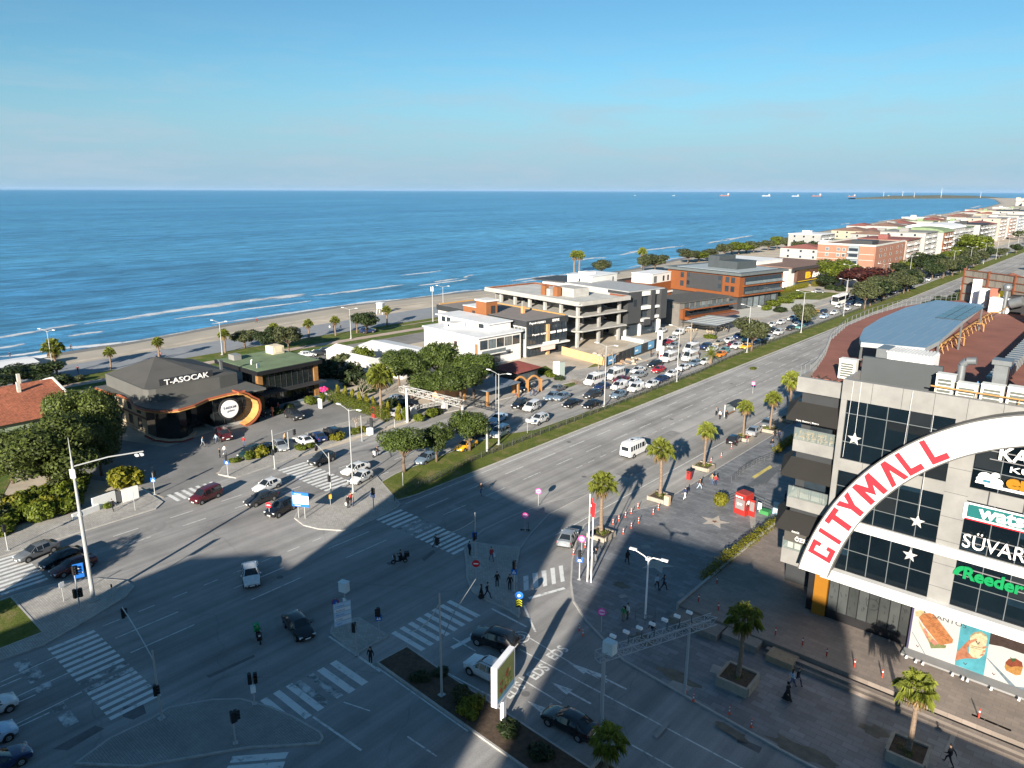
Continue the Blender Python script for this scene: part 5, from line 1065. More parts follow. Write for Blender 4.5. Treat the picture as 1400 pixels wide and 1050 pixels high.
part(t, 'wall', SALM, (-131,-104,386,440,0,15.4)); part(t, 'brick_side', SALD, (-104,-103.6,386.4,440,1,15.2)); part(t, 'roof', ROOFBR, (-129,-106,388,438,15.4,15.6)); part(t, 'parapet', mat('pale_parapet', (.5,.5,.47), .8), (-131,-104,385.9,386.4,15.4,16.2), (-104.4,-103.8,386.4,440,15.4,16.2), (-131,-130.6,386.4,440,15.4,16.2)); part(t, 'roof_hut', DGREY, (-118,-108,395,406,15.6,17.6))
part(t, 'balcony_strip', mat('grey_blue_strip', (.2,.23,.25), .7), (-116,-111,385.2,386,2,15.6))
for i, z in enumerate((3.6,6.9,10.2,13.0)):
 part(t, 'balcony', mat('grey_balcony', (.27,.3,.31), .7), (-116.2,-110.8,384.4,385.2,z-1.2,z-.2)); part(t, 'balcony_opening', GLASS, (-115.6,-111.4,385.1,385.19,z-.1,z+1.3))
 if i: part(t, 'floor_band', mat('grey_band', (.4,.4,.39), .8), (-131.05,-116,385.9,385.98,z-1.6,z-1.4), (-110.8,-104,385.9,385.98,z-1.6,z-1.4))
 for x in (-127,-121.6,-119): win(t, '-y', 386, x, x+1.6, z-.4, z+1.1, fr=WHITEP, gl=GLASSG)
 for y in (394,402,412,424,432): win(t, '+x', -103.6, y, y+2.4, z-.4, z+1.1, fr=WHITEP, gl=GLASS)
def apt(label, x0, x1, y0, y1, h, wm, rm, nf, side=None, hip=False, arch=False, wins=True):
 t = bld('apartment_house', label, x0, x1, y0, y1, 'apartment house'); part(t, 'wall', wm, (x0,x1,y0,y1,-.05,h))
 if side: part(t, 'front', side, (x1,x1+.5,y0+.5,y1-.5,.5,h-.3))
 xf = x1+(.5 if side else 0)
 b = MB()
 if hip: xm, ym = (x0+x1)/2, (y0+y1)/2; d = (y1-y0)*.28; b.v = [(x0-.6,y0-.6,h),(x1+.6,y0-.6,h),(x1+.6,y1+.6,h),(x0-.6,y1+.6,h),(xm,ym-d,h+2.4),(xm,ym+d,h+2.4)]; b.f = [[0,1,4],[1,2,5,4],[2,3,5],[3,0,4,5],[0,3,2,1]]; b.m = [0]*5
 elif arch:
  n = 8
  for i in range(n+1): a = math.pi*i/n; x = (x0+x1)/2-(x1-x0)/2*1.04*math.cos(a); z = h+2.6*math.sin(a); b.v += [(x,y0-.4,z),(x,y1+.4,z)]
  b.f = [[2*i,2*i+1,2*i+3,2*i+2] for i in range(n)]+[[2*i for i in range(n+1)][::-1],[2*i+1 for i in range(n+1)]]; b.m = [0]*len(b.f)
 else: b.box(x0-.3,x1+.8,y0-.3,y1+.3,h,h+.35); b.box((x0+x1)/2-2.5,(x0+x1)/2+2.5,y0+2,y0+7,h+.35,h+2.6)
 b.build('roof', rm, t)
 if wins:
  fh = h/nf
  for f in range(nf):
   for k in range(3): win(t, '-y', y0, x0+(x1-x0)*(.16+.29*k), x0+(x1-x0)*(.16+.29*k)+1.5, f*fh+1.0, f*fh+2.5, fr=WHITEP)
   m = max(2, int((y1-y0)/6))
   for k in range(m): win(t, '+x', xf, y0+(y1-y0)*(k+.3)/m, y0+(y1-y0)*(k+.3)/m+2.0, f*fh+.9, f*fh+2.6, fr=WHITEP)
   part(t, 'balcony', WHITEP, (xf,xf+1.1,y0+(y1-y0)*.1,y0+(y1-y0)*.45,f*fh+.2,f*fh+1.1), (xf,xf+1.1,y0+(y1-y0)*.6,y0+(y1-y0)*.92,f*fh+.2,f*fh+1.1)) if f else None
 return t
FARW = mat('sun_bleached_white_render', (.32,.315,.3), .85, var=.1); WPINK = mat('pinkish_white_render', (.36,.28,.24), .85, var=.06); CREAM = mat('cream_render', (.33,.29,.22), .85, var=.06); PALEG = mat('pale_grey_render', (.25,.255,.25), .85, var=.06); BLUEW = mat('pale_blue_render', (.17,.22,.28), .85, var=.06)
TERRR = mat('dark_red_roof', (.19,.07,.06), .85, var=.15); GREENR = mat('moss_green_roof', (.17,.23,.13), .85, var=.15)
apt('pinkish white apartment house with dark red roof next to the salmon block', -130,-104.5,446,476,15.5,WPINK,TERRR,5)
apt('tall plain white apartment house with flat grey roof', -128,-103.5,482,512,18,FARW,ROOFG,6)
apt('white apartment house with orange front and arched green roof', -128,-102,520,548,17,FARW,GREENR,5,ORANGE,arch=True)
apt('white apartment house with wide arched roof behind a large tree', -132,-104,556,596,18,FARW,ROOFW,5,arch=True)
apt('white block with long flat green roof', -134,-108,606,650,16.5,PALEG,GREENR,5)
apt('dark grey fronted block with black canopy roof', -130,-106,662,700,17,FARW,CHAR,5,DGREY)
apt('white block with bright red hipped roof', -132,-108,712,750,15.5,FARW,TERRR,5,hip=True)
apt('tall white block with rows of small windows', -134,-108,764,800,19,WPINK,ROOFG,6)
apt('white block with terracotta red side', -134,-108,812,852,18,FARW,ROOFW,6,SALD)
apt('blue and white apartment block near the end of the terrace', -134,-108,864,900,19,FARW,ROOFG,6,BLUEW)
apt('broad white hotel with dark flat roof on the bend', -140,-100,930,990,22,FARW,DGREY,7)
apt('white block with pale blue side beyond the hotel', -150,-110,1010,1060,20,FARW,ROOFW,6,BLUEW)
def shx(y):
 for (a, b), (c, d) in zip(SHORE, SHORE[1:]):
  if b <= y < d: return a+(c-a)*(y-b)/(d-b)
 return -900
rr = random.Random(77); k = 0
names = [('white',FARW),('cream',CREAM),('pinkish',WPINK),('pale grey',PALEG)]; roofs = [('dark red hipped',TERRR,True),('green flat',GREENR,False),('grey flat',ROOFG,False),('white flat',ROOFW,False),('brown hipped',ROOFBR,True)]
for x0, y0, y1, st in ((-164,430,1000,40),(-198,520,1300,44),(-236,760,1800,60)):
 y = y0
 while y < y1:
  nm, wm = names[k % 4]; rn, rm, hp = roofs[(k*3+k//5) % 5]; w = rr.uniform(20,26); d = rr.uniform(20,30); h = rr.choice((6.5,9.5,9.5,12.5)); x = x0+rr.uniform(-5,5)
  apt('%s seaside apartment house with %s roof, %s row from the beach' % (nm, rn, {-164:'third',-198:'second',-236:'first'}[x0]), x, x+w, y, y+d, h, wm, rm, int(h/3), hip=hp, wins=y < 620)['group'] = 'seaside apartment houses behind the salmon block'
  y += d+rr.uniform(8, st-22); k += 1
y = 1090
while y < 2600:
 nm, wm = names[k % 4]; rn, rm, hp = roofs[k % 5]; d = rr.uniform(34,60)
 apt('distant %s block with %s roof along the highway' % (nm, rn), -150, -112, y, y+d, rr.uniform(11,17), wm, rm, 5, hip=hp, wins=False)['group'] = 'distant blocks along the highway'; y += d+rr.uniform(10,40); k += 1
for i in range(46):
 y = 1400+rr.random()*3600; x = shx(y)+rr.uniform(60,260); nm, wm = names[i % 4]
 apt('far %s building block near the distant beach' % nm, x, x+rr.uniform(20,50), y, y+rr.uniform(25,60), rr.uniform(7,15), wm, roofs[i % 5][1], 4, wins=False)['group'] = 'far building blocks by the distant beach'
for i in range(30):
 y = 1000+rr.random()*3500; x = rr.uniform(-30,900); nm, wm = names[i % 4]
 apt('far %s building block inland of the highway' % nm, x, x+rr.uniform(20,50), y, y+rr.uniform(25,60), rr.uniform(7,15), wm, roofs[i % 5][1], 4, wins=False)['group'] = 'far building blocks inland'
# ================================================================ the mall
def onY(px, py, y0):
 d = _f + _r*((px-700)/FOC) + _d*((py-525)/FOC); t = y0/d.y
 return Vector((d.x*t, y0, CAM_H+d.z*t))
FY = 68.3; X0, X1 = -19.5, 21.0
t = bld('shopping_mall', 'grey panelled shopping mall with dark curtain walling and white CITYMALL arch', X0, X1, 68, 140); MALL = t
b = MB()
foot = [(X0,FY+.02),(X1,FY+.02),(X1,140),(-18,147),(-24,143),(-27.5,137),(-29.6,128),(-30.6,116),(-30.4,104),(-28.6,92),(-26.2,83),(-24.7,76),(-24.3,72.4),(X0,72.4)]
b.prism(foot, .9, 23.3); b.build('wall', DGREY, t)
b = MB(); b.prism(foot, 23.3, 23.36); b.build('roof', mat('red_roof_coating', (.215,.088,.066), .85, var=.22, vs=.25), t)
part(t, 'parapet', GREYP, (X0-.05,X1,FY-.35,FY+.25,22.85,24.7), (X0-.05,X0+.25,FY+.25,72.4,22.85,24.7))
part(t, 'corner_pillar', GREYP, (X0-.05,X0+.45,FY-.3,FY,5.6,22.85)); part(t, 'facade_pillar', GREYP, (-10.4,-8.65,FY-.3,FY,1,22.85)); part(t, 'facade_pillar', GREYP, (5.2,7.0,FY-.3,FY,1,22.85)); part(t, 'facade_pillar', GREYP, (17.5,19.2,FY-.3,FY,1,22.85))
part(t, 'spandrel', GREYP, (X0+.45,-10.4,FY-.28,FY,16.1,17.25), (-8.65,5.2,FY-.28,FY,16.1,17.25), (7,17.5,FY-.28,FY,16.1,17.25)); part(t, 'white_band', WHITEP, (-18.9,X1-.5,FY-.62,FY-.305,10.75,11.6)); part(t, 'white_band', WHITEP, (-19.3,X1,FY-1.05,FY-.305,5.35,6.35))
part(t, 'panel_joint', DGREY, *[(x,x+1.75,FY-.304,FY-.298,3.2+2.2*i,3.23+2.2*i) for x in (-10.4,5.2) for i in range(9)], *[(X0+2.45*i,X0+2.47*i,FY-.285,FY-.278,16.1,17.25) for i in range(1,14)], *[(X0+2.45*i,X0+2.45*i+.03,FY-.353,FY-.345,22.85,24.7) for i in range(1,16)])
BLIND = glassy('window_blind', (.012,.015,.018), .2, .3, .25); GLASSV = glassy('reflecting_pane', (.006,.014,.022), .03, .4, .5)
MULL = mat('mullion', (.17,.19,.2), .4, metal=.4, var=.05)
for xa, xb, n in ((X0+.45,-10.4,5),(-8.65,5.2,7),(7,17.5,5)):
 for za, zb, rows in ((17.25,22.85,(18.9,21.6)),(11.6,16.1,(13.1,14.6)),(6.35,10.75,(8.5,))):
  g = part(t, 'curtain_wall', GLASSB, (xa,xb,FY-.14,FY+.01,za,zb)); mbx = MB()
  for i in range(1, n): x = xa+(xb-xa)*i/n; mbx.box(x-.03,x+.03,FY-.19,FY-.13,za,zb)
  for z0_, z1_ in zip((za,)+rows, rows+(zb,)):
   for i in range(n):
    if R.random() < .3: xa_, xb_ = xa+(xb-xa)*i/n+.05, xa+(xb-xa)*(i+1)/n-.05; part(g, 'blind', BLIND if R.random() < .5 else GLASSV, (xa_,xb_,FY-.146,FY-.141,z0_+(z1_-z0_)*R.choice((.05,.05,.5,.7)),z1_-.05))
  for z in rows: mbx.box(xa,xb,FY-.2,FY-.128,z-.03,z+.03)
  mbx.build('mullion', MULL, g)
XC, ZC, AO, BO, AI, BI = -1.0, .85, 20.6, 24.3, 17.9, 21.85
YA0, YA1 = 66.5, 68.0
def ell(a, b_, th): return (XC+a*math.cos(th), ZC+b_*math.sin(th))
th0 = math.asin((5.9-ZC)/BO); n = 64; face = MB(); rim = MB(); vs = []
for i in range(n+1):
 k = i/n; tho = math.pi-th0-(math.pi-2*th0)*k; ti = math.asin((5.9-ZC)/BI); thi = math.pi-ti-(math.pi-2*ti)*k
 o, q = ell(AO,BO,tho), ell(AI,BI,thi); vs += [(o[0],YA0,o[1]),(q[0],YA0,q[1]),(o[0],YA1,o[1]),(q[0],YA1,q[1])]
for i in range(n):
 a, c = 4*i, 4*i+4
 face.f.append([a, a+1, c+1, c]); face.m.append(0)
 rim.f += [[a, c, c+2, a+2],[a+1, a+3, c+3, c+1],[a+2, c+2, c+3, a+3]]; rim.m += [0]*3
rim.f += [[0,2,3,1],[4*n,4*n+1,4*n+3,4*n+2]]; rim.m += [0,0]
face.v = list(vs); rim.v = list(vs); ARCH = face.build('arch_face', WHITEP, t); rim.build('arch_rim', mat('arch_rim_grey', (.1,.097,.094), .5, var=.1), t)
j = MB()
for i in range(2, n, 4):
 k = i/n; o, q = Vector(vs[4*i]), Vector(vs[4*i+1]); j.cyl(o+Vector((0,-.004,0)), q+Vector((0,-.004,0)), .018, .018, 4)
j.build('panel_joint', mat('pale_joint', (.2,.2,.2), .6), ARCH)
trm = MB(); trm2 = MB()
for i in range(n):
 trm.cyl(Vector(vs[4*i])+Vector((0,-.03,0)), Vector(vs[4*i+4])+Vector((0,-.03,0)), .07, .07, 5); trm2.cyl(Vector(vs[4*i+1])+Vector((0,-.03,0)), Vector(vs[4*i+5])+Vector((0,-.03,0)), .06, .06, 5)
trm.build('arch_edge_trim', mat('trim_grey', (.12,.118,.115), .5), ARCH); trm2.build('arch_edge_trim', _M['trim_grey'], ARCH)
LRED = mat('arch_letter_red', (.27,.022,.034), .5, var=.06)
def block(ch):
 w = .3
 return {'C': [[(0,0),(1,0),(1,.36),(.72,.36),(.72,.2),(.28,.2),(.28,.8),(.72,.8),(.72,.64),(1,.64),(1,1),(0,1)]],
  'I': [[(.3,0),(.7,0),(.7,1),(.3,1)]], 'T': [[(.34,0),(.66,0),(.66,.78),(1,.78),(1,1),(0,1),(0,.78),(.34,.78)]],
  'Y': [[(.34,0),(.66,0),(.66,.45),(1,1),(.68,1),(.5,.66),(.32,1),(0,1),(.34,.45)]],
  'M': [[(0,0),(.26,0),(.26,.55),(.5,.16),(.74,.55),(.74,0),(1,0),(1,1),(.76,1),(.5,.56),(.24,1),(0,1)]],
  'A': [[(0,0),(.26,0),(.5,.62),(.74,0),(1,0),(.64,1),(.36,1)]], 'L': [[(0,0),(1,0),(1,.24),(.32,.24),(.32,1),(0,1)]]}[ch]
for ch, px, w in (('C',(1124.6,754),1.45),('I',(1136,734),1.1),('T',(1148.6,713),1.75),('Y',(1164.6,692),1.8),('M',(1192,672),2.1),('A',(1221,649),1.75),('L',(1244,632),1.35),('L',(1277.5,615),1.45)):
 c = onY(px[0], px[1], YA0); am, bm_ = (AO+AI)/2, (BO+BI)/2; th = math.atan2((c.z-ZC)/bm_, (c.x-XC)/am)
 p = ell(am, bm_, th); nx_, nz_ = math.cos(th)/am, math.sin(th)/bm_; l = math.hypot(nx_, nz_); u = Vector((nx_/l, 0, nz_/l)); rt = Vector((u.z, 0, -u.x)); h = 2.15
 lb = MB()
 for poly in block(ch):
  m = len(poly); base = [Vector((p[0],0,p[1]))+rt*((x-.5)*w)+u*((y-.5)*h) for x, y in poly]
  lb.v += [(q.x, YA0-.06, q.z) for q in base]+[(q.x, YA0-.002, q.z) for q in base]
  lb.f.append(list(range(m))); lb.m.append(0)
  for i in range(m): k = (i+1) % m; lb.f.append([i, m+i, m+k, k]); lb.m.append(0)
 lb.build('letter', LRED, ARCH)
def sign(name, px0, px1, yy=FY-.25): return onY(*px0, yy), onY(*px1, yy)
s = part(t, 'shop_sign', mat('sign_rail', (.2,.2,.21), .5), (-7.6,-1,FY-.3,FY-.2,20.0,20.06), (-7.6,-1,FY-.3,FY-.2,20.7,20.76))
fit_text('KARACA', 6.2, 1.15, SIGNWHITE, s, (-7.0,FY-.42,20.15), '-y', .06, .02); fit_text('KUAFOR', 4.6, .48, SIGNWHITE, s, (-6.1,FY-.42,19.3), '-y', .05, .01)
s = part(t, 'shop_sign', SIGNWHITE, (-7.6,-.4,FY-.36,FY-.26,17.65,17.85)); sb = MB()
for dx, dz, r in ((-7.7,18.45,.5),(-7.2,18.3,.42),(-6.75,18.2,.36),(-7.0,18.75,.3),(-8.0,18.2,.3)): sb.ball((dx,FY-.35,dz), r, 10, 7, 0, (1,.25,.8))
sb.box(-8.3,-6.4,FY-.45,FY-.3,17.85,18.02,0); sb.box(-7.75,-7.25,FY-.5,FY-.4,18.05,18.25,1); sb.build('emblem', [SIGNWHITE, mat('sign_cyan', (.03,.16,.22), .5)], s)
fit_text('emircan', 6.2, 1.15, mat('sign_yellow_orange', (.3,.13,.003), .5), s, (-6.2,FY-.45,17.95), '-y', .08, .05)
s = part(t, 'shop_sign', mat('sign_teal', (.006,.1,.1), .5), (-8.5,-.6,FY-.42,FY-.28,14.75,15.85)); q = MB().box(-8.75,-.5,FY-.4,FY-.3,14.5,14.75).box(-8.65,-.5,FY-.4,FY-.3,15.85,15.98).box(-8.78,-8.5,FY-.4,FY-.3,14.75,15.85); q.build('sign_edge', SIGNWHITE, s); MB().box(-8.6,-.5,FY-.43,FY-.4,14.5,14.6).build('sign_stripe', SIGNRED, s)
fit_text('watsons', 5.6, 1.0, SIGNWHITE, s, (-7.7,FY-.46,14.86), '-y', .03, .03)
s = part(t, 'shop_sign', mat('sign_rail', (.2,.2,.21)), (-8.5,-3.5,FY-.3,FY-.2,12.45,12.5), (-8.5,-3.5,FY-.3,FY-.2,13.1,13.15))
me_c = fit_text('SÜVARİ', 5.0, 1.65, SIGNWHITE, s, (-8.45,FY-.42,12.0), '-y', .07, .0)
s = part(t, 'shop_sign', mat('sign_rail', (.2,.2,.21)), (-8.4,-3.6,FY-.3,FY-.2,9.3,9.36), (-8.4,-3.6,FY-.3,FY-.2,10.0,10.06))
GRN = mat('sign_green', (.0,.2,.06), .5, var=.05)
fit_text('Reeder', 4.3, 1.15, GRN, s, (-8.0,FY-.42,9.15), '-y', .07, .035); q = MB(); arc = [(-8.75+.75*(1-math.cos(a)), 9.3+.95*math.sin(a)) for a in [i*math.pi/2/8 for i in range(9)]]; arc2 = [(-8.35+.45*(1-math.cos(a)), 9.3+.6*math.sin(a)) for a in [i*math.pi/2/8 for i in range(9)]]
q.v = [(x,FY-.42,z) for x, z in arc]+[(x,FY-.42,z) for x, z in arc2]; q.f = [[i,9+i,10+i,i+1] for i in range(8)]; q.m = [0]*8; q.build('emblem', GRN, s)
for i, (px, zt, lab) in enumerate((((1168,600),24.7,'silver star ornament hanging highest, near the mall corner'),((1254,713),22.9,'silver star ornament above the upper white band of the mall'),((1244,759),10.7,'silver star ornament below the upper white band of the mall'))):
 c = onY(*px, FY-.45); st_ = T('star_ornament', lab, 'ornament', c); sm = MB(); pts = [(math.sin(k*math.pi/5)*(.62 if k % 2 == 0 else .26), math.cos(k*math.pi/5)*(.62 if k % 2 == 0 else .26)) for k in range(10)]
 sm.v = [(x,-.05,z) for x, z in pts]+[(x,.05,z) for x, z in pts]+[(0,-.14,0),(0,.1,0)]
 for k in range(10): j2 = (k+1) % 10; sm.f += [[k, j2, 20][::-1],[10+k, 10+j2, 21],[k, 10+k, 10+j2, j2][::-1]]; sm.m += [0]*3
 sm.build('star', mat('silver_star', (.55,.55,.54), .35, metal=.3, obj=True), st_, world=False); MB().cyl((0,0,.6),(0,0,max(1.0,zt-c.z)),.014,.014,4).build('cord', SIGNWHITE, st_, world=False)
for x in (-18.6,-13.8): tag(MB().cyl((x,FY-.55,24.7),(x-.15,FY-.5,17.5),.014,.014,4).build('cable', SIGNWHITE), 'thin white cable hanging from the mall parapet, %s' % ('close to the corner pillar' if x < -15 else 'running down to the arch'), 'cable')
part(t, 'orange_door', mat('amber_panel', (.24,.1,.006), .55, var=.1), (-19.9,-18.65,FY-.5,FY+.02,1,5.35)); part(t, 'dark_return', BLACK, (-20.6,-19.92,FY-.1,FY+.3,1,5.5))
STOREG = glassy('store_window', (.04,.044,.044), .12, .3); 
for i in range(8):
 xa = -18.55+i*.9; w_ = part(t, 'shop_window', STOREG, (xa+.05,xa+.86,FY-.3,FY-.1,1.9,5.2)); MB().box(xa,xa+.05,FY-.34,FY-.1,1,5.35).box(xa,xa+.9,FY-.33,FY-.1,1.0,1.9).build('frame', BLACK, w_)
 dm = MB()
 for k in range(5): x, z = xa+.15+R.random()*.55, 2.5+R.random()*2.2; dm.tube([(x,FY-.31,z),(x+R.uniform(-.1,.1),FY-.31,z+R.uniform(.2,.4)),(x+R.uniform(0,.15),FY-.31,z+.1)], .012, 4)
 dm.build('window_drawing', BLACK, w_)
q = MB()
for k in range(20): a, c = 2*math.pi*k/20, 2*math.pi*(k+1)/20; q.cyl((-14.6+.55*math.cos(a),FY-.32,3.9+.55*math.sin(a)),(-14.6+.55*math.cos(c),FY-.32,3.9+.55*math.sin(c)),.02,.02,4)
q.build('window_emblem', BLACK, t)
YB = 67.45; bx0, bx1 = -11.1, 12.0
board = part(t, 'poster_board', mat('poster_white', (.3,.3,.295), .5, var=.02), (bx0,bx1,YB,FY-.31,.99,5.34)); part(t, 'poster_edge', mat('navy_edge', (.04,.035,.08), .6), (bx0-.16,bx0,YB-.02,FY-.3,.99,5.4))
def flat(name, polys, m, off): 
 f = MB()
 for p in polys: f.add([(x,YB-off,z) for x, z in p], [tuple(range(len(p)))])
 return f.build(name, m, board)
P = lambda l: [(v.x, v.z) for v in (onY(a/7.5+1230, c/7.5+820, YB) for a, c in l)]
pm = lambda n_, c_: mat('print_'+n_, tuple(v*.42 for v in c_), .5, var=.38, vs=4.5)
flat('poster_print', [P([(635,210),(940,305),(860,775),(565,665)])], mat('print_cyan', (.04,.18,.22), .5, var=.3, vs=.9), .003)
flat('poster_print', [P([(940,305),(1400,450),(1400,600),(1050,480),(915,455)])], pm('brown', (.06,.035,.03)), .003)
flat('poster_print', [P([(885,590),(905,600),(1190,890),(1400,910),(1400,935),(1160,915)]), P([(122,325),(132,330),(262,555),(252,552)])], pm('slate', (.2,.27,.33)), .005)
flat('poster_print', [P([(195,180),(240,140),(330,135),(370,170),(550,410),(540,445),(420,465),(380,430),(250,265)])], pm('toast', (.55,.22,.08)), .006)
flat('poster_print', [P([(195,200),(230,265),(385,440),(475,470),(470,498),(330,495),(290,420),(225,300),(200,240)])], pm('filling', (.62,.45,.22)), .005)
flat('poster_print', [P([(290,400),(320,420),(480,470),(470,495),(320,498)])], pm('lettuce', (.22,.25,.1)), .0055)
flat('poster_print', [P([(250+26*i,160+30*i),(262+26*i,155+30*i),(300+24*i-40,255+30*i-60),(292+24*i-40,255+30*i-60)]) for i in range(0)]+[P([(262+22*i-8,150+30*i),(268+22*i-8,147+30*i),(330+22*i,190+28*i),(326+22*i,196+28*i)]) for i in range(9)], pm('grill_marks', (.36,.11,.04)), .009)
flat('poster_print', [P([(160,120),(250,100),(260,135),(200,175),(165,165)])], pm('sauce', (.72,.55,.3)), .005); flat('poster_print', [P([(255,82),(290,88),(262,135),(250,132)])], pm('knife', (.03,.03,.04)), .006)
flat('poster_print', [P([(725,370),(760,335),(830,325),(890,365),(900,400),(870,560),(820,600),(750,590),(710,545),(715,480)])], pm('cup', (.75,.66,.42)), .009)
flat('poster_print', [P([(568,628),(585,540),(640,480),(700,420),(740,395),(735,440),(700,490),(700,540),(760,595),(850,560),(885,490),(885,520),(850,580),(780,605),(680,600),(610,612)])], pm('hand', (.5,.2,.11)), .007)
flat('poster_print', [P([(690,430),(780,395),(800,410),(715,455)]), P([(850,480),(890,470),(895,490),(850,505)]), P([(850,520),(888,510),(880,535),(845,545)]), P([(825,560),(868,550),(855,572),(815,580)])], pm('finger', (.58,.26,.15)), .0105)
flat('poster_print', [P([(722,368),(765,333),(830,323),(892,362),(890,378),(825,345),(768,352),(730,385)]), P([(735,465),(850,490),(848,500),(733,475)]), P([(732,482),(846,512),(845,518),(731,488)])], pm('cup_rim', (.45,.36,.2)), .011)
flat('poster_print', [P([(235,300),(265,290),(300,380),(280,400)]), P([(300,420),(340,400),(400,450),(360,470)])], pm('ham', (.6,.25,.18)), .0065)
flat('poster_print', [P([(778,425),(790,420),(802,450),(815,432),(825,435),(803,462)]), P([(650,645),(660,640),(672,660),(685,648),(692,650),(673,670)]), P([(168,465),(176,460),(184,478),(196,468),(202,470),(185,488)]), P([(945,750),(955,745),(964,765),(980,755),(985,757),(965,775)])], pm('mark', (.12,.04,.04)), .012)
flat('poster_print', [P([(1085,640),(1120,605),(1190,600),(1255,640),(1265,690),(1240,770),(1190,775),(1090,725),(1075,690)])], pm('cake', (.55,.27,.07)), .006); flat('poster_print', [P([(1085,640),(1120,605),(1190,600),(1255,640),(1265,690),(1200,680),(1140,690),(1090,660)])], pm('glaze', (.27,.06,.025)), .008); flat('poster_print', [P([(1130,580),(1150,600),(1190,600),(1185,630),(1150,635),(1140,610)])], pm('mint', (.05,.12,.03)), .01)
fit_text('SANTOS', 2.6, .42, CHAR, board, (P([(340,150)])[0][0], YB-.01, P([(350,140)])[0][1]-.42), '-y', .004)
fit_text('MR', .5, .12, CHAR, board, (P([(195,70)])[0][0], YB-.01, P([(195,75)])[0][1]-.1), '-y', .004)
part(t, 'poster_step', mat('grey_step', (.2,.2,.2), .7), (bx0-.3,bx1,66.2,YB,.99,1.16))
for px in ((1239,899),(1252,905),(1261.6,908),(1302,923),(1316,928.5),(1322.6,931),(1355,942.6),(1393,957)):
 c = S(px[0], px[1], 1.2); tag(MB().box(c.x-.09,c.x+.09,c.y-.09,c.y+.09,1.16,1.24).cyl((c.x,c.y,1.24),(c.x,c.y+.06,1.36),.08,.08,8).build('floor_lamp', SIGNWHITE), 'small white floodlight on the grey step below the food posters', 'floodlight', 'floodlights below the posters')
wx0, wx1, wy = -23.9, X0-.06, 69.4
wing = [(wx0,wy),(wx1,wy),(wx1,72.38),(-24.25,72.38)]
AWN = mat('awning_cloth', (.017,.016,.015), .9, var=.1)
for z0, z1, nm in ((4.5,6.1,0),(10.6,11.65,1),(16.5,17.7,2)):
 part(t, 'balcony', GREYP, (wx0,wx1,wy-.05,wy+.15,z0,z1)); b = MB(); b.prism([(wx0-.02,wy+.15),(wx1,wy+.15),(wx1,79),(wx0-2.2,79)], z0+.2, z0+.55, bottom=True); b.build('balcony_floor', CONC, t); part(t, 'balcony', GREYP, (wx0-.05,wx0+.15,wy+.15,78,z0,z1))
 g = part(t, 'balustrade', CLEARG, (wx0+.02,wx1,wy,wy+.03,z1,z1+1.15))
 part(t, 'handrail', STEEL, (wx0,wx1,wy-.02,wy+.05,z1+1.15,z1+1.2), *[(wx0+i*1.1,wx0+i*1.1+.05,wy-.02,wy+.05,z1,z1+1.15) for i in range(5)]); part(t, 'back_glass', GLASS, (-23.3,wx1,72.2,72.42,z1-.6,z1+3))
part(t, 'wing_parapet', GREYP, (wx0-.1,wx1,wy-.3,wy+.1,22.55,24.0), (wx0-.1,wx0+.15,wy+.1,72.4,22.55,24.0)); b = MB(); b.prism([(wx0,wy+.1),(wx1,wy+.1),(wx1,72.41),(wx0-.4,72.41)], 22.6, 23.3, bottom=True); b.build('wing_roof', _M['red_roof_coating'], t)
for zt, zf in ((21.5,20.1),(15.9,14.4),(10.2,8.8)):
 part(t, 'recess_wall', DGREY, (wx0+.3,wx1,wy+.3,wy+.5,zt-.2,zt+1.05))
 b = MB(); b.v = [(wx0,wy,zt),(wx1,wy,zt),(wx1,wy-1.2,zf),(wx0-.5,wy-1.2,zf),(wx0,wy-.08,zt-1.1),(wx1,wy-.08,zt-1.1)]; b.v += [(wx0-2.2,wy+4,zf),(wx0-.4,wy+4,zt)]; b.f = [[0,3,2,1],[0,7,6,3]]; b.m = [0,0]
 b.v += [(wx0-.5,wy-1.2,zf-.25),(wx1,wy-1.2,zf-.25)]; b.f += [[3,8,9,2]]; b.m.append(0); b.build('awning', AWN, t)
fit_text('Hola Gastro | Bistro', 2.1, .2, SIGNWHITE, t, (wx0+.5,wy-1.24,19.88), '-y', .01); fit_text('özsüt', .75, .2, SIGNWHITE, t, (wx0+1.2,wy-1.24,8.58), '-y', .01)
part(t, 'sign_panel', mat('taupe_sign', (.06,.058,.052), .7), (wx0+.2,wx1,wy-.3,wy-.12,7.1,8.3)); fit_text('ÖZSÜT', 1.7, .5, SIGNWHITE, t, (wx0+1.3,wy-.36,7.35), '-y', .03, .02)
part(t, 'sofa_row', mat('grey_upholstery', (.3,.3,.28), .8), *[(wx0+.4+i*.7,wx0+.95+i*.7,wy+.4,wy+.9,6.1,6.7) for i in range(5)])
for k in range(9):
 x, y = wx0+.6+(k % 3)*1.25, wy+1.0+(k//3)*1.3
 c = tag(MB().box(x-.35,x+.35,y-.35,y+.35,17.05+.72,17.05+.77).cyl((x,y,17.05),(x,y,17.77),.05).box(x-.75,x-.4,y-.2,y+.2,17.45,17.5).box(x-.78,x-.74,y-.2,y+.2,17.5,17.95).box(x+.4,x+.75,y-.2,y+.2,17.45,17.5).build('cafe_table', mat('cafe_wood', (.3,.18,.08), .7)), 'small cafe table with chairs on the top mall balcony', 'table', 'tables on the mall balcony')
BLUER = bpy.data.materials.new('blue_grey_sheet_roof'); BLUER.use_nodes = True
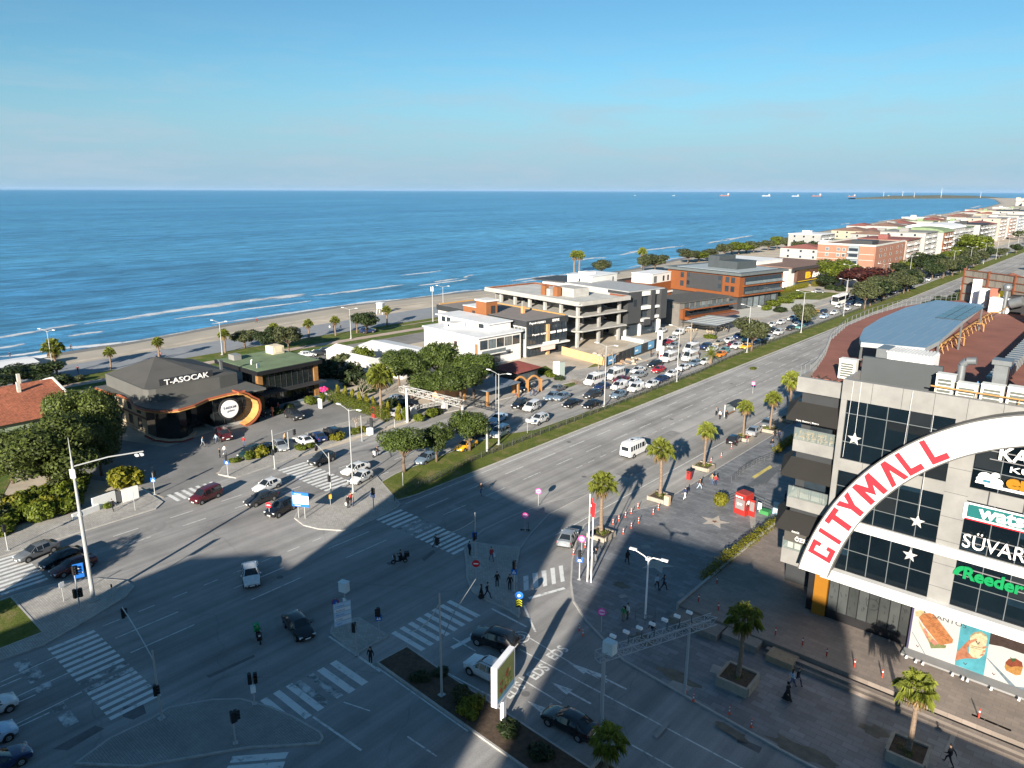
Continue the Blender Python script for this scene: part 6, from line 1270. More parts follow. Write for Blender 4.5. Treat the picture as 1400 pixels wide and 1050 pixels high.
def sheet_roof():
 nt = BLUER.node_tree; L = nt.links.new; bb = nt.nodes['Principled BSDF']; p = N(nt, 'ShaderNodeNewGeometry').outputs['Position']
 w = N(nt, 'ShaderNodeTexBrick', Scale=1.0); L(p, w.inputs['Vector']); w.inputs['Brick Width'].default_value = 1.1; w.inputs['Row Height'].default_value = 6.0; w.inputs['Mortar Size'].default_value = .03
 w.inputs['Color1'].default_value = (.15,.235,.325,1); w.inputs['Color2'].default_value = (.165,.255,.345,1); w.inputs['Mortar'].default_value = (.3,.33,.35,1); L(w.outputs['Color'], bb.inputs['Base Color']); bb.inputs['Roughness'].default_value = .4; bb.inputs['Metallic'].default_value = .2
sheet_roof()
mr_ = [(-20.6,75.8),(-21.4,78),(-22.7,83.9),(-23.3,92),(-23.3,103.2),(-21.9,113.6),(-16.3,113.2),(-15.7,97),(-15.0,81.9),(-15.2,77)]
b = MB(); b.prism(mr_, 26.3, 26.75, 0, 1, True); CR = T('canopy_roof', 'blue grey sheet metal canopy raised on posts above the red mall roof', 'canopy', (-19,90,23.36)); b.build('sheet', [BLUER, mat('canopy_edge', (.3,.32,.33), .5)], CR)
for p in mr_: MB().cyl((p[0]*.98-.38,p[1]*.98+1.8,23.36),(p[0]*.98-.38,p[1]*.98+1.8,26.3),.12,.12,6).build('post', DKPOLE, CR)
b = MB()
for i in range(3):
 for k in range(4): b.box(-18.6+i*1.0,-17.7+i*1.0,97+k*3.4,100.2+k*3.4,26.76,26.82)
b.build('solar_panel', mat('solar_cell', (.035,.05,.06), .2), CR)
tag(MB().box(-19.2,-12.6,71.9,72.3,23.36,26.2).build('screen_wall', mat('blue_grey_panel', (.058,.066,.071), .5, var=.05)), 'blue grey blank screen wall standing behind the mall parapet', 'wall')
b = MB(); b.box(-17.4,-13.6,73,75.4,23.4,26.7,0) 
for i in range(14): b.box(-17.5+i*.28,-17.36+i*.28,72.8,75.6,26.7,26.82,1)
b.box(-18.4,-17.4,73,75.4,23.4,26.9,2); tag(b.build('plant_room', [SIGNWHITE, WHITEP, STEEL]), 'white plant housing with ribbed top behind the screen wall', 'plant housing')
def ac(x, y, w, h, label, fan=True, z=23.4):
 a = T('air_conditioner', label, 'air conditioner', (x,y,z)); q = MB().box(-w/2,w/2,-.45,.45,.15,h); q.box(-w/2-.04,w/2+.04,-.5,.5,h,h+.06); q.build('casing', mat('ac_casing', (.66,.66,.63), .5, var=.06, obj=True), a, world=False)
 g = MB(); 
 for i in range(6): g.box(-w*.38,w*.38,-.49,-.46,.35+i*(h-.6)/6,.35+(i+.7)*(h-.6)/6)
 g.build('grille', mat('ac_grille', (.1,.11,.1), .6, obj=True), a, world=False); f = MB()
 for sx in (-w*.4,w*.4): f.box(sx-.06,sx+.06,-.45,.45,0,.15)
 f.build('foot', DKPOLE, a, world=False); return a
ac(-20.8,73.4,1.5,2.0,'white air conditioner alone beside the corner of the mall roof'); ac(-12.0,70.6,1.35,2.5,'tall white air conditioner next to the blue grey screen wall'); ac(-10.3,70.5,1.5,2.0,'white air conditioner second from the screen wall'); ac(-8.5,70.5,1.6,2.2,'white air conditioner with pale grille beneath the square duct'); ac(-6.6,70.5,1.7,2.3,'wide white air conditioner at the end of the roof row'); ac(-4.4,70.5,1.7,2.3,'white air conditioner outermost along the mall parapet')
def ductpipe(pts, r, label, m=None, name='duct', n=12): return tag(MB().tube([Vector(p) for p in pts], r, n).build(name, m or STEEL, None, 40), label, name.split('_')[-1])
ductpipe([(-11.2,72,23.4),(-11.2,72,26.6),(-10.9,72,27.0),(-10.2,72,27.1)], .33, 'bent steel duct rising behind the tall air conditioner')
tag(MB().box(-8.9,-7.9,72.2,73.2,23.4,27.0).box(-9.1,-7.7,72,73.4,27,27.4).build('duct', STEEL), 'square steel duct tower with flared top on the mall roof', 'duct')
tag(MB().add([(-10.6,72.2,23.4),(-9.0,72.2,23.4),(-9.0,73.8,23.4),(-10.6,73.8,23.4),(-10.0,73,25.2)], [(0,1,4),(1,2,4),(2,3,4),(3,0,4),(3,2,1,0)]).build('tarpaulin', mat('blue_tarpaulin', (.06,.2,.42), .7)), 'blue tarpaulin heaped beside the square duct', 'tarpaulin')
b = MB(); b.box(-9.9,-8.7,76,112,24.0,25.0)
for i in range(30): b.box(-9.95,-8.65,76.3+i*1.2,76.42+i*1.2,23.95,25.05)
tag(b.build('long_duct', STEEL), 'long ribbed grey duct running back along the mall roof', 'duct')
b = MB(); b.cyl((-5.8,74,23.4),(-5.8,74,27.2),.8,.8,16).cyl((-5.8,74,27.2),(-5.8,74,28.2),1.3,1.3,18); tag(b.build('exhaust_stack', STEEL, None, 40), 'fat galvanised exhaust stack near the photo edge on the mall roof', 'exhaust stack')
YP = mat('ochre_gas_pipe', (.35,.2,.07), .6, var=.1)
b = MB(); b.tube([(-12.9,69.6,24.95),(-4,69.55,24.9),(4,69.5,24.85)], .07, 6)
for i in range(5): b.cyl((-12.5+i*3,69.6,23.36),(-12.5+i*3,69.6,24.9),.04,.04,5)
tag(b.build('gas_pipe', YP), 'ochre pipe running along the front row of air conditioners', 'pipe')
pr = [S(1287,470.7,24.4), S(1354.7,427,24.4), S(1366,427,24.4), S(1390.7,411,24.6), S(1396,398,26)]
b = MB(); b.tube(pr, .09, 6); 
for k in range(14):
 p = pr[0].lerp(pr[1], k/13); b.cyl((p.x-.35,p.y,23.36),(p.x,p.y,24.35),.05,.05,5); b.cyl((p.x+.35,p.y,23.36),(p.x,p.y,24.35),.05,.05,5)
for a, c in ((0,.2),(.55,.6)): 
 p = pr[0].lerp(pr[1], c); b.tube([p, p+Vector((1.2,-.2,.05)), p+Vector((1.25,-.25,-.9))], .07, 5)
tag(b.build('pipe_rack', YP), 'ochre pipe on slanting legs crossing the red roof', 'pipe')
b = MB(); q = [S(1286,472,24.2), S(1352,429,24.2)]
for dx in (0,.5): b.cyl(q[0]+Vector((dx,0,.2)), q[1]+Vector((dx,0,.2)), .06, .06, 5)
for k in range(24):
 p = q[0].lerp(q[1], k/24); r2 = q[0].lerp(q[1], (k+1)/24); b.cyl((p.x+(k % 2)*.5,p.y,p.z+.2),(r2.x+((k+1) % 2)*.5,r2.y,r2.z-.7),.035,.035,4)
tag(b.build('roof_truss', BRICKR), 'rusty lattice girder lying beside the ochre pipe', 'girder')
edge_ = [(-24.2,72.6),(-24.7,76),(-26.2,83),(-28.6,92),(-30.4,104),(-30.6,116),(-29.6,128),(-27.5,137),(-24,143)]
b = MB(); fine = []
for i in range(len(edge_)-1):
 for k in range(6): fine.append(Vector((*edge_[i],0)).lerp(Vector((*edge_[i+1],0)), k/6))
for p in fine: b.cyl((p.x+.1,p.y,23.36),(p.x+.1,p.y,24.5),.035,.035,5)
for z in (23.9,24.5): b.tube([(p.x+.1,p.y,z) for p in fine], .035, 5)
b.tube([(wx0,wy+.1,24.9),(wx0-.3,72.4,24.9)], .035, 5); b.tube([(wx0,wy+.1,24.0),(wx0,wy+.1,24.9)], .035, 5); b.tube([(wx0-.15,71,24.0),(wx0-.15,71,24.9)], .035, 5)
tag(b.build('roof_railing', STEEL), 'galvanised railing following the curved edge of the mall roof', 'railing')
b = MB()
for k in range(26): x, y = R.uniform(-23.4,-20), R.uniform(70,72.2); a = R.uniform(0,3); l = R.uniform(.4,1.2); b.cyl((x,y,23.42),(x+l*math.cos(a),y+l*math.sin(a),23.5+R.random()*.2),.03,.03,4)
o = b.build('scrap_heap', mat('dark_scrap', (.06,.035,.03), .9)); o['kind'] = 'stuff'
t2 = T('roof_wall', 'grey block wall with rusty steel posts at the back of the mall roof', 'wall', (-12,139,23.36)); BW = pavers('pale_blockwork', (.16,.145,.125), (.22,.2,.18), .8, .4)
pa, pb = Vector((-24,143.4,0)), Vector((8,119,0)); dd = (pb-pa); LL = dd.length; dd.normalize(); ang = math.atan2(dd.y, dd.x)
b = MB(); c = (pa+pb)/2; b.rbox((c.x,c.y,25.9),(LL,.3,5.1),ang); b.build('blockwork', BW, t2)
for k in range(9):
 p = pa+dd*LL*k/8; m = MB().rbox((p.x-.1,p.y-.2,26.0),(.26,.3,5.4),ang); m.build('post', BRICKR, t2)
b = MB(); 
for z in (24.6,26.2,27.4,28.5): p = c+Vector((-.15,-.22,0)); b.rbox((p.x,p.y,z),(LL,.1,.12),ang)
b.build('rail', BRICKR, t2)
tag(MB().box(-18.6,-17.4,133,134.2,23.4,26.8).box(-17.38,-16.9,133,133.6,24,26.5,1).build('brick_shaft', [mat('red_shaft', (.27,.1,.07), .85), YELLOW]), 'red roof shaft with yellow side panel before the block wall', 'shaft')
b = MB().cyl((-16.2,131,23.4),(-16.2,131,27.0),.3,.3,12).ball((-16.2,131,27.3),.62,12,8); b.cyl((-15.4,130.6,25.0),(-13.9,130.3,25.6),.75,.75,12); tag(b.build('flue', STEEL, None, 50), 'steel flue with ball shaped cowl on the mall roof', 'flue')
tag(MB().box(-18.2,-15.6,131,134,23.4,25.6).build('tank', SIGNWHITE), 'white box tank at the far end of the canopy roof', 'tank'); tag(MB().cyl((-19.8,136,23.4),(-19.8,136,26.4),.75,.75,14).build('tank', mat('pale_tank', (.6,.6,.58), .5), None, 40), 'upright white cylinder tank beyond the canopy roof', 'tank'); tag(MB().cyl((-18.2,136.6,23.4),(-18.2,136.6,26.4),.8,.8,14).build('tank', STEEL, None, 40), 'grey steel cylinder tank beyond the canopy roof', 'tank'); tag(MB().box(-22,-20.8,139,140,23.4,27.4).build('cabinet', SIGNWHITE), 'tall white cabinet near the block wall', 'cabinet'); tag(MB().box(-15.8,-13.6,132,134,23.4,26).build('cabinet', BLACK), 'black plant cabinet against the block wall', 'cabinet')
tag(MB().box(-11.8,-10.4,121,122.5,23.4,27).box(-10.38,-9.8,121,121.8,24.4,26.8,1).build('brick_shaft', [mat('red_shaft', (.27,.1,.07)), YELLOW]), 'red roof shaft nearest the photo edge with yellow panels', 'shaft')
gable('house', 'white house with red tiled roof beyond the mall on the inland side', -52, -38, 352, 372, 5.5, 8.4, WHITE, ROOFT, 'house')
hp_ = S(1322,404,0); gable('hut', 'small white hut with orange roof seen past the block wall', hp_.x-3, hp_.x+3, hp_.y, hp_.y+8, 3.6, 5.6, WHITE, mat('orange_hut_roof', (.5,.16,.06), .8), 'hut')
# ================================================================ traffic
DOWN = -90; UP = 90
def C(px, z=.7): p = S(px[0], px[1], z); return (p.x, p.y)
def headpx(a, b): p, q = S(*a), S(*b); return math.degrees(math.atan2(q.y-p.y, q.x-p.x))
near = [
 ((281,677),'people_carrier','maroon',headpx((300,672),(262,688)),'dark red people carrier alone on the road by the side street crossing'),
 ((365,663),'hatchback','white',headpx((385,656),(350,670)),'white hatchback side by side with two dark cars left of the blue direction board'),
 ((357,680),'sedan','charcoal',headpx((378,675),(340,689)),'dark saloon between the white hatchback and the black off-roader near the direction board'),
 ((384,694),'suv','black',headpx((402,684),(365,704)),'black off-road car just beside the blue and white direction board'),
 ((440,627),'suv','charcoal',headpx((458,620),(424,634)),'dark off-road car on the zebra crossing by the cafe car park'),
 ((486,640),'sedan','white',headpx((505,634),(468,648)),'white saloon waiting behind the far zebra crossing, beyond another white car'),
 ((493,652),'hatchback','white',headpx((510,645),(477,662)),'white hatchback with dark roof stopped nearest the median tip'),
 ((343,784),'sedan','white',headpx((341,768),(345,800)),'white saloon with open sunroof turning in the middle of the junction'),
 ((408,854),'sedan','black',headpx((397,840),(424,872)),'black saloon crossing the shaded junction toward the lower road'),
 ((677,873),'suv','black',headpx((705,886),(650,868)),'black off-road car with silver roof rails at the shaded crossing'),
 ((668,915),'suv','white',headpx((700,935),(645,908)),'white off-road car with dark glass roof partly behind the billboard'),
 ((778,985),'sedan','black',headpx((810,1003),(750,972)),'black saloon driving beside the dark planted median'),
 ((777,733),'sedan','silver',headpx((770,745),(784,722)),'silver saloon on the slip lane with its boot to the camera'),
 ((1004,600),'hatchback','black',headpx((998,606),(1012,594)),'black hatchback parked first of three by the plaza palms'),
 ((1031,588),'sedan','silver',headpx((1026,593),(1040,581)),'silver saloon parked behind the black hatchback by the palms'),
 ((1050,577),'sedan','grey',headpx((1044,583),(1058,571)),'grey saloon half hidden by a palm trunk on the service road'),
 ((50,752),'sedan','grey',headpx((75,743),(25,763)),'grey saloon on the pavement side at the far zebra crossing'),
 ((84,761),'sedan','black',headpx((108,753),(60,772)),'black saloon in the middle of three waiting cars by the camera mast'),
 ((100,772),'sedan','maroon',headpx((125,764),(75,783)),'dark red saloon in the shade behind the camera mast'),
 ((-17,968),'hatchback','white',UP,'white car nosing in at the frame edge, farther lane'),
 ((-20,1008),'hatchback','iceblue',UP,'pale blue car nosing in at the frame edge, nearer lane'),
 ((-8,1043),'sedan','navy',UP,'dark blue car entering at the bottom corner'),
 ((306,594),'suv','maroon',headpx((300,588),(316,602)),'dark maroon off-road car parked at the cafe with the round sign'),
 ((402,567),'suv','charcoal',headpx((392,563),(412,571)),'grey pickup-like car parked before the black glass cafe'),
 ((342,618),'suv','darkgreen',headpx((352,612),(330,624)),'dark green off-road car parked by the shrubs of the cafe car park'),
 ((360,613),'sedan','black',headpx((372,606),(350,620)),'black saloon parked between the green off-roader and the silver saloon'),
 ((383,608),'sedan','silver',headpx((376,602),(390,615)),'silver blue saloon parked facing the road at the cafe'),
 ((415,601),'sedan','white',headpx((424,606),(404,597)),'white coupe parked in the cafe car park'),
 ((434,596),'sedan','navy',headpx((444,601),(425,590)),'navy saloon parked beside the white coupe'),
 ((454,591),'suv','black',headpx((462,596),(446,586)),'black off-road car parked last in the cafe row'),
 ((583,625),'sedan','bluegrey',headpx((596,618),(568,632)),'steel blue saloon passing the median pines'),
 ((637,608),'sedan','yellow',headpx((650,602),(622,615)),'yellow taxi beside the third median pine'),
 ((651,592),'hatchback','darkblue',DOWN,'dark blue hatchback hidden behind the largest median pine'),
 ((673,585),'hatchback','bluegrey',DOWN,'blue grey hatchback just past the pine crown in the shade'),
 ((683,591),'people_carrier','white',headpx((690,587),(668,598)),'white people carrier next to the lamp post in the shade'),
 ((681,571),'sedan','iceblue',headpx((692,567),(670,578)),'white saloon behind a lamp post with tree shade put into its pale blue paint'),  # a white car; the tree shade is put into its pale blue paint
 ((711,552),'suv','black',headpx((720,547),(700,558)),'black off-road car stopped at the kerb beside a white people carrier'),
 ((727,556),'people_carrier','white',headpx((737,552),(715,562)),'white people carrier leading the queue next to a black off-roader'),
 ((737,573),'suv','white',headpx((748,568),(724,579)),'white off-road car at the head of the queue by the median'),
 ((719,530),'suv','black',headpx((728,524),(706,535)),'long black off-road car parked before the orange arched gate'),
 ((755,541),'sedan','bluegrey',headpx((765,537),(746,546)),'blue grey saloon on the kerb side of its twin'),
 ((768,541.5),'sedan','bluegrey',headpx((778,538),(757,547)),'blue grey saloon ahead of the brushwood pile'),
 ((781,550.5),'sedan','black',headpx((793,546),(770,556)),'black saloon second from the median behind the white leader'),
 ((810,539),'suv','charcoal',DOWN,'dark off-road car between two black saloons in the queue'),
 ((809,551.7),'sedan','black',DOWN,'black saloon next to the median fence and lamp post'),
 ((822,528),'hatchback','navy',DOWN,'navy blue hatchback beside the first white minibus'),
 ((813,518.5),'minibus','white',DOWN,'white minibus first along the kerb near the brushwood'),
 ((840.5,511),'minibus','white',DOWN,'shorter looking white minibus behind the first one'),
 ((848.5,518.5),'sedan','darkred',DOWN,'dark red saloon behind the navy hatchback'),
 ((846,528),'panel_van','white',DOWN,'white panel van between the red saloon and the blue grey hatchback'),
 ((845,539),'hatchback','bluegrey',DOWN,'blue grey hatchback alongside the median fence'),
 ((866,522),'sedan','white',DOWN,'white saloon tucked between two white vans'),
 ((869,530.5),'panel_van','white',DOWN,'white panel van next to the median fence'),
 ((890,525),'hatchback','white',DOWN,'white hatchback behind the second white panel van'),
 ((872,505.5),'sedan','white',DOWN,'white saloon on the kerb lane behind the minibuses'),
 ((873,512),'sedan','silver',DOWN,'silver saloon alongside the white kerb lane saloon'),
 ((895.5,498),'suv','black',DOWN,'black off-road car overtaken by a bright red hatchback'),
 ((900,505),'hatchback','red',DOWN,'bright red hatchback in the middle of the queue'),
 ((904,517.5),'sedan','navy',DOWN,'navy saloon next to the fence behind a white hatchback'),
 ((917.7,511),'hatchback','white',DOWN,'white hatchback by the round headed lamp post'),
 ((915,488),'minibus','white',DOWN,'white minibus nearest the billboard fence'),
 ((943.5,487),'minibus','white',DOWN,'white minibus in the middle lane with blue grey windscreen'),
 ((945,476),'minibus','white',DOWN,'white minibus farthest back of the trio'),
 ((868,612),'minibus','white',UP,'white minibus alone on the empty carriageway by the plaza palms'),
]
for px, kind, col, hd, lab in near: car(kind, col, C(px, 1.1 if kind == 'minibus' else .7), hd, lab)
far = [((934,502),'sedan','white','white saloon with amber roof light behind the lamp post'),((950,496),'sedan','bluegrey','blue grey saloon behind the amber lit saloon'),((963,494),'hatchback','white','white hatchback hidden by the median date palm'),((911,467.5),'sedan','red','red saloon parked by the white ramp wall'),((918,463),'sedan','white','white saloon parked behind the red saloon'),((921,473),'suv','silver','silver off-road car pulling out past the red saloon'),((904,452),'hatchback','white','white and blue patrol-like car beside the grey office'),((927.5,455),'panel_van','white','small white van parked before the restaurant'),((964.6,473.7),'suv','navy','navy off-road car right behind the farthest minibus'),((973.7,477),'hatchback','white','white hatchback beyond the date palm crown'),((983,468.6),'sedan','beige','beige saloon on the kerb lane by the pergola'),((996,465),'sedan','white','white saloon behind the beige saloon'),((1002,470),'sedan','darkred','dark red saloon in the middle lane past the pergola'),((1007,473),'suv','white','white off-road car beside the dark red saloon'),((990,479),'hatchback','teal','teal hatchback next to the fence behind the date palm'),((985,484),'hatchback','orange','orange taxi behind the date palm fronds'),((1020,473),'sedan','yellow','pale yellow taxi beside the roadside olive tree'),((1009,460),'suv','navy','navy off-road car at the crown of the roadside tree'),((1021,464),'hatchback','teal','dark teal hatchback beneath the roadside tree'),((1033,467.5),'sedan','bluegrey','blue grey saloon just past the first olive tree'),((1041,465),'sedan','navy','navy saloon just past the first olive tree'),((1051.5,461.7),'hatchback','white','white hatchback on the fence side after two blue cars'),((1064.6,454.3),'suv','white','big white off-road car midway between the two olive trees'),((1055.5,451.4),'hatchback','black','black hatchback beside the big white off-roader'),((1055.5,443.5),'sedan','white','white saloon on the kerb lane by the pale forecourt'),((1068,440),'sedan','white','white saloon behind another on the kerb lane'),((1081,448),'sedan','black','black saloon near the second olive tree'),((1083.5,435.5),'suv','white','white off-road car at the edge of the second olive tree'),((1091.5,438),'sedan','navy','navy saloon under the second olive tree'),((1089,444),'hatchback','white','white hatchback under the second olive tree'),((1094,446.5),'sedan','teal','teal saloon by the second olive trunk'),((1103,437),'sedan','navy','navy saloon emerging past the second olive tree'),((1110,434),'hatchback','bluegrey','blue hatchback ahead of the small yellow car'),((1114,426),'hatchback','yellow','small yellow car near the second olive tree'),((1125.7,425.4),'sedan','darkblue','dark blue saloon before the white coach'),((1127,432),'sedan','iceblue','pale blue saloon by the fence before the coach'),((1141,427),'sedan','white','white saloon passing in front of the coach'),((1147.5,418),'sedan','white','white saloon right beside the coach'),((1159,421.5),'hatchback','white','white hatchback by the double headed lamp post'),((1162,415),'suv','navy','navy off-road car behind the lamp post and coach'),((1176,416),'sedan','white','white saloon slipping under the row of median trees'),((1194,409),'sedan','navy','navy saloon in the shade of the median trees'),((1205,405),'sedan','black','black saloon in the shade of the median trees'),((1229.7,396),'sedan','bluegrey','blue grey saloon seen between the median trunks'),((1288,368.5),'hatchback','white','lone white car on the far open stretch of road'),((1218,399),'sedan','navy','navy saloon between the shaded median trunks'),((1260,380),'suv','white','white off-road car far up the queue')]
for px, kind, col, lab in far: car(kind, col, C(px), DOWN, lab, full=False)
for px, kind, col, hd, lab in [((1120,398),'suv','grey',20,'grey off-road car parked by the yellow hedge of the furniture store'),((420,484),'sedan','white',60,'white saloon parked on the coast road behind the green roof'),((436,482),'sedan','charcoal',60,'charcoal saloon parked in the middle of the coast road row'),((449,480),'suv','black',60,'black off-road car last in the coast road row'),((545,545),'sedan','bluegrey',0,'blue grey saloon parked in the yard behind the hedge palm'),((553,551),'sedan','black',0,'black saloon parked in the yard under the lattice gantry'),((544,563),'hatchback','white',100,'white car behind the median pines near the gantry foot'),((763,530.0),'sedan','grey',100,'grey saloon parked beside the red roofed kiosk'),((502,452),'suv','navy',70,'dark car parked beside the coastal path tree')]:
 car(kind, col, C(px), hd, lab, full=False)
rr = random.Random(31)
for i in range(27): car(('sedan','hatchback','suv','people_carrier')[i % 4], ('white','bluegrey','navy','white','silver','darkred','black')[i % 7], ((-81,-84.6,-88.2)[i % 3]+rr.uniform(-.3,.3), 292+(i//3)*15+rr.uniform(-3,3)), DOWN, 'small car queuing in the shade of the far median trees', full=False, group='cars queuing far up the highway')
cp = C((1143,411), 1.7); t = T('coach', 'white and black touring coach waiting by the furniture store', 'coach', (cp[0], cp[1]+5, 0), rad(-90)); b = MB(); b.box(-6,6,-1.25,1.25,.35,3.4); b.box(-5.8,5.6,-1.1,1.1,3.4,3.6); b.build('body', CL['white'], t, world=False)
b = MB(); b.box(-5.6,5.9,-1.28,-1.24,1.7,3.1).box(-5.6,5.9,1.24,1.28,1.7,3.1).box(5.98,6.04,-1.15,1.15,1.3,3.2); b.build('window_glass', CGLASS, t, world=False)
for x in (-3.8,-2.6,4.0):
 for y in (-1.15,1.15): o = MB().cyl((0,-.15,0),(0,.15,0),.5,.5,14,0).cyl((0,-.16,0),(0,.16,0),.3,.3,10,1).build('wheel', [TYRE, RIM], t, world=False); o.location = (x,y,.5)
for y in (-1,1): MB().rbox((6.02,y*.9,.8),(.08,.4,.2)).build('headlight', HEADL, t, world=False); MB().rbox((6.3,y*1.35,2.9),(.2,.15,.5)).build('mirror', BLACK, t, world=False)
sp = S(354,876); hd_ = headpx((352,866),(358,884)); scooter((sp.x,sp.y), hd_, 'dark delivery scooter with green top box ridden through the junction', mat('dark_scooter', (.03,.012,.012), .4, obj=True), True, mat('green_box', (.01,.28,.1), .6, obj=True))
person(None, 'ride', 'green', 'black', 'person in a green jacket and helmet riding the delivery scooter', hd_, hair='helmet', loc=sp+Vector((-.28*math.cos(rad(hd_)),-.28*math.sin(rad(hd_)),.33)))
sp = S(546,770); hd_ = headpx((560,764),(534,768)); scooter((sp.x,sp.y), hd_, 'black motor scooter with top case crossing the shaded lanes', mat('black_scooter', (.012,.012,.013), .3, obj=True), True, mat('black_case', (.012,.012,.013), .5, obj=True)); person(None, 'ride', 'black', 'black', 'person in black with helmet riding the black scooter', hd_, hair='helmet', loc=sp+Vector((-.28*math.cos(rad(hd_)),-.28*math.sin(rad(hd_)),.33)))
sp = S(515,624); scooter((sp.x,sp.y), -80, 'white and black scooter waiting behind the first median pine', mat('white_scooter', (.6,.6,.6), .4, obj=True), True); person(None, 'ride', 'black', 'grey', 'person in black sitting on the white scooter', -80, hair='helmet', loc=sp+Vector((-.05,.28,.33)))
for k, px in enumerate(((352,568),(358,571),(365,569))): sp = S(*px); scooter((sp.x,sp.y), 20+20*k, 'parked black scooter %s under the timber columned cafe' % ('first','second','third')[k] if 0 else ('parked black scooter nearest the orange ring of the cafe','parked black scooter in the middle of the cafe trio','parked black scooter nearest the orange post')[k], _M['black_scooter'])
sp = S(718,726); t = T('kick_scooter', 'black electric kick scooter left standing on the traffic island', 'kick scooter', (sp.x,sp.y,.05), .6); b = MB(); b.box(-.5,.4,-.08,.08,.12,.18).tube([(.45,0,.12),(.35,0,1.15)], .03, 6).cyl((.35,-.25,1.13),(.35,.25,1.13),.025); b.build('frame', BLACKP, t, world=False)
for x in (.46,-.5): MB().cyl((x,-.03,.11),(x,.03,.11),.11,.11,12).build('wheel', TYRE, t, world=False)
# ================================================================ people
ppl = [((642,759),'stand','navy','black','person in dark clothes waiting at the tall signal mast',0),((672,767),'walk','red','denim','person in a red jacket walking over the traffic island with a white bag',0,'bag'),((679.7,802),'phone','black','black','person in black looking down at the middle of the traffic island',0),((658,819),'stand','black','black','person in a long black coat leading the pair at the crossing',0),((666,818),'walk','black','navy','person in a dark coat beside the one in the long coat at the crossing',0),((697,806),'stand','black','black','person in black standing at the blue walking sign',0),((657.5,676),'stride','black','denim','person in a black jacket walking across the empty carriageway',0),((814.7,768),'phone','black','grey','person in black leaning near the first palm planter',0),((857.5,771),'walk','black','black','person in black striding alone over the shaded plaza',0),((852,849),'stand','green','khaki','person with dark backpack near the white plaza lamp',0,'pack'),((858,846),'stand','white','brown','person in a pale coat beside the one with the backpack',0),((891,871),'walk','black','denim','person in black walking beneath the lattice gantry',0),((898,805),'walk','ltblue','black','person in a pale blue coat walking with a dark companion',0),((907,807),'walk','navy','black','person in navy walking beside the pale blue coat',0),((595.5,748),'walk','black','black','person in dark clothes on the worn zebra crossing of the empty carriageway',0),((936,683),'walk','navy','white','person in navy jacket and open white shirt near the palm planter',0),((956,669),'walk','brown','ltblue','person in a brown top and pale jeans walking to the road',0),((973,663),'stand','khaki','denim','person in khaki beside someone in red by the second planter',0),((978,664),'stand','red','navy','person in a red coat by the second planter',0),((984,573),'stand','white','black','person in a white top at the bus shelter',0),((992.5,573),'stand','black','black','person in black at the bus shelter',0),((979,568),'stand','grey','black','person in grey at the edge of the bus shelter',0),((1055,614),'walk','black','denim','person in black on the shady pavement by the steps',0),((1059,600),'walk','black','black','person in black ahead on the shady pavement',0),((1064.5,601),'walk','navy','black','person in navy walking abreast on the shady pavement',0),((1021,606),'stand','red','denim','person in red by the third planter',0),((1073,688),'stand','black','black','person in black against the railing beside the mall',0),((1023.5,699),'stand','white','black','person in a white top standing at the red kiosk',0),((1082,939),'walk','ltblue','denim','person in a pale blue top walking next to someone in black',0),((1090,936),'walk','black','navy','person in a black hooded top beneath the terrace steps',0),((1297,1046),'stride','black','black','person in black hurrying at the bottom edge of the plaza',0),((155,698.5),'stride','black','black','person in black passing the white garden wall',0),((277.5,611),'walk','ltblue','grey','person in pale blue walking in the shade of the cafe',0),((296,606),'walk','ltblue','denim','person in a light top close to the maroon off-roader',0),((301,626),'stand','black','black','person in black beside one in white at the car park mouth',0),((307.5,622),'walk','white','white','person in white at the car park mouth',0),((334,610),'stand','red','denim','person in a red top walking through the car park',0),((390,605),'stand','beige','brown','person in a beige jacket behind the silver saloon',0),((381,562),'stand','red','black','person in red near the door of the black glass cafe',0),((707,547),'stand','red','black','person in a bright red top in the road by the arched gate',0),((725,541),'stand','black','denim','person in black talking beside the long black car',0),((730,541),'stand','navy','navy','person in navy talking beside the long black car',0),((868,496),'stand','grey','black','person in grey before the billboard fence',0),((890,488),'stand','brown','black','person in brown at the end of the billboard fence',0),((899,488),'stand','khaki','black','person in khaki by the white banner',0),((476,694),'stand','black','black','person in black at the island kerb with a white bag',0,'bag'),((483,692),'stand','grey','denim','person in grey waiting with others on the island',0),((480,690),'stand','red','black','person in dark red at the back of the island group',0)]
for k, q in enumerate(ppl): 
 on = .13
 person(q[0], q[1], q[2], q[3], q[4], R.uniform(-180,180), on, 'long' if k % 5 == 3 else 'short', extra=(q[6] if len(q) > 6 else None), scale=R.uniform(.94,1.04), skirt=(k == 3))
person((507,908), 'stand', 'black', 'black', 'person with long black hair standing at the planted median', -60, .13, 'long', shoe='white')
person((1076,958), 'walk', 'black', 'black', 'person in a long black dress walking across the lower plaza', 160, .13, 'hood', skirt=True)
for k, px in enumerate(((97.5,479.5),(14,490),(107,510),(214,491),(451,452),(466,451),(351,442),(487,451),(73,508),(220,490),(456,451))):
 person(px, ('walk','stand','stride')[k % 3], ('black','navy','red','denim','white','black','red','grey','navy','pink','brown')[k], ('black','denim','navy')[k % 3], ('person in black walking by the water line','person in navy standing in the wash at the frame edge','person in red on the promenade by the tall beach lamp','person in a blue top on the promenade behind the cafe roof','person in white strolling by the beach palms','person in black strolling by the beach palms','person in red at the sea edge beyond the green roof','person in grey near the round beach tree','person in navy by the white beach kiosk','person in pink on the promenade behind the cafe roof','person in brown strolling between the beach palms')[k], z=0 if k not in (0,1,6) else -.55)
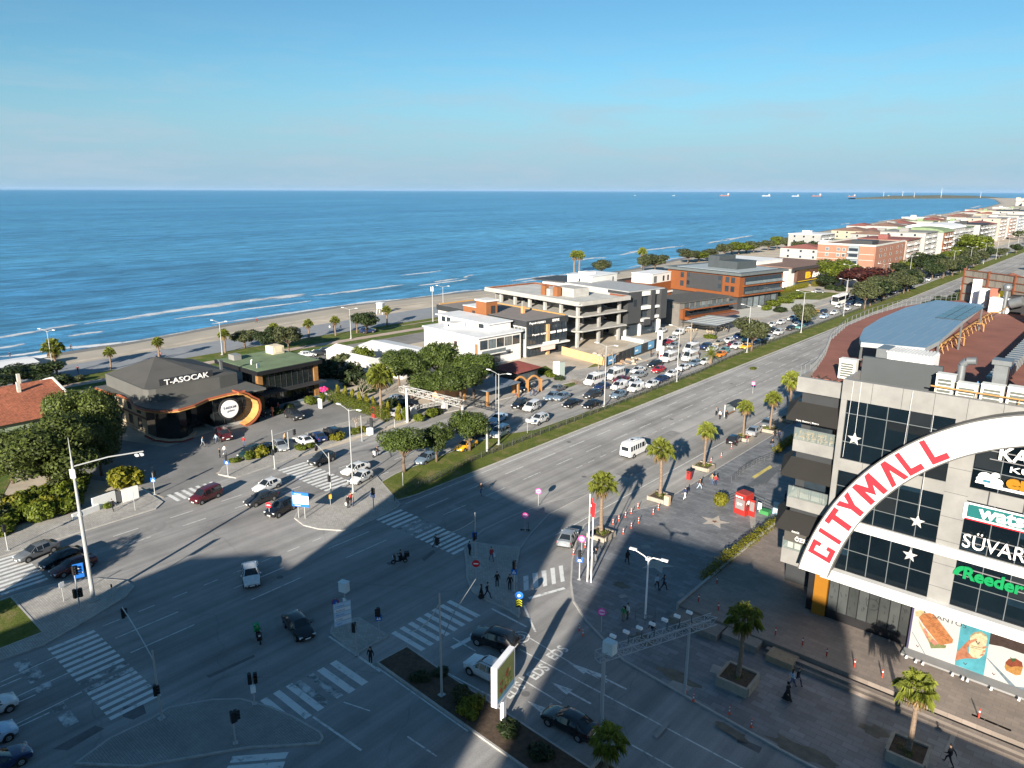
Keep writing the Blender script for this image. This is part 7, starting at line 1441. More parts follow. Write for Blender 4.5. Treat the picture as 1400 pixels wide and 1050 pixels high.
# ================================================================ trees and planting
def tb(kind, px, ht, label, base_h, v=0, name='tree', z=0.1, sxy=None, **kw):
 p = S(px[0], px[1], z); s = ht/base_h; return tree(kind, p, label, s if sxy is None else (sxy, sxy, s), v, name, **kw)
tb('pine',(553,645),6.6,'round crowned pine first on the median with a leaning lower clump',5.2,0,'pine_tree',sxy=1.55)
tb('pine',(597,631),5.6,'smaller round pine second on the median',5.2,1,'pine_tree',sxy=1.15)
tb('pine',(642,616),6.6,'round pine third on the median beside the yellow taxi',5.2,2,'pine_tree',sxy=1.45)
for i, (px, h, sxy, lab) in enumerate((((563,545),9.5,1.0,'tall umbrella pine leftmost of the clump before the villa'),((602,540),10.5,1.0,'tall umbrella pine in the middle of the clump before the villa'),((630,562),8.6,1.05,'umbrella pine by the gantry end with low crown'),((648,545),9.0,.95,'umbrella pine nearest the black roofed kiosk'),((590,560),7.0,.9,'low umbrella pine at the front of the clump'),((546,530),8,.8,'umbrella pine behind the white stall roof'))): tb('bigpine', px, h, lab, 9.7, i % 2, 'pine_tree', sxy=sxy)
tree('conifer', Vector((-111,30,0)), 'huge dark bushy conifer filling the corner garden', (1.25,1.25,1.04), 0, 'conifer_tree'); tree('conifer', Vector((-112.5,37,0)), 'dark conifer behind the huge one by the cafe annex', (.62,.62,.85), 1, 'conifer_tree'); tree('conifer', Vector((-119,38,0)), 'dark conifer between the huge one and the mint house', (.95,.95,1.12), 1, 'conifer_tree'); tree('conifer', Vector((-127,38,0)), 'narrow dark conifer added at the mint house corner to shade the cafe wall', (.7,.7,1.0), 0, 'conifer_tree'); tree('conifer', S(18,660,0), 'dark bushy conifer before the mint house', (.7,.7,.75), 1, 'conifer_tree')  # third conifer enlarged and narrow one added to shade the cafe wall
for i, (px, sx, h) in enumerate((((20,530),1.6,5),((55,525),1.5,4.6),((75,540),1.3,4.6),((-8,540),1.6,5))): tree('dark', S(px[0],px[1],0), ('dark round tree behind the tiled house, at the frame edge','dark round tree in the middle behind the tiled house','dark round tree at the white gable end of the tiled house','dark tree at the very edge behind the tiled house')[i], (sx,sx,h/6.0), i % 2, 'dark_tree')
for i, (px, h, sd, lab) in enumerate((((78,513),7.6,5,'bushy fan palm beside the tall beach lamp'),((152,505),5.2,6,'slim fan palm alone on the coastal lawn'),((218,492),5.6,7,'fan palm on the lawn behind the cafe tent roof'),((308,482),6.0,5,'fan palm standing next to the second beach lamp'),((423,464),5.6,6,'fan palm before the promenade, leftmost of the far row'),((459,459),5.6,7,'fan palm on the promenade before the round beach tree'),((529,445),6,5,'fan palm beside the white lifeguard tower'),((488,455),4.6,6,'small fan palm beside the round beach tree'),((375,472),6,7,'fan palm emerging from the coastal thicket'))): fan_palm(S(px[0],px[1],0), lab, 5.2 if h < 6.8 else 6.0, sd, h/6.3 if h < 6.8 else h/7.0, 22 if i == 0 else 10, 1.0 if i else 1.35)
for i, (px, k, sx, h, lab) in enumerate((((335,476),'olive',1.2,4.4,'low grey green tree by the second beach lamp'),((366,480),'dark',1.0,6,'dark tree in the coastal thicket behind the green roof'),((395,482),'olive',1.2,6.6,'leafy grey tree in the coastal thicket'),((384,476),'leafy',1.0,5,'green tree in the middle of the coastal thicket'),((501,456),'dark',1.35,6.6,'round dark tree on the promenade lawn'),((895,372),'olive',2.4,9,'round tree on the shore behind the white cube villa'),((880,372),'olive',1.3,8,'thin dry tree on the shore behind the white cube villa'),((822,378),'olive',1.6,8,'dry tree on the shore behind the white slit window block'))): tree(k, S(px[0],px[1],0), lab, (sx,sx,h/6.0), i % 2, 'coastal_tree')
for i, px in enumerate(((785,372),(792,372),(877,366))): fan_palm(S(px[0],px[1],0), ('shore palm behind the concrete frame, left of a pair','shore palm behind the concrete frame, right of a pair','shore palm before the dry trees')[i], 5.2, 5+i, 1.7, 8)
rr = random.Random(12)
for i, px in enumerate(((940,360),(955,358),(970,356),(990,352),(1010,348),(1030,346),(1050,343),(1062,341),(1075,342),(1090,346),(1000,349),(1104,348),(1120,345),(1020,346))): tree(('olive','leafy','olive')[i % 3], S(px[0],px[1],0), 'scrubby tree in the shore thicket behind the furniture store', (rr.uniform(1.6,2.6),)*2+(rr.uniform(.9,1.5),), i % 2, 'shore_tree', group='shore thicket trees')
tree('pine', Vector((-79,6.5,.15)), 'round pine on the left median just outside the frame', 1.5, 1, 'pine_tree')
tree('dark', S(1109,360,0), 'big dark tree at the corner of the salmon block', (2.4,2.4,2.2), 0, 'dark_tree')
def hedge(kind, a, c, w, h, label, z=0.0):
 p, q = S(a[0],a[1],z), S(c[0],c[1],z); d = q-p; L_ = d.length; rr = random.Random(int(L_*10)); t = T('hedge', label, 'hedge', p, math.atan2(d.y,d.x)); lm = dict(green=LF_SHRUB, yellow=LF_YEL, dark=LF_DARK, conifer=LF_SHRUB)[kind.split('_')[0]]
 n = max(3, int(L_/.8)); bl = [(L_*(i+.5)/n, rr.uniform(-.08,.08)*w, h*.5+rr.uniform(-.1,.1)*h, .6, w*.5, h*.52) for i in range(n)]
 leaves(bl, int(L_*(w+2*h)*75), .085, 0, rr, shell=.6).build('foliage', lm, t, world=False); st = MB()
 for b_ in bl: st.cyl((b_[0],0,0),(b_[0],b_[1],h*.7),.03,.02,4)
 st.build('stem', BARK, t, world=False); return t
hedge('yellow_hedge',(961,797),(1060,722),1.7,1.5,'long clipped bright green hedge along the mall terrace',.13); hedge('dark_hedge',(1060,722),(1092,690),1.5,1.3,'dark end of the terrace hedge with the mall shade put into its leaves',.13); hedge('yellow_hedge',(1060,620),(1088,600),1.4,1.2,'yellow green hedge under the mall balconies',.13)  # the end by the mall takes darker leaves, painting in its shade
hedge('conifer_hedge',(450,548),(530,578),1.3,2.6,'row of clipped cypress hedge along the cafe car park'); 
for i, px in enumerate(((462,546),(472,549),(482,553),(492,557),(502,560),(512,564),(522,568),(530,571),(545,575))): shrub('yellow_col', S(px[0],px[1],0), 'small upright cypress in the car park hedge row', 1.5, 1.5, 3.0, i, 'cypress', 'cypress', 'cypresses along the cafe car park')
for i, (px, k, s_, h) in enumerate((((425,553),'green',1.8,2.0),((440,549),'green',1.3,2),((378,565),'dark',2.0,1.2),((393,560),'dark',2.2,1.3),((345,575),'dark',2.5,1.0),((322,632),'green',1.5,.9),((340,628),'green',1.7,1.6),((356,624),'yellow',2.0,2.0),((372,618),'green',1.5,1.0),((412,615),'green',1.7,1.0),((425,612),'green',1.6,1.0),((460,601),'yellow',2.0,1.5),((485,594),'green',1.4,1.3),((496,590),'yellow',1.4,1.2),((174,664),'yellow',3.4,3.6),((165,662),'green',2.4,3.0),((145,694),'green',1.4,.8),((66,520),'dark',1.0,.8),((93,524),'dark',1.6,1.1),((112,520),'olive',2.2,1.6),((555,574),'green',1.4,2.8),((572,576),'green',1.8,1.6),((590,570),'green',2.0,1.8),((600,566),'olive',2.2,1.4),((485,525),'dark',5,5),((460,515),'dark',4.4,4.6),((440,515),'dark',4.4,5),((500,535),'dark',4,4),((475,505),'olive',5,4.5),((497,500),'green',4.2,5.4),((540,560),'dark',3.2,2.6),((740,510),'green',3.2,1.4),((755,515),'green',2.8,1.2),((765,520),'dark',2.0,1.2),((985,690),'yellow',1.6,2.2),((645,968),'yellow',1.5,1.4),((628,960),'olive',1.5,1.5),((640,978),'yellow',1.4,1.1),((575,930),'dark',1.6,.7),((700,1000),'dark',1.8,.8),((740,1030),'dark',1.8,.9),((600,920),'dark',1.4,.5),((1058,418),'green',5,2.4),((1072,414),'green',5.5,2.6),((1086,408),'green',6,2.6),((1066,426),'dark',4,2),((1048,424),'green',3,2),((1135,396),'dark',4,2.4),((1150,398),'dark',4,2.6),((950,497),'green',2.4,1.2),((970,463),'green',3,1.4),((1030,505),'green',1.5,.6))): 
 shrub(k, S(px[0],px[1],.05), 'shrub %d' % i, s_, s_, h, i*1.3)['label'] = {0:'bright green shrub before the black glass cafe',1:'green shrub beside the white pavement sign',7:'yellow green bush by the green off-roader',14:'rounded yellow green bush above the white garden wall',11:'yellow bush at the parking end by the thin signal pole',34:'small yellow tree by the red kiosk',35:'yellow flowering bush under the billboard, nearest its leg',36:'olive bush under the billboard, farther from its leg',37:'low yellow bush under the billboard'}.get(i, 'leafy garden shrub growing in the planting strip')
 if i not in (0,1,7,14,11,34,35,36,37): bpy.context.scene.objects
for o in list(COL.objects):
 if o.get('label') == 'leafy garden shrub growing in the planting strip': o['group'] = 'garden shrubs of the planting strips'
rr = random.Random(5)
for i in range(34):
 px = (rr.uniform(-10,105), 0); y = 735-.34*px[0]-rr.uniform(3,38); p = S(px[0], y, 0); shrub(('green','green','yellow','green','olive')[i % 5], p, 'tangled vine clump covering the garden fence at the left road', rr.uniform(2.2,3.4), rr.uniform(2.2,3.4), rr.uniform(1.6,3.0), i, 'vine_clump', 'shrub', 'vine clumps on the garden fence')
hedge('yellow_hedge',(1064,402),(1104,392),2.5,2.2,'yellow topped hedge beside the furniture store'); hedge('yellow_hedge',(1111,392),(1133,390),3,3,'clipped yellow green hedge before the salmon block')
tb('olive',(1027,480),8.8,'spreading grey green tree on the median beside a lamp post',6.5,0,'median_tree',sxy=1.5); tb('olive',(1096,452),8.6,'tall wispy grey green tree on the median, second from the date palm',6.5,1,'median_tree',sxy=1.15)
date_palm(S(971,497,.12), 'stout date palm on the median with drooping crown', 2.2)
y = 272
for i in range(19):
 y += rr.uniform(7,10) if i < 14 else rr.uniform(10,18)
 if 365 < y < 400: y = 402
 tree(('olive','dark','olive')[i % 3], Vector((-78.5+rr.uniform(-2.6,2.6), y, .1)), 'bushy grey green tree in the long median row toward the far bend', (rr.uniform(1.5,2.0),)*2+(rr.uniform(1.25,1.6),), i % 2, 'median_tree', group='trees of the far median row')
y = 300
for i in range(22):
 y += rr.uniform(9,16); x = -94-rr.uniform(0,4)
 if y > 395: tree(('leafy','dark','leafy')[i % 3], Vector((x, y, 0)), 'green street tree in front of the apartment houses', (rr.uniform(1.0,1.6),)*2+(rr.uniform(.9,1.4),), i % 2, 'street_tree', group='street trees before the apartment houses')
for i, (px, k, sx, h, lab) in enumerate((((1139,390),'leafy',2.6,11,'green tree before the salmon block, left of the purple tree'),((1152,392),'leafy',2.4,10,'bright green tree before the salmon block balconies'),((1181,398),'purple',3.4,10,'purple leaved tree before the salmon block corner'),((1195,396),'purple',2.4,8,'smaller purple leaved tree by the salmon brick side'),((1130,394),'dark',1.6,6,'dark tree at the foot of the salmon block'),((1328,352),'leafy',3.6,14,'large round green tree before the arched roof house'),((1270,378),'dark',3.0,12,'large dark tree before the orange fronted house'))): tree(k, S(px[0],px[1],0), lab, (sx,sx,h/6.2), i % 2, 'garden_tree')
for i in range(44):
 yy = 450+i*27+rr.uniform(-8,8); xx = rr.choice((-76,-96,-52,-50))+rr.uniform(-3,3); tree(('dark','olive','leafy')[i % 3], Vector((xx, yy, 0)), 'distant roadside tree along the highway to the point', (rr.uniform(1.2,1.9),)*2+(rr.uniform(1.0,1.6),), i % 2, 'roadside_tree', group='distant roadside trees')
for i in range(14): tree(('olive','dark')[i % 2], Vector((-51+rr.uniform(-3,8), 250+i*11+rr.uniform(-4,4), 0)), 'grey scrubby tree past the mall on the inland side', (rr.uniform(1.3,1.9),)*2+(rr.uniform(.8,1.2),), i % 2, 'verge_tree', group='scrubby trees past the mall')
bare_tree(S(818,505,0), 'leafless pale tree before the concrete frame', 7.5, 4); bare_tree(S(500,590,0)+Vector((-14,10,0)), 'leafless tree behind the hedge palm', 7, 8, 1.2); bare_tree(S(487,588,.1), 'small bare tree in the car park strip', 3.2, 9, 1.3); bare_tree(S(838,500,0), 'thin leafless tree at the end of the timber hoarding', 5, 14)
fan_palm(S(521,574,0), 'tall shaggy fan palm at the end of the cypress hedge', 8.5, 21, 1.02, 46, 1.5, 40)
PLANTER = mat('planter_stone', (.3,.265,.22), .85, var=.2, vs=2, bump=.3)
for i, (px, top, sd, lab, lit) in enumerate((((822,733),648,1,'fan palm nearest the flagpoles with a slim bare trunk',1),((902,682),602,2,'fan palm in the weedy planter second along the plaza',1),((962,640),577,3,'fan palm third along the plaza by the red bin',1),((1016,600),545,4,'fan palm fourth along the plaza before the bus shelter',1),((1052,589),533,2,'fan palm fifth along the plaza by the parked cars',1),((1078,575),508,3,'fan palm in the mall shade by the balconies',1),((1008,934),832,4,'fan palm with sunlit crown in the lower stone planter',1.15),((1240,1036),928,1,'fan palm before the food posters in a square stone planter',1.15),((828,1046),1005,3,'fan palm rising from the bottom edge by the black saloon',1))):
 p = S(px[0], px[1], .13); h = hgt(px, top+8, .13); h = max(4.0, min(h, 8.5)); q = 5.2 if h < 5.6 else 7.0
 if i == 8: p = S(828,1075,.13); h = 4.2
 fan_palm(p+Vector((0,0,.35)), lab, q, sd, (h-.35)/(q+.45), 10, 1.15*lit if i < 6 else 1.3, 24)
 pl = T('planter', 'stone planter holding the '+lab.replace('fan palm','palm'), 'planter', p, rad(2)); w = 1.25 if i != 6 else 1.35
 b = MB(); 
 for a in range(4): ca = [(0,-1),(1,0),(0,1),(-1,0)][a]; b.box(min(-w,w)*abs(ca[1])+ca[0]*w-.12*abs(ca[0]), w*abs(ca[1])+ca[0]*w+.12*abs(ca[0]), -w*abs(ca[0])+ca[1]*w-.12*abs(ca[1])+(.12 if ca[0] else 0), w*abs(ca[0])+ca[1]*w+.12*abs(ca[1])-(.12 if ca[0] else 0), 0, .55+(.3 if i >= 6 else 0))
 b.build('wall', PLANTER, pl, world=False); MB().box(-w+.12,w-.12,-w+.12,w-.12,.0,.42+(.3 if i >= 6 else 0)).build('soil', SOIL, pl, world=False)
 rr2 = random.Random(i); leaves([(rr2.uniform(-.6,.6),rr2.uniform(-.6,.6),.6,.5,.5,.28) for _ in range(4)], 260, .07, 0, rr2).build('ground_plants', LF_SHRUB, pl, world=False)
# ================================================================ street furniture
def lamp(px, label, h=12.0, rz=None, arms=2, z=.1, head=None, loc=None, grp=None):
 p = loc or S(px[0],px[1],z); t = T('street_lamp', label, 'street lamp', p, rad(0) if rz is None else rad(rz), grp); b = MB(); b.cyl((0,0,0),(0,0,.9),.16,.14,8).cyl((0,0,.9),(0,0,h),.11,.06,8); b.build('pole', POLE, t, world=False); MB().box(-.28,.28,-.28,.28,0,.12).build('base', CONC, t, world=False)
 for s in ((-1,1) if arms == 2 else (1,)):
  a = MB(); a.tube([(0,0,h-.25),(s*.8,0,h+.05),(s*1.9,0,h+.28)], .04, 6); a.build('arm', POLE, t, world=False); l = MB(); l.rbox((s*2.25,0,h+.32),(.8,.28,.12)); l.build('lamp_head', SIGNWHITE, t, world=False)
 return t
for px, lab in (((483,674),'twin armed street lamp on the island beside the waiting people'),((682,608),'twin armed street lamp on the median after the taxi'),((826,556),'twin armed street lamp by the black saloon at the fence'),((925,522),'street lamp with round heads by the red hatchback'),((1021,482),'twin armed street lamp beside the first olive tree'),((1095,455),'twin armed street lamp beside the second olive tree'),((1153,432),'tall twin armed street lamp in front of the coach'),((1242,386),'twin armed street lamp among the median tree row'),((1301,376),'twin armed street lamp at the end of the median tree row')): lamp(px, lab, 12.2)
for k in range(9): lamp(None, 'distant twin armed street lamp far up the median', 12, loc=Vector((-77.4, 470+k*42, .1)), grp='distant median lamps')
for px, lab, h in (((74,515),'very tall slim beach lamp beside the bushy palm',10.5),((304,485),'white twin armed lamp on the coastal lawn',8.5),((480,463),'white twin armed lamp before the round beach tree',8.5),((606,425),'white twin armed lamp by the mobile mast',8.5),((1158,398),'twin armed lamp on the kerb before the salmon block',11),((1205,392),'single tall lamp on the kerb by the salmon brick side',10),((1276,371),'twin armed lamp on the kerb before the orange fronted house',12)): lamp(px, lab, h, 20)
p = S(666,617,.1); tag(MB().cyl(p, p+Vector((0,0,5.2)), .2,.17,10).build('post', POLE), 'thick pale post on the median behind the third pine', 'post'); p = S(678,560,.1); tag(MB().cyl(p,p+Vector((0,0,7)),.06,.05,6).build('post', POLE), 'thin pole by the kerb behind the street lamp', 'post')
p = S(944,470,0); tag(MB().cyl(p,p+Vector((0,0,6)),.14,.1,6).build('post', mat('wooden_pole', (.3,.22,.15), .9)), 'wooden pole beside the slatted pergola', 'post')
p = S(592,440,0); t = T('mobile_mast', 'white mobile phone mast on the beach lawn behind the villa', 'mast', p); MB().cyl((0,0,0),(0,0,11),.16,.1,8).build('pole', POLE, t, world=False)
for a in range(3): MB().rbox((.4*math.cos(a*2.1),.4*math.sin(a*2.1),10.6),(.16,.16,1.5)).build('antenna', SIGNWHITE, t, world=False)
def facing(p): return math.atan2(-p.x, p.y)
def head3(par, loc, rz, mi=None):
 h = MB(); h.rbox((0,0,0),(.3,.24,.92)); 
 for k in (-.28,0,.28): h.cyl((0,-.12,k),(0,-.32,k+.03),.11,.12,8,0,False); h.cyl((0,-.122,k),(0,-.13,k),.1,.1,8,1 if k > .1 else (2 if k < -.1 else 3))
 o = h.build('signal_head', [BLACKP, mat('red_lens', (.25,.01,.01), .3), mat('green_lens', (.01,.1,.03), .3), mat('amber_lens', (.25,.12,.01), .3)], par, world=False); o.location = loc; o.rotation_euler.z = rz; return o
def ped(par, z, rz=0):
 o = MB().rbox((0,0,0),(.62,.03,.62)).add([(-.22,-.02,-.2),(.22,-.02,-.2),(0,-.02,.2)], [(0,1,2)], 1).add([(-.04,-.024,-.14),(.05,-.024,-.14),(.03,-.024,.08),(-.02,-.024,.08)], [(0,1,2,3)], 2).build('walking_sign', [SIGNBLUE, SIGNWHITE, BLACK], par, world=False); o.location = (0,-.1,z); o.rotation_euler.z = rz; return o
def signal(px, label, h=3.2, z=.13, heads=((0,0),), psign=None, rz=0, pole=POLE):
 p = S(px[0],px[1],z); t = T('traffic_light', label, 'traffic light', p, facing(p)+rad(rz)); b = MB().cyl((0,0,0),(0,0,h),.07,.06,8); b.box(-.18,.18,-.18,.18,0,.05); b.build('pole', pole, t, world=False)
 for dx, a in heads: head3(t, (dx,-.12 if not dx else 0,h-.2), rad(a))
 if psign: ped(t, psign)
 return t
signal((112,847),'traffic light post on the corner island below the camera mast',5.6,heads=((0,40),)); t = bpy.context.scene.objects['traffic_light']
b = MB().rbox((.35,0,5.2),(.9,.04,1.5)).add([(.0,-.03,4.9),(.7,-.03,4.9),(.7,-.03,5.0),(.0,-.03,5.0)],[(0,1,2,3)],1).add([(.2,-.03,5.3),(.5,-.03,5.3),(.35,-.03,5.7)],[(0,1,2)],1); b.build('direction_sign', [SIGNBLUE, SIGNWHITE], t, world=False); head3(t, (-.25,0,2.9), rad(120)); head3(t, (.25,0,2.9), rad(-30))
signal((322,1016),'traffic light post at the lower edge of the cobbled island',2.6,heads=((0,200),(.2,90))); t = signal((348,962),'twin headed traffic light with white box on the upper cobbled island',2.6,heads=((-.2,180),(.25,0))); MB().rbox((0,-.15,1.5),(.4,.25,.6)).build('control_box', SIGNWHITE, t, world=False)
signal((488,895),'slim traffic light at the tip of the small corner island',3.0,heads=((-.15,150),)); signal((519,872),'traffic light with blue walking sign at the shaded crossing',3.0,psign=2.2,heads=((0,-60),),rz=0); signal((703,808),'traffic light with blue walking sign in the middle island',3.3,psign=2.3,heads=((0,160),),rz=-10); signal((792,792),'traffic light with blue walking sign beside the flagpoles',3.2,psign=2.4,heads=((0,170),),rz=-10)
signal((511,698),'traffic light with blue walking sign at the island edge by the worn crossing',3.0,psign=2.2,heads=((0,100),),rz=-30); signal((212,676),'traffic light with blue sign at the side street corner',3.2,psign=2.2,heads=((.15,150),),rz=-20); signal((11,752),'traffic light with white plate on the pavement at the frame edge',3.0,heads=((0,200),)); signal((312,650),'traffic light with blue sign at the car park mouth',3.0,psign=2.1,heads=((0,200),),rz=-30); signal((395,616),'thin signal pole behind the white coupe',3.2,heads=()); signal((540,592),'thin post at the parking exit',2.5,heads=()); signal((495,603),'thin post between the parked cars and the pavement',4.5,heads=())
def mast(px, label, h, tip_px, tip_z, rz=0, z=.13, extra=None, psign=None):
 p = S(px[0],px[1],z); tip = S(tip_px[0],tip_px[1],tip_z); t = T('signal_mast', label, 'traffic light', p); d = tip-p; b = MB(); b.cyl((0,0,0),(0,0,h),.11,.07,8); b.box(-.25,.25,-.25,.25,0,.06); b.build('pole', POLE, t, world=False)
 a = MB(); pts = [Vector((0,0,h-.9))]+[Vector((d.x*k, d.y*k, (h-.9)+(d.z+.55-h+.9)*(1-(1-k)**2.2))) for k in (.12,.25,.4,.6,.8,1.0)]; a.tube(pts, .05, 6); a.build('arm', POLE, t, world=False)
 head3(t, (d.x,d.y,d.z), rad(rz)); head3(t, (0,-.2,2.7), rad(rz))
 if psign: ped(t, psign, facing(p))
 return t
mast((221,982),'curved signal mast rising from the cobbled island over the lanes',6.2,(168,838),5.6,150); mast((650,762),'curved signal mast on the traffic island reaching over the carriageway',5.6,(597,740),3.2,160,psign=2.9); mast((376,641),'signal mast by the car park shrubs with short arm',6.2,(402,591),4.9,200); mast((453,679),'signal mast on the island with arm curving over the far lanes',6.4,(432,612),5.6,200)
t = mast((604,950),'pale forked mast rising from the planted median over the shaded crossing',9.5,(560,872),6.0,0,.16)
for ch in list(t.children):
 if ch.name.startswith('signal_head'): bpy.data.objects.remove(ch)
a = MB().tube([(0,0,5),(.5,1.2,7.5),(1.0,3.2,9.8)], .035, 6); a.build('arm', STEEL, t, world=False); pass
p = S(128,820,.13); t = T('camera_mast', 'tall grey tapered camera mast with long arm on the corner island', 'mast', p); b = MB(); b.cyl((0,0,0),(0,0,9.5),.22,.17,12).cyl((0,0,9.5),(0,0,15.2),.16,.12,10).cyl((0,0,15.2),(0,0,17.6),.08,.03,8).cyl((0,0,9.4),(0,0,9.7),.25,.25,12); b.build('pole', POLE, t, world=False)
tip = S(196,617,15.2)-p; a = MB(); a.tube([(0,0,14.6), tip*.5+Vector((0,0,7.5)), tip], .07, 6); a.build('arm', POLE, t, world=False); MB().rbox((.35,-.2,14.0),(.5,.35,.9)).build('control_box', SIGNWHITE, t, world=False)
for k in (.9,.97): MB().rbox(tip*k+Vector((0,0,15*(1-k)-.3)),(.5,.22,.2)).build('camera', SIGNWHITE, t, world=False)
MB().box(-.45,.45,-.45,.45,0,.1).build('base_plate', CONC, t, world=False)
def post_sign(px, label, h, build, z=.13, rz=0, r=.04, name='road_sign', cat='sign', m=POLE):
 p = S(px[0],px[1],z); t = T(name, label, cat, p, facing(p)+rad(rz)); MB().cyl((0,0,0),(0,0,h),r,r,7).build('pole', m, t, world=False); build(t, h); return t
def disc(col, r=.38, inner=SIGNWHITE, bar=None):
 def f(t, h):
  d = MB().cyl((0,-.05,h-r),(0,-.08,h-r),r,r,18,0).cyl((0,-.081,h-r),(0,-.086,h-r),r*.72,r*.72,18,1)
  if bar: d.rbox((0,-.09,h-r),(r*1.2,.01,r*.3),0,2)
  d.build('sign_face', [col, inner, bar or BLACK], t, world=False)
 return f
PINK = mat('pink_sign_face', (.75,.05,.35), .4, var=.05)
for px, lab in (((736,692),'round pink rimmed no parking sign, sunlit at the shadow edge'),((718,727),'round pink rimmed sign standing by the kick scooter'),((795,760),'round pink rimmed sign at the palm near the flagpoles'),((822,864),'round pink rimmed sign leaning at the plaza corner'),((1029,538),'round pink rimmed sign beyond the bus shelter')): post_sign(px, lab, 2.6, disc(PINK,.42,mat('pale_pink_face', (.8,.5,.66), .4),PINK), 0 if px[0] < 760 else .13, -8)
post_sign((651,800),'red no entry sign below a signal head on the traffic island',3.0,disc(SIGNRED,.42,SIGNRED,SIGNWHITE),rz=-5); post_sign((369,708),'red no entry sign beside the blue direction board',2.2,disc(SIGNRED,.4,SIGNRED,SIGNWHITE),z=0.13,rz=-30)
def yb(t, h):
 MB().cyl((0,-.05,h-.4),(0,-.08,h-.4),.42,.42,18,0).cyl((-.02,-.081,h-.42),(-.02,-.086,h-.42),.16,.16,10,1).build('sign_face', [SIGNBLUE, SIGNWHITE], t, world=False); b = MB().rbox((0,-.06,h-1.3),(.66,.04,.85))
 for k in range(3):
  z = h-1.62+k*.26; b.add([(-.3,-.085,z),(0,-.085,z+.2),(.3,-.085,z),(.3,-.085,z+.11),(0,-.085,z+.31),(-.3,-.085,z+.11)], [(0,1,4,5),(1,2,3,4)], 1)
 b.build('chevron_plate', [BLACK, mat('chevron_yellow', (.7,.7,.02), .4)], t, world=False)
post_sign((709.6,838),'yellow and black chevron plate under a round blue sign at the slip lane',2.4,yb,rz=-5)
def wh(t, h): MB().rbox((0,-.05,h-.3),(.55,.03,.55)).build('sign_face', SIGNWHITE, t, world=False)
post_sign((87.5,822),'small white square sign seen from behind on the corner island',2.2,wh,rz=30); post_sign((185,698),'slim white post on the pavement before the white garden wall',2.6,lambda t,h: None); post_sign((155,820),'short dark topped pedestrian post on the corner island',1.6,lambda t,h: MB().rbox((0,0,h),(.16,.16,.3)).build('push_button', BLACKP, t, world=False)); post_sign((551,664),'slim white marker post by the white hatchback',2.0,lambda t,h: None,r=.06); post_sign((721,592),'white square sign at the median edge before the lead car',2.6,wh,rz=-20); post_sign((452,690),'small amber warning light on the island',1.2,lambda t,h: MB().rbox((0,0,h),(.4,.3,.6)).build('lantern', mat('amber_lantern', (.6,.28,.03), .5), t, world=False)); post_sign((668,775),'white box sign leaning by the traffic island signal',2.4,lambda t,h: MB().rbox((0,0,h-.4),(.5,.4,.7)).build('box', SIGNWHITE, t, world=False)) if 0 else None
p = S(414,708,.13); t = T('direction_board', 'large white direction board with blue top and bottom strips on the island', 'sign', p, facing(p)-.5); 
t.scale = (.68,.68,.72)
for x in (-.8,.5): MB().cyl((x,0,0),(x,0,4.6),.09,.09,8).build('post', POLE, t, world=False)
b = MB().box(-1.7,1.5,-.12,.0,2.2,4.9,0); b.box(-1.72,1.52,-.14,-.02,4.3,4.92,1).box(-1.72,1.52,-.14,-.02,2.18,2.7,1); b.box(-1.95,-1.72,-.14,.6,2.2,4.9,1)
for k in range(4): b.rbox((.85,-.125,2.95+k*.37),(.28,.01,.1),0,1)
b.build('board', [SIGNWHITE, SIGNBLUE], t, world=False)
for k, w in enumerate(('Atakum','Samsun','Belediye','Sahil')): me = text_mesh(w, .3, SIGNBLUE, 0, 'lettering'); put('lettering', me, t, (-1.5,-.13,2.88+k*.37))
for w, z in (('ATAKENT',4.45),('MERKEZ',2.3)): me = text_mesh(w, .34, SIGNWHITE, 0, 'lettering'); put('lettering', me, t, (-1.4,-.15,z))
p = S(470,868,.13); t = T('direction_board', 'white and blue striped direction board on the small corner island', 'sign', p, facing(p)+.3); 
for x in (-.5,.5): MB().cyl((x,.05,0),(x,.05,3.6),.06,.06,8).build('post', POLE, t, world=False)
b = MB().box(-.85,.85,-.06,0,1.1,3.5,0)
for k in range(5): b.box(-.78,.78,-.075,-.05,1.2+k*.46,1.55+k*.46,1 if k % 2 else 2)
b.build('board', [mat('blue_white_board', (.4,.5,.62), .5), SIGNWHITE, mat('pale_blue_board', (.55,.68,.78), .5)], t, world=False)
for k, w in enumerate(('Sahil','Liman','Merkez','Stadyum','Hastane')): put('lettering', text_mesh(w, .26, SIGNBLUE if k % 2 == 0 else mat('navy_print', (.02,.06,.2), .5), 0, 'lettering'), t, (-.65,-.085,1.28+k*.46))
p = S(474,862,.13); t = T('control_cabinet', 'white cabinet raised on a thin pole above the striped direction board', 'cabinet', p, rad(15)); MB().cyl((0,0,0),(0,0,5),.06,.06,8).build('pole', POLE, t, world=False); MB().rbox((0,0,4.7),(.85,.6,.95)).box(-.46,.46,-.34,.34,5.17,5.22).build('cabinet', mat('pale_cabinet', (.55,.62,.64), .5), t, world=False); MB().rbox((0,-.08,3.3),(.32,.03,.4)).build('plate', SIGNWHITE, t, world=False)
post_sign((461,862),'no parking disc with blue arrow plate beside the striped board',3.4,lambda t,h: (disc(mat('dull_red', (.3,.05,.1), .5),.36,SIGNBLUE)(t,h), MB().rbox((0,-.06,h-1.1),(.45,.03,.45)).build('arrow_plate', SIGNBLUE, t, world=False)))
p = S(688,985,.16); t = T('billboard', 'white framed advertising billboard on a single leg in the planted median', 'billboard', p, rad(105)); t.scale = (.9,.9,1); MB().box(-.28,.28,-.16,.16,0,2.6).build('leg', mat('white_paint', (.72,.72,.74), .4, obj=True), t, world=False)
MB().box(-1.75,1.75,-.28,.28,2.3,5.8).build('cabinet', _M['white_paint'], t, world=False)
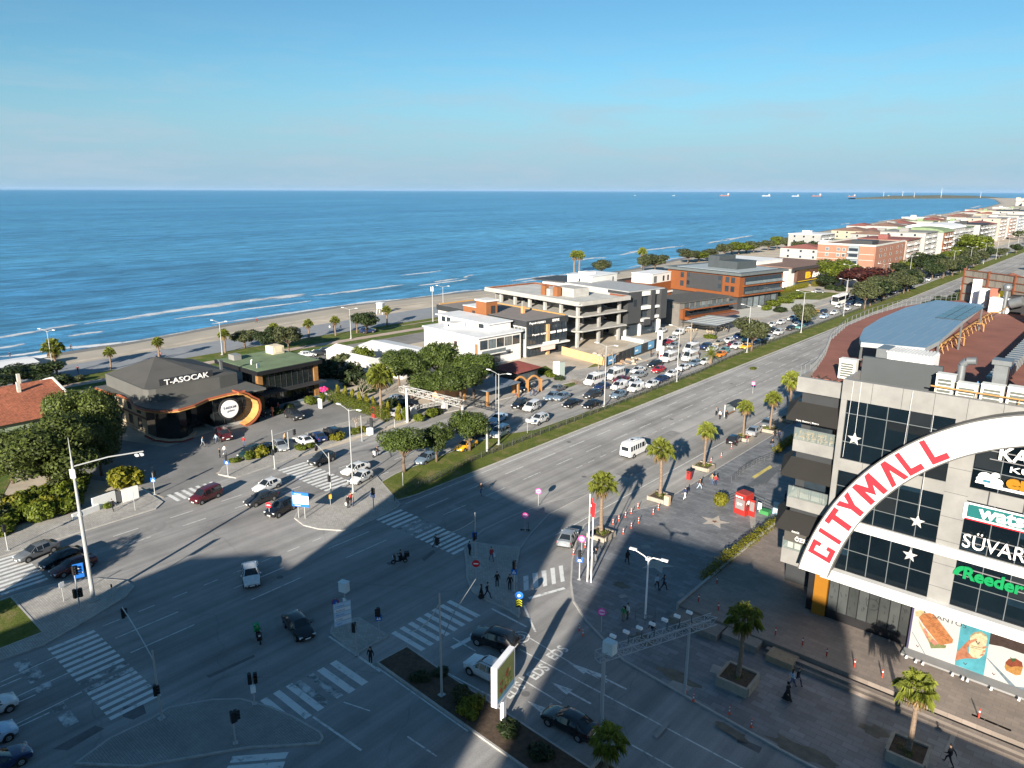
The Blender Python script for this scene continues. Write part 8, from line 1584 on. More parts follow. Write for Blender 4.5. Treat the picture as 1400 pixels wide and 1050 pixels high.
b = MB().add([(-1.6,-.285,2.6),(1.6,-.285,2.6),(1.6,-.285,5.65),(-1.6,-.285,5.65)],[(0,1,2,3)],0); b.add([(-1.6,-.29,2.6),(1.6,-.29,2.6),(1.6,-.29,3.1),(-1.6,-.29,3.0)],[(0,1,2,3)],1); rr3 = random.Random(4)
for k in range(26): x, z, s_ = rr3.uniform(-1.2,.9), rr3.uniform(3.2,4.7), rr3.uniform(.1,.25); b.add([(x-s_,-.292-k*.0003,z),(x,-.292-k*.0003,z-s_),(x+s_,-.292-k*.0003,z),(x,-.292-k*.0003,z+s_)],[(0,1,2,3)],2+k % 3)
b.build('poster', [mat('poster_olive', (.2,.22,.08), .5), mat('poster_blue', (.15,.3,.42), .5), mat('poster_green', (.1,.17,.03), .5), mat('poster_red', (.3,.05,.03), .5), mat('poster_gold', (.4,.33,.1), .5)], t, world=False)
b = MB().add([(1.6,.285,2.6),(-1.6,.285,2.6),(-1.6,.285,4.95),(1.6,.285,4.95)],[(0,1,2,3)]); b.build('poster', _M['poster_blue'], t, world=False)
def lattice(par, a, c, w, h, n, r, name='truss', m=STEEL):
 a, c = Vector(a), Vector(c); d = (c-a); L_ = d.length; d.normalize(); s = d.cross(Vector((0,0,1))).normalized()*w/2; u = Vector((0,0,h)); b = MB()
 ch = [-s, s, -s+u, s+u]
 for q in ch: b.cyl(a+q, c+q, r*1.5, r*1.5, 5)
 for i in range(n):
  p0, p1 = a+d*L_*i/n, a+d*L_*(i+1)/n
  for q0, q1 in ((0,2),(1,3),(2,3),(0,1)):
   e, f = (q0, q1) if i % 2 else (q1, q0); b.cyl(p0+ch[e], p1+ch[f], r, r, 4); b.cyl(p0+ch[q0], p0+ch[q1], r, r, 4)
 return b.build(name, m, par, world=False)
pa = S(822,992,.0); pb = S(936,948,.13); ha, hb = 6.1, 6.3; GP = mat('gantry_paint', (.36,.38,.4), .5, var=.1); t = T('camera_gantry', 'steel lattice gantry with cameras spanning the shaded carriageway', 'gantry', pa); tb_ = pb-pa; dirv = tb_.normalized()
lattice(t, Vector((0,0,ha))-dirv*.6, Vector((tb_.x,tb_.y,ha))+dirv*2.6, .7, .7, 16, .024, m=GP); MB().cyl((0,0,0),(0,0,ha),.17,.15,10).build('leg', GP, t, world=False); MB().cyl(tb_, tb_+Vector((0,0,ha)),.14,.12,10).build('leg', GP, t, world=False); MB().rbox((.3,.3,ha+1.0),(.9,.7,1.0)).build('cabinet', mat('pale_cabinet', (.55,.62,.64), .5), t, world=False)
for k in range(7):
 q = Vector((0,0,ha+.7))+Vector((tb_.x,tb_.y,0))*(.12+.15*k); MB().cyl(q, q+Vector((0,0,.7)),.05,.05,6).build('camera_post', DKPOLE, t, world=False); MB().rbox(q+Vector((-.3,.1,.8)),(.5,.22,.2)).build('camera', SIGNWHITE, t, world=False)
pa = S(557,577,0); t = T('sign_gantry', 'steel lattice footbridge-like gantry reaching from the hedge palm across the far carriageway', 'gantry', pa); pz = S(632,556,5.6)-pa; MB().cyl((0,0,0),(0,0,6.4),.22,.2,10).build('leg', SIGNWHITE, t, world=False); lattice(t, Vector((-1.5*pz.normalized().x,-1.5*pz.normalized().y,5.6)), Vector((pz.x,pz.y,5.6)), 1.0, 1.0, 12, .045, m=mat('pale_steel', (.36,.36,.35), .5)); MB().cyl((pz.x,pz.y,0),(pz.x,pz.y,5.6),.2,.2,8).build('leg', SIGNWHITE, t, world=False)
pa = S(566,568,0); pc = S(608,560,0); t = T('lattice_fence', 'white lattice barrier on blocks below the pale gantry', 'fence', pa); lattice(t, (0,0,1.2), (pc-pa)+Vector((0,0,1.2)), .5, .6, 10, .04, m=_M['pale_steel'])
for q in (Vector((0,0,0)), pc-pa): MB().rbox(q+Vector((0,0,.8)),(.9,.9,1.6)).build('block', WHITE, t, world=False)
for px, lab, fl in (((803,795),'white flagpole carrying the red flag',1),((808,796),'bare white flagpole next to the flag',0)):
 p = S(px[0],px[1],.13); t = T('flagpole', lab, 'flagpole', p, rad(-20)); MB().cyl((0,0,0),(0,0,10.2 if fl else 9.2),.08,.045,8).build('pole', SIGNWHITE, t, world=False)
 if fl:
  b = MB(); n_ = 8
  for i in range(n_+1): x = .06+1.3*i/n_; w_ = .12*math.sin(i*.9); b.v += [(x*.7,w_,9.9-.5*i/n_),(x*.55,w_,8.0-.2*i/n_)]
  b.f = [[2*i,2*i+2,2*i+3,2*i+1] for i in range(n_)]; b.m = [0]*n_
  b.add([(.32+.16*math.cos(k*.63),-.1,9.05+.16*math.sin(k*.63)) for k in range(10)], [tuple(range(10))], 1); b.build('flag', [mat('flag_red', (.6,.015,.02), .7, obj=True), SIGNWHITE], t, world=False)
p = S(882,845,.13); t = T('plaza_lamp', 'white twin armed lamp with guard rail on the shaded plaza', 'street lamp', p, rad(10)); MB().cyl((0,0,0),(0,0,6.6),.11,.08,8).build('pole', SIGNWHITE, t, world=False)
for s in (-1,1): MB().tube([(0,0,6.4),(s*.5,0,6.7),(s*1.3,0,7.0 if s < 0 else 6.7)], .05, 6).build('arm', SIGNWHITE, t, world=False); MB().rbox((s*1.6,0,7.1 if s < 0 else 6.75),(.7,.3,.14)).build('lamp_head', SIGNWHITE, t, world=False)
MB().box(-.2,.2,-.2,.2,6.35,6.6).build('collar', SIGNWHITE, t, world=False); b = MB()
for i in range(6):
 a, c = i*math.pi/3, (i+1)*math.pi/3; x, y, x2, y2 = 1.1*math.cos(a), 1.1*math.sin(a), 1.1*math.cos(c), 1.1*math.sin(c); b.cyl((x,y,0),(x,y,1.0),.03,.03,5); b.cyl((x,y,1.0),(x2,y2,1.0),.03,.03,5); b.cyl((x,y,.5),(x2,y2,.5),.02,.02,5)
tag(b.build('guard_rail', DKPOLE), 'dark hexagonal guard rail round the foot of the white plaza lamp', 'railing').location = p
p = S(1003,568,.13); t = T('bus_shelter', 'curved dark roofed bus shelter beside the fourth palm', 'bus shelter', p, rad(90)); b = MB()
for i in range(8): a0, a1 = i/8, (i+1)/8; b.add([(-2.2,-.9+1.9*a0,2.4+.35*math.sin(math.pi*a0)),(2.2,-.9+1.9*a0,2.4+.35*math.sin(math.pi*a0)),(2.2,-.9+1.9*a1,2.4+.35*math.sin(math.pi*a1)),(-2.2,-.9+1.9*a1,2.4+.35*math.sin(math.pi*a1))],[(0,1,2,3)]); b.add([(-2.2,-.9+1.9*a0,2.34+.35*math.sin(math.pi*a0)),(2.2,-.9+1.9*a0,2.34+.35*math.sin(math.pi*a0)),(2.2,-.9+1.9*a1,2.34+.35*math.sin(math.pi*a1)),(-2.2,-.9+1.9*a1,2.34+.35*math.sin(math.pi*a1))],[(0,3,2,1)])
b.build('roof', DGREY, t, world=False); MB().box(-2.1,2.1,.88,.92,.3,2.3).build('back_panel', CLEARG, t, world=False); MB().box(-1.6,1.6,.4,.8,.42,.5).build('bench', WOOD, t, world=False)
for x in (-2.1,2.1): MB().cyl((x,.9,0),(x,.9,2.4),.05,.05,6).build('post', SIGNWHITE, t, world=False)
p = S(1018,702,.13); t = T('kiosk', 'small red kiosk booth with glass sides and open service door', 'kiosk', p, rad(-12)); KR = mat('kiosk_red', (.3,.024,.02), .45, obj=True)
b = MB().box(-1.1,.6,-.85,.85,0,.7).box(-1.1,.6,-.85,.85,2.15,2.75).box(-1.1,-.95,-.85,-.7,.7,2.15).box(.45,.6,-.85,-.7,.7,2.15).box(-1.1,-.95,.7,.85,.7,2.15).box(.45,.6,.7,.85,.7,2.15); b.box(.62,1.5,-.1,.02,0,.7).box(.62,.74,-.1,.02,.7,2.2).box(1.4,1.5,-.1,.02,.7,2.2).box(.62,1.5,-.1,.02,2.0,2.3); b.build('body', KR, t, world=False); MB().box(-1.05,.55,-.8,.8,2.75,2.9).build('roof', mat('dark_red_top', (.3,.04,.03), .6, obj=True), t, world=False)
MB().box(-.95,.45,-.82,-.78,.72,2.13).box(-1.07,-1.03,-.7,.7,.72,2.13).box(.74,1.4,-.07,-.03,.72,2.0).build('window', mat('kiosk_glass', (.22,.2,.2), .15, obj=True), t, world=False); put('lettering', text_mesh('KAHVE', .34, SIGNWHITE, .01, 'lettering', .01), t, (-.95,-.87,2.3)); put('lettering', text_mesh('ÇAY', .4, SIGNWHITE, .01, 'lettering', .01), t, (-.7,-.84,1.3))
p = S(942,655,.13); t = T('recycling_bin', 'tall red recycling bin beside the third palm planter', 'bin', p); MB().box(-.3,.3,-.3,.3,0,1.3).build('body', KR, t, world=False); MB().box(-.34,.34,-.34,.34,1.3,1.5).box(-.16,.16,-.35,-.31,1.0,1.15).build('lid', BLACKP, t, world=False)
tag(MB().box(-.35,.35,-.3,.3,0,1.3).build('cabinet', mat('beige_cabinet', (.5,.36,.26), .7, obj=True)), 'beige cabinet at the corner of the weedy planter', 'cabinet').location = S(912,690,.13)
BOLR = mat('bollard_orange', (.65,.09,.03), .5, obj=True)
bm_ = MB(); bm_.cyl((0,0,0),(0,0,.06),.16,.15,10,0); bm_.cyl((0,0,.06),(0,0,.32),.06,.06,8,0); bm_.cyl((0,0,.32),(0,0,.5),.062,.062,8,1); bm_.cyl((0,0,.5),(0,0,.72),.06,.06,8,0); bm_.cyl((0,0,.72),(0,0,.82),.062,.06,8,1); bm_.cyl((0,0,.82),(0,0,.95),.06,.05,8,0); BOLM = bm_.mesh('bollard', [BOLR, SIGNWHITE])
for px in ((846,712),(855,707),(863,702),(872,695),(863,722),(873,715),(852,730),(893,703),(900,697),(972,632),(986,625),(1000,613),(838,717),(938,946),(948,958),(997,976),(1027,994),(800,748),(784,758),(792,862),(797,869)): 
 o = put('bollard', BOLM, None, S(px[0],px[1],.13), R.uniform(0,6)); o.scale = (.8,.8,.85); tag(o, 'orange and white flexible bollard along the plaza kerb', 'bollard', 'flexible bollards along the plaza kerb')
BT = MB(); BT.cyl((0,0,0),(0,0,.5),.07,.06,8,0).cyl((0,0,.5),(0,0,.62),.07,.07,8,1).cyl((0,0,.62),(0,0,.8),.06,.05,8,0); BTM = BT.mesh('rope_post', [mat('dark_red_post', (.4,.05,.03), .6, obj=True), SIGNWHITE]); prev = None
for px in ((980,798),(955,822),(982,834),(1060,868),(1097,882),(1130,897),(1168,912),(1206,926),(1338,981)):
 q = S(px[0],px[1],.98); q.z = .98; o = put('rope_post', BTM, None, q); tag(o, 'short red and white post along the terrace edge', 'post', 'posts along the terrace edge')
for z, d in ((.45,1.3),(.72,.9)): struct(MB().box(-21,30,60.4-d,60.4-d+.5,.05,z).build('steps', TERR))
tag(MB().box(-30.2,-25.2,58.2,60.35,.13,.8).build('timber_deck', mat('grey_deck', (.2,.18,.16), .8, var=.2, vs=3)), 'weathered timber deck at the terrace corner', 'deck'); tag(MB().box(-25,-21.6,58.9,60.35,.13,.85).build('timber_deck', _M['grey_deck']), 'timber ramp deck before the sunlit palm', 'deck'); tag(MB().box(-20.6,-18.2,58.6,60.3,.13,.75).build('timber_deck', mat('tan_deck', (.28,.21,.14), .8, var=.2, vs=3)), 'tan plank landing beside the metal steps', 'deck')
p = S(1352,1000,.13); t = T('barrier', 'red and white plastic road barrier at the foot of the terrace', 'barrier', p, rad(-2)); 
for k, m in enumerate((SIGNWHITE, KR, SIGNWHITE)): b = MB(); x = -1.3+k*.9; b.add([(x,-.28,0),(x+.86,-.28,0),(x+.86,.28,0),(x,.28,0),(x,-.12,.85),(x+.86,-.12,.85),(x+.86,.12,.85),(x,.12,.85)],[(0,3,2,1),(4,5,6,7),(0,1,5,4),(1,2,6,5),(2,3,7,6),(3,0,4,7)]); b.build('block', m, t, world=False)
tag(MB().box(-30.6,-30.32,60.5,97,.1,1.12).build('hedge_wall', CONC), 'low pale wall between the hedge and the mall terrace', 'wall')
def rail(name, label, pts, h=1.0, sp_=1.5, m=DKPOLE, bars=3, r=.03):
 b = MB()
 for i in range(len(pts)-1):
  a, c = pts[i], pts[i+1]; n_ = max(1, int((c-a).length/sp_))
  for k in range(n_+1): q = a.lerp(c, k/n_); b.cyl(q, q+Vector((0,0,h)), r, r, 5)
  for z in range(bars): zz = Vector((0,0,h*(z+1)/bars)); b.cyl(a+zz, c+zz, r, r, 5)
 return tag(b.build(name, m), label, 'railing')
rail('railing','dark railing along the ramp beyond the red kiosk',[S(985,692,.13),S(1015,680,.13),S(1060,700,.13),S(1080,690,.13)]); rail('railing','dark railing around the plaza steps by the service road',[S(1000,660,.13),S(1022,640,.13),S(1060,625,.13)]); rail('railing','railing of the upper plaza ramp',[S(1008,650,.13),S(1040,632,.13)])
for k in range(6): o = struct(MB().sheet(polyS([(1015+k*6,668-k*1.5),(1050+k*4,642-k*1.5),(1052+k*4,643-k*1.5),(1017+k*6,669.5-k*1.5)], .14), .14+k*.012).build('paving_strip', DKPOLE))
tag(MB().box(-.6,.6,-.5,.5,0,.5).build('planter_box', mat('green_box_paint', (.04,.2,.06), .6, obj=True)), 'green planter box by the white sign near the kiosk', 'planter').location = S(1046,702,.13)
tag(MB().box(-.25,.25,-.03,.03,.3,1.3).box(-.03,.03,-.03,.03,0,.3).build('notice_sign', SIGNWHITE), 'white notice stand beside the green planter box', 'sign').location = S(1038,700,.13); tag(MB().box(-.5,.5,-.2,.2,0,1.6).build('ice_chest', mat('pale_blue_chest', (.35,.5,.62), .5, obj=True)), 'pale blue chest at the end of the ramp railing', 'chest').location = S(1062,703,.13)
b = MB(); y = 59.5
fx = lambda y: -72.6-(y-58)*.14 if y < 78 else (-75.4-(y-78)*.009 if y < 155 else -76.1-min(1.5,(y-155)*.08))
FENCEM = mat('dark_fence_paint', (.06,.065,.06), .6)
while y < 330:
 t = y; x, x2 = fx(t), fx(t+2.5); b.cyl((x,t,.1),(x,t,1.2),.06,.06,5)
 for z in (.35,.75,1.1): b.cyl((x,t,z),(x2,t+2.5,z),.035,.035,4)
 for k in range(1, 6): xk = x+(x2-x)*k/6; b.cyl((xk,t+k*.42,.3),(xk,t+k*.42+(.42 if k % 2 else -.42)*.5,1.1),.03,.03,3,0,False)
 y += 2.5
tag(b.build('median_fence', FENCEM), 'dark metal fence running along the grass median', 'fence')
WALLW = mat('white_garden_wall', (.72,.72,.7), .8, var=.08)
for a, c, h, lab in (((100,712),(136,698),.9,'low stretch of white garden wall at the left road'),((128,700),(159,689),1.9,'tall stretch of white garden wall beside the grey gate'),((168,688),(190,681),1.9,'white gate pier wall under the yellow bush')):
 p, q = S(*a), S(*c); d = q-p; m = (p+q)/2; tag(MB().rbox((m.x,m.y,h/2-.05),(d.length,.25,h+.1),math.atan2(d.y,d.x)).build('garden_wall', WALLW), lab, 'wall')
p, q = S(159,689), S(168,688); d = q-p; m = (p+q)/2; tag(MB().rbox((m.x,m.y,.9),(d.length,.06,1.8),math.atan2(d.y,d.x)).build('gate', DGREY), 'grey metal gate between the white garden walls', 'gate')
p, q = S(827,503), S(900,475); d = (q-p); hl_ = d.length; an = math.atan2(d.y,d.x); t = T('site_hoarding', 'dark grey hoarding with blue advertising panels before the building site', 'fence', p, an); b = MB()
n_ = int(hl_/1.1)
for k in range(n_): b.box(k*hl_/n_, (k+1)*hl_/n_-.05, -.05+(k % 2)*.04, .05, 0, 2.6)
b.build('panel', DGREY, t, world=False)
for k in (.05,.52,.78): MB().box(hl_*k,hl_*k+3.6,-.1,-.06,.5,2.5).box(hl_*k+.3,hl_*k+1.8,-.11,-.1,1.2,1.6,1).build('poster', [mat('hoarding_blue', (.12,.3,.5), .5), SIGNWHITE], t, world=False)
p, q = S(768,484), S(826,500); d = q-p; tag(MB().rbox(((p+q)/2+Vector((0,0,1.0))), (d.length,.12,2.1), math.atan2(d.y,d.x)).build('timber_fence', mat('pale_timber', (.55,.36,.17), .8, var=.2, vs=2)), 'pale timber fence along the building site forecourt', 'fence')
p = S(763,515,0); t = T('entrance_sign', 'white and grey double sign pylon at the dairy shop entrance', 'sign', p, rad(60)); MB().box(-1.2,.2,-.2,.2,.3,3.6).build('panel', SIGNWHITE, t, world=False); MB().box(.3,1.5,-.3,.1,0,3.4).build('panel', mat('grey_green_panel', (.2,.24,.23), .7), t, world=False)
p = S(901,480,0); t = T('banner_pylon', 'tall white pylon banner with dark emblem beside the site hoarding', 'sign', p, rad(60)); MB().box(-.7,.7,-.15,.15,0,5.2).box(-.4,.4,-.17,-.15,3,4.2,1).build('panel', [SIGNWHITE, CHAR], t, world=False); p = S(905,500,0)+Vector((1,0,0)); t = T('banner_pylon', 'lower white and red pylon banner at the kerb', 'sign', S(904,490,0), rad(60)); MB().box(-.6,.6,-.12,.12,0,3.2).box(-.5,.5,-.14,-.12,.4,1.0,1).build('panel', [SIGNWHITE, SIGNRED], t, world=False)
t = T('arched_gate', 'orange rendered arched gateway on the pavement before the red roofed kiosk', 'gate', S(702,538,0), rad(60)); OG = mat('orange_gate', (.3,.15,.05), .8)
for k in range(3): 
 b = MB(); b.box(-.3+k*3.0,.3+k*3.0,-.3,.3,0,2.8); b.build('pier', OG, t, world=False)
 if k < 2: b = MB(); b.tube([(k*3+.2+2.6*(i/8), 0, 2.6+.9*math.sin(math.pi*i/8)) for i in range(9)], .22, 6); b.build('arch', OG, t, world=False)
c = S(707,520,0); t = T('kiosk', 'black walled kiosk with dark red hipped roof before the dairy shop', 'kiosk', c, rad(0)); MB().box(-4,3,-3.5,3.5,0,2.9).build('wall', CHAR, t, world=False); b = MB(); b.v = [(-4.8,-4.3,2.9),(3.8,-4.3,2.9),(3.8,4.3,2.9),(-4.8,4.3,2.9),(-.5,-1,4.3),(-.5,1,4.3)]; b.f = [[0,1,4],[1,2,5,4],[2,3,5],[3,0,4,5],[0,3,2,1]]; b.m = [0]*5; b.build('roof', mat('dull_red_roof', (.2,.055,.045), .8, var=.2), t, world=False); MB().box(3.0,3.06,-2.6,2.6,.6,2.3).build('window', GLASSG, t, world=False)
t = T('shelter', 'blue grey lean-to roof with posts beside the umbrella pines', 'shelter', S(672,545,0)); MB().box(-3.5,3.5,-5,5,3.0,3.2).build('roof', mat('slate_roof', (.14,.17,.21), .6), t, world=False)
for x in (-3.2,3.2):
 for y in (-4.6,4.6): MB().box(x-.2,x+.2,y-.2,y+.2,0,3).build('post', OG, t, world=False)
b = MB(); rr = random.Random(3)
for k in range(60): a = rr.uniform(0,6.28); l = rr.uniform(.5,1.6); q = Vector((rr.gauss(0,.8), rr.gauss(0,.8), rr.uniform(.05,.7))); b.cyl(q, q+Vector((math.cos(a)*l, math.sin(a)*l, rr.uniform(-.1,.5))), .025, .01, 4)
o = b.build('brushwood', mat('dry_brush', (.2,.14,.09), .95)); o.location = S(788,525,0); o['kind'] = 'stuff'
b = MB(); 
for k in range(70): q = Vector((rr.uniform(-9,7), rr.uniform(-5,5), .1)); s_ = rr.uniform(.2,.9); b.ball(q, s_, 6, 4, k % 2, (1,1,.55))
o = b.build('rubble', [mat('pale_rubble', (.45,.38,.3), .95, var=.3, vs=2), mat('brown_rubble', (.3,.2,.13), .95, var=.3, vs=2)]); o.location = S(842,492,0); o['kind'] = 'stuff'
p = S(521,430,-.3); t = T('lifeguard_tower', 'white lifeguard tower on the sand', 'lifeguard tower', p, .4); 
for x in (-.9,.9):
 for y in (-.9,.9): MB().cyl((x*1.3,y*1.3,0),(x,y,2.2),.08,.08,6).build('leg', SIGNWHITE, t, world=False)
MB().box(-1.1,1.1,-1.1,1.1,2.2,2.35).build('platform', SIGNWHITE, t, world=False); b = MB().box(-1,1,-1,-.9,2.35,3.6).box(-1,-.9,-.9,1,2.35,3.6).box(.9,1,-.9,1,2.35,3.6); b.build('cabin_wall', SIGNWHITE, t, world=False); MB().box(-1.2,1.2,-1.2,1.2,3.9,4.1).cyl((-.9,-.9,3.6),(-.9,-.9,3.9),.06).cyl((.9,-.9,3.6),(.9,-.9,3.9),.06).cyl((-.9,.9,2.35),(-.9,.9,3.9),.06).cyl((.9,.9,2.35),(.9,.9,3.9),.06).build('roof', SIGNWHITE, t, world=False)
gable('beach_kiosk', 'low white beach kiosk with flat roof at the frame edge', S(22,508).x-5, S(22,508).x+4, S(22,508).y-5, S(22,508).y+4, 2.2, 2.6, WHITE, ROOFW, 'kiosk'); gable('beach_kiosk', 'white walled changing cabin on the sand edge by the bushy palm', S(40,500).x-2, S(40,500).x+2, S(40,500).y-2, S(40,500).y+5, 1.8, 2.1, WHITE, ROOFW, 'kiosk')
t = T('balloon_bunch', 'cluster of pink and red balloons above a white stand by the hedge', 'balloons', S(445,548,0)); b = MB()
for k in range(14): b.ball((rr.uniform(-.6,.6), rr.uniform(-.6,.6), 2.6+rr.uniform(-.5,.6)), .28, 8, 6, k % 2)
b.build('balloons', [mat('pink_balloon', (.65,.05,.25), .3, obj=True), mat('red_balloon', (.6,.03,.05), .3, obj=True)], t, world=False); MB().box(-.3,.3,-.3,.3,0,1.6).cyl((0,0,1.6),(0,0,2.6),.02).build('stand', SIGNWHITE, t, world=False)
tag(MB().box(-.5,.5,-.12,.12,.0,1.9).box(-.3,.3,-.13,-.12,.5,1.4,1).build('pavement_sign', [SIGNWHITE, mat('grey_print', (.3,.3,.3), .6)]), 'white upright pavement sign by the cypress hedge', 'sign').location = S(438,558,0)
tag(MB().box(-.5,.5,-.5,.5,0,2.2).box(-.35,.35,-.52,-.5,.9,2.0,1).build('vending_kiosk', [mat('dark_red_kiosk', (.28,.03,.03), .5, obj=True), BLACK]), 'dark red upright kiosk beside the tall shaggy palm', 'kiosk').location = S(513,571,0); tag(MB().cyl((0,0,0),(0,0,1.1),.06,.06,8).box(-.25,.25,-.12,.12,1.1,1.9).build('post_box', mat('orange_post', (.55,.16,.08), .5, obj=True)), 'orange post with box at the car park shrubs', 'post').location = S(373,570,0)
tag(MB().box(-.4,.4,-.4,.4,0,1.2).build('utility_box', SIGNWHITE), 'white utility box by the parking exit strip', 'box').location = S(506,594,0); tag(MB().box(-.35,.35,-.1,.1,0,2.2).build('info_panel', DGREY), 'dark slim information panel by the parking exit', 'sign').location = S(508,588,0)
HULL = [mat('ship_red', (.2,.1,.09), .7), mat('ship_white', (.33,.34,.35), .7), mat('ship_blue', (.08,.14,.25), .7)]
for i, (px, py, w, c, lab) in enumerate(((991,260.8,18,0,'red hulled tanker with white bridge on the horizon'),(1048,260.6,14,1,'white ferry-like ship on the horizon'),(1088,260.5,12,1,'white cargo ship between the ferry and the red freighter'),(1117,261.6,18,0,'red freighter nearest the middle of the anchorage'),(1165,260.4,14,0,'freighter with tall white bridge left of the headland'),(1210,263,18,2,'long dark ship close to the headland tip'),(1227,260,8,1,'small white ship above the headland tip'),(868,262.6,4,1,'tiny pale boat leftmost on the horizon'),(921,263,5,1,'tiny white boat between the small boat and the red tanker'))):
 dist = 7200 if i not in (5,) else 5600; d = _f + _r*((px-700)/FOC) + _d*((py+2-525)/FOC); hlen = math.hypot(d.x,d.y); p = Vector((d.x/hlen*dist, d.y/hlen*dist, -1)); Lm = w/FOC*dist*.75
 t = T('cargo_ship', lab, 'ship', p, YAW+R.uniform(-.2,.2)); h = Lm*.1; b = MB(); b.prism([(-Lm/2,-Lm*.06),(Lm*.4,-Lm*.07),(Lm/2,0),(Lm*.4,Lm*.07),(-Lm/2,Lm*.06)], 0, h); b.build('hull', HULL[c], t, world=False); b = MB(); b.box(Lm*.25,Lm*.4,-Lm*.05,Lm*.05,h,h*2.6).box(-Lm*.3,-Lm*.25,-Lm*.02,Lm*.02,h,h*1.6).cyl((Lm*.05,0,h),(Lm*.05,0,h*2),Lm*.006); b.build('superstructure', HULL[1], t, world=False)
for i, (px, py, h) in enumerate(((1234,266,40),(1287,266,60),(1208,267,34),(1250,267,30),(1341,266,36))):
 d = _f + _r*((px-700)/FOC) + _d*((py-525)/FOC); hlen = math.hypot(d.x,d.y); dist = 5600; p = Vector((d.x/hlen*dist, d.y/hlen*dist, 8)); tag(MB().cyl(p, p+Vector((0,0,h)), .8,.4,6).build('mast', SIGNWHITE), ('thin mast at the tip of the headland','tall white mast on the headland','small mast before the headland tip','short mast on the headland slope','mast at the root of the headland')[i], 'mast')
# ================================================================ town behind the camera (it throws the long shadows over the junction)
SUN_AZ, SUN_EL = rad(-21.5), rad(18.2)
_dv = Vector((math.sin(SUN_AZ), math.cos(SUN_AZ)))
def tower(label, h, pts, wm):
 k = h/math.tan(SUN_EL); pl = [(x-_dv.x*k, y-_dv.y*k) for x, y in pts]
 cx, cy = sum(p[0] for p in pl)/len(pl), sum(p[1] for p in pl)/len(pl)
 t = T('apartment_tower', label, 'tower block', (cx, cy, 0)); MB().prism(pl, -.05, h).build('wall', wm, t); MB().prism([(cx+(x-cx)*.97, cy+(y-cy)*.97) for x, y in pl], h, h+.02).build('roof', ROOFG, t)
 return t
tower('tall cream apartment tower behind the viewpoint, left of the gap', 36, [(-76.5,79),(-70.4,73.5),(-60,71.2),(-52.3,72),(-45,56),(-36.2,41),(-36,20),(-64,25)], CREAM)
tower('lower grey tower wing beside the cream apartment tower', 27, [(-77.6,68),(-60,66),(-52,40),(-66,36)], PALEG)
tower('broad white tower block farther along behind the viewpoint', 26, [(-78.2,34),(-72.8,40.2),(-50,40),(-40,10),(-40,-40),(-75,-40)], WHITE)
tower('white apartment tower behind the viewpoint, right of the gap', 36, [(-44.5,74.5),(-32,76.5),(-20.5,75.2),(-17.2,69.5),(-14,60),(-12,46),(-33,40)], WPINK)
tower('pinkish apartment block behind the viewpoint opposite the mall', 30, [(-12.4,60.6),(2,59.6),(24,59),(24,30),(-9,30)], WPINK)
# ================================================================ light, air, sky, camera
sun = bpy.data.lights.new('sun', 'SUN'); sun.energy = 5.0; sun.angle = rad(.53); sun.color = (1.0,.9,.76)
so = bpy.data.objects.new('sun', sun); COL.objects.link(so)
ld = Vector((math.sin(SUN_AZ)*math.cos(SUN_EL), math.cos(SUN_AZ)*math.cos(SUN_EL), -math.sin(SUN_EL)))
so.rotation_euler = ld.to_track_quat('-Z', 'Y').to_euler(); so.location = (0,-50,80)
w = bpy.data.worlds.new('World'); SC.world = w; w.use_nodes = True; nt = w.node_tree; L = nt.links.new; bg = nt.nodes['Background']
sky = N(nt, 'ShaderNodeTexSky', sky_type='NISHITA'); sky.sun_disc = False; sky.sun_elevation = SUN_EL; sky.sun_rotation = math.atan2(-ld.x, -ld.y); sky.altitude = 0; sky.air_density = 1.0; sky.dust_density = .35; sky.ozone_density = 7.5
tc = N(nt, 'ShaderNodeTexCoord'); mp = N(nt, 'ShaderNodeMapping'); L(tc.outputs['Generated'], mp.inputs['Vector']); mp.inputs['Scale'].default_value = (3.2,3.2,22)
cn = N(nt, 'ShaderNodeTexNoise', Scale=2.2, Detail=8.0, Roughness=.6, Distortion=.3); L(mp.outputs['Vector'], cn.inputs['Vector'])
sx = N(nt, 'ShaderNodeSeparateXYZ'); L(tc.outputs['Generated'], sx.inputs[0])
band = N(nt, 'ShaderNodeMapRange', **{'From Min': .2, 'From Max': .03, 'To Min': 0.0, 'To Max': 1.0}); L(sx.outputs['Z'], band.inputs['Value'])
th = N(nt, 'ShaderNodeMapRange', **{'From Min': .44, 'From Max': .68}); L(cn.outputs['Fac'], th.inputs['Value'])
mu = N(nt, 'ShaderNodeMath', operation='MULTIPLY'); L(band.outputs['Result'], mu.inputs[0]); L(th.outputs['Result'], mu.inputs[1])
mu2 = N(nt, 'ShaderNodeMath', operation='MULTIPLY'); L(mu.outputs[0], mu2.inputs[0]); mu2.inputs[1].default_value = .75
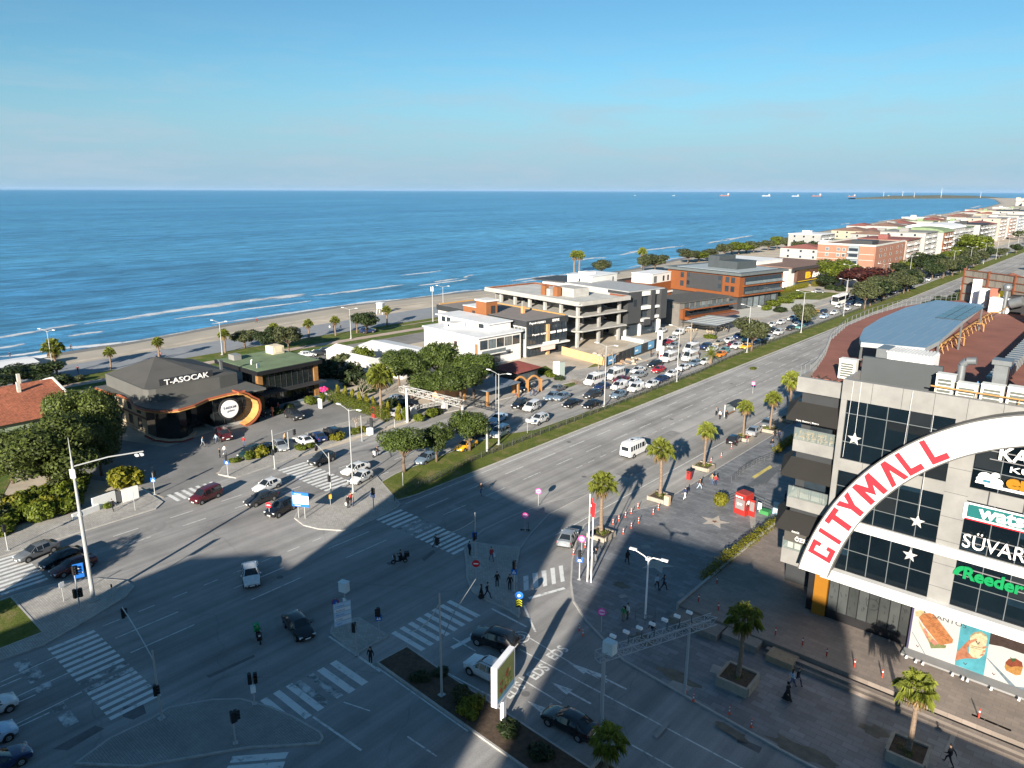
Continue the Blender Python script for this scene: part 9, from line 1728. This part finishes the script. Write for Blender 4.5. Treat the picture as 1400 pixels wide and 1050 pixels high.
mx = N(nt, 'ShaderNodeMix', data_type='RGBA'); L(mu2.outputs[0], mx.inputs['Factor']); tn = N(nt, 'ShaderNodeMix', data_type='RGBA', blend_type='MULTIPLY'); tn.inputs['Factor'].default_value = 1; tn.inputs['B'].default_value = (1.24,1.3,1.0,1); L(sky.outputs['Color'], tn.inputs['A'])
hz = N(nt, 'ShaderNodeMapRange', interpolation_type='SMOOTHSTEP', **{'From Min': .17, 'From Max': .0, 'To Min': 0.0, 'To Max': .9}); L(sx.outputs['Z'], hz.inputs['Value'])
hm = N(nt, 'ShaderNodeMix', data_type='RGBA'); L(hz.outputs['Result'], hm.inputs['Factor']); L(tn.outputs['Result'], hm.inputs['A']); hm.inputs['B'].default_value = (2.75,4.3,5.6,1); L(hm.outputs['Result'], mx.inputs['A']); mx.inputs['B'].default_value = (3.7,4.75,5.6,1)
L(mx.outputs['Result'], bg.inputs['Color']); bg.inputs['Strength'].default_value = .05
hm_ = bpy.data.materials.new('thin_sea_haze'); hm_.use_nodes = True; hn = hm_.node_tree; hn.nodes.remove(hn.nodes['Principled BSDF']); pv = N(hn, 'ShaderNodeVolumePrincipled', Color=(.4,.62,.95,1), Density=.000012); hn.links.new(pv.outputs[0], hn.nodes['Material Output'].inputs['Volume'])
MB().box(-65000,30500,-6500,80500,-8,160).build('haze', hm_)['kind'] = 'stuff'
cam = bpy.data.cameras.new('camera'); cam.sensor_width = 36; cam.lens = FOC/1400*36; cam.clip_start = .5; cam.clip_end = 200000
co = bpy.data.objects.new('camera', cam); COL.objects.link(co)
co.matrix_world = Matrix.Translation((0,0,CAM_H)) @ Matrix((( _r.x, -_d.x, -_f.x),(_r.y,-_d.y,-_f.y),(_r.z,-_d.z,-_f.z))).to_4x4()
SC.camera = co
vs_ = SC.view_settings; vs_.view_transform = 'Standard'; vs_.look = 'None'; vs_.exposure = 1.35; vs_.gamma = 1
SC.cycles.max_bounces = 6; SC.cycles.transparent_max_bounces = 8; SC.cycles.use_denoising = True
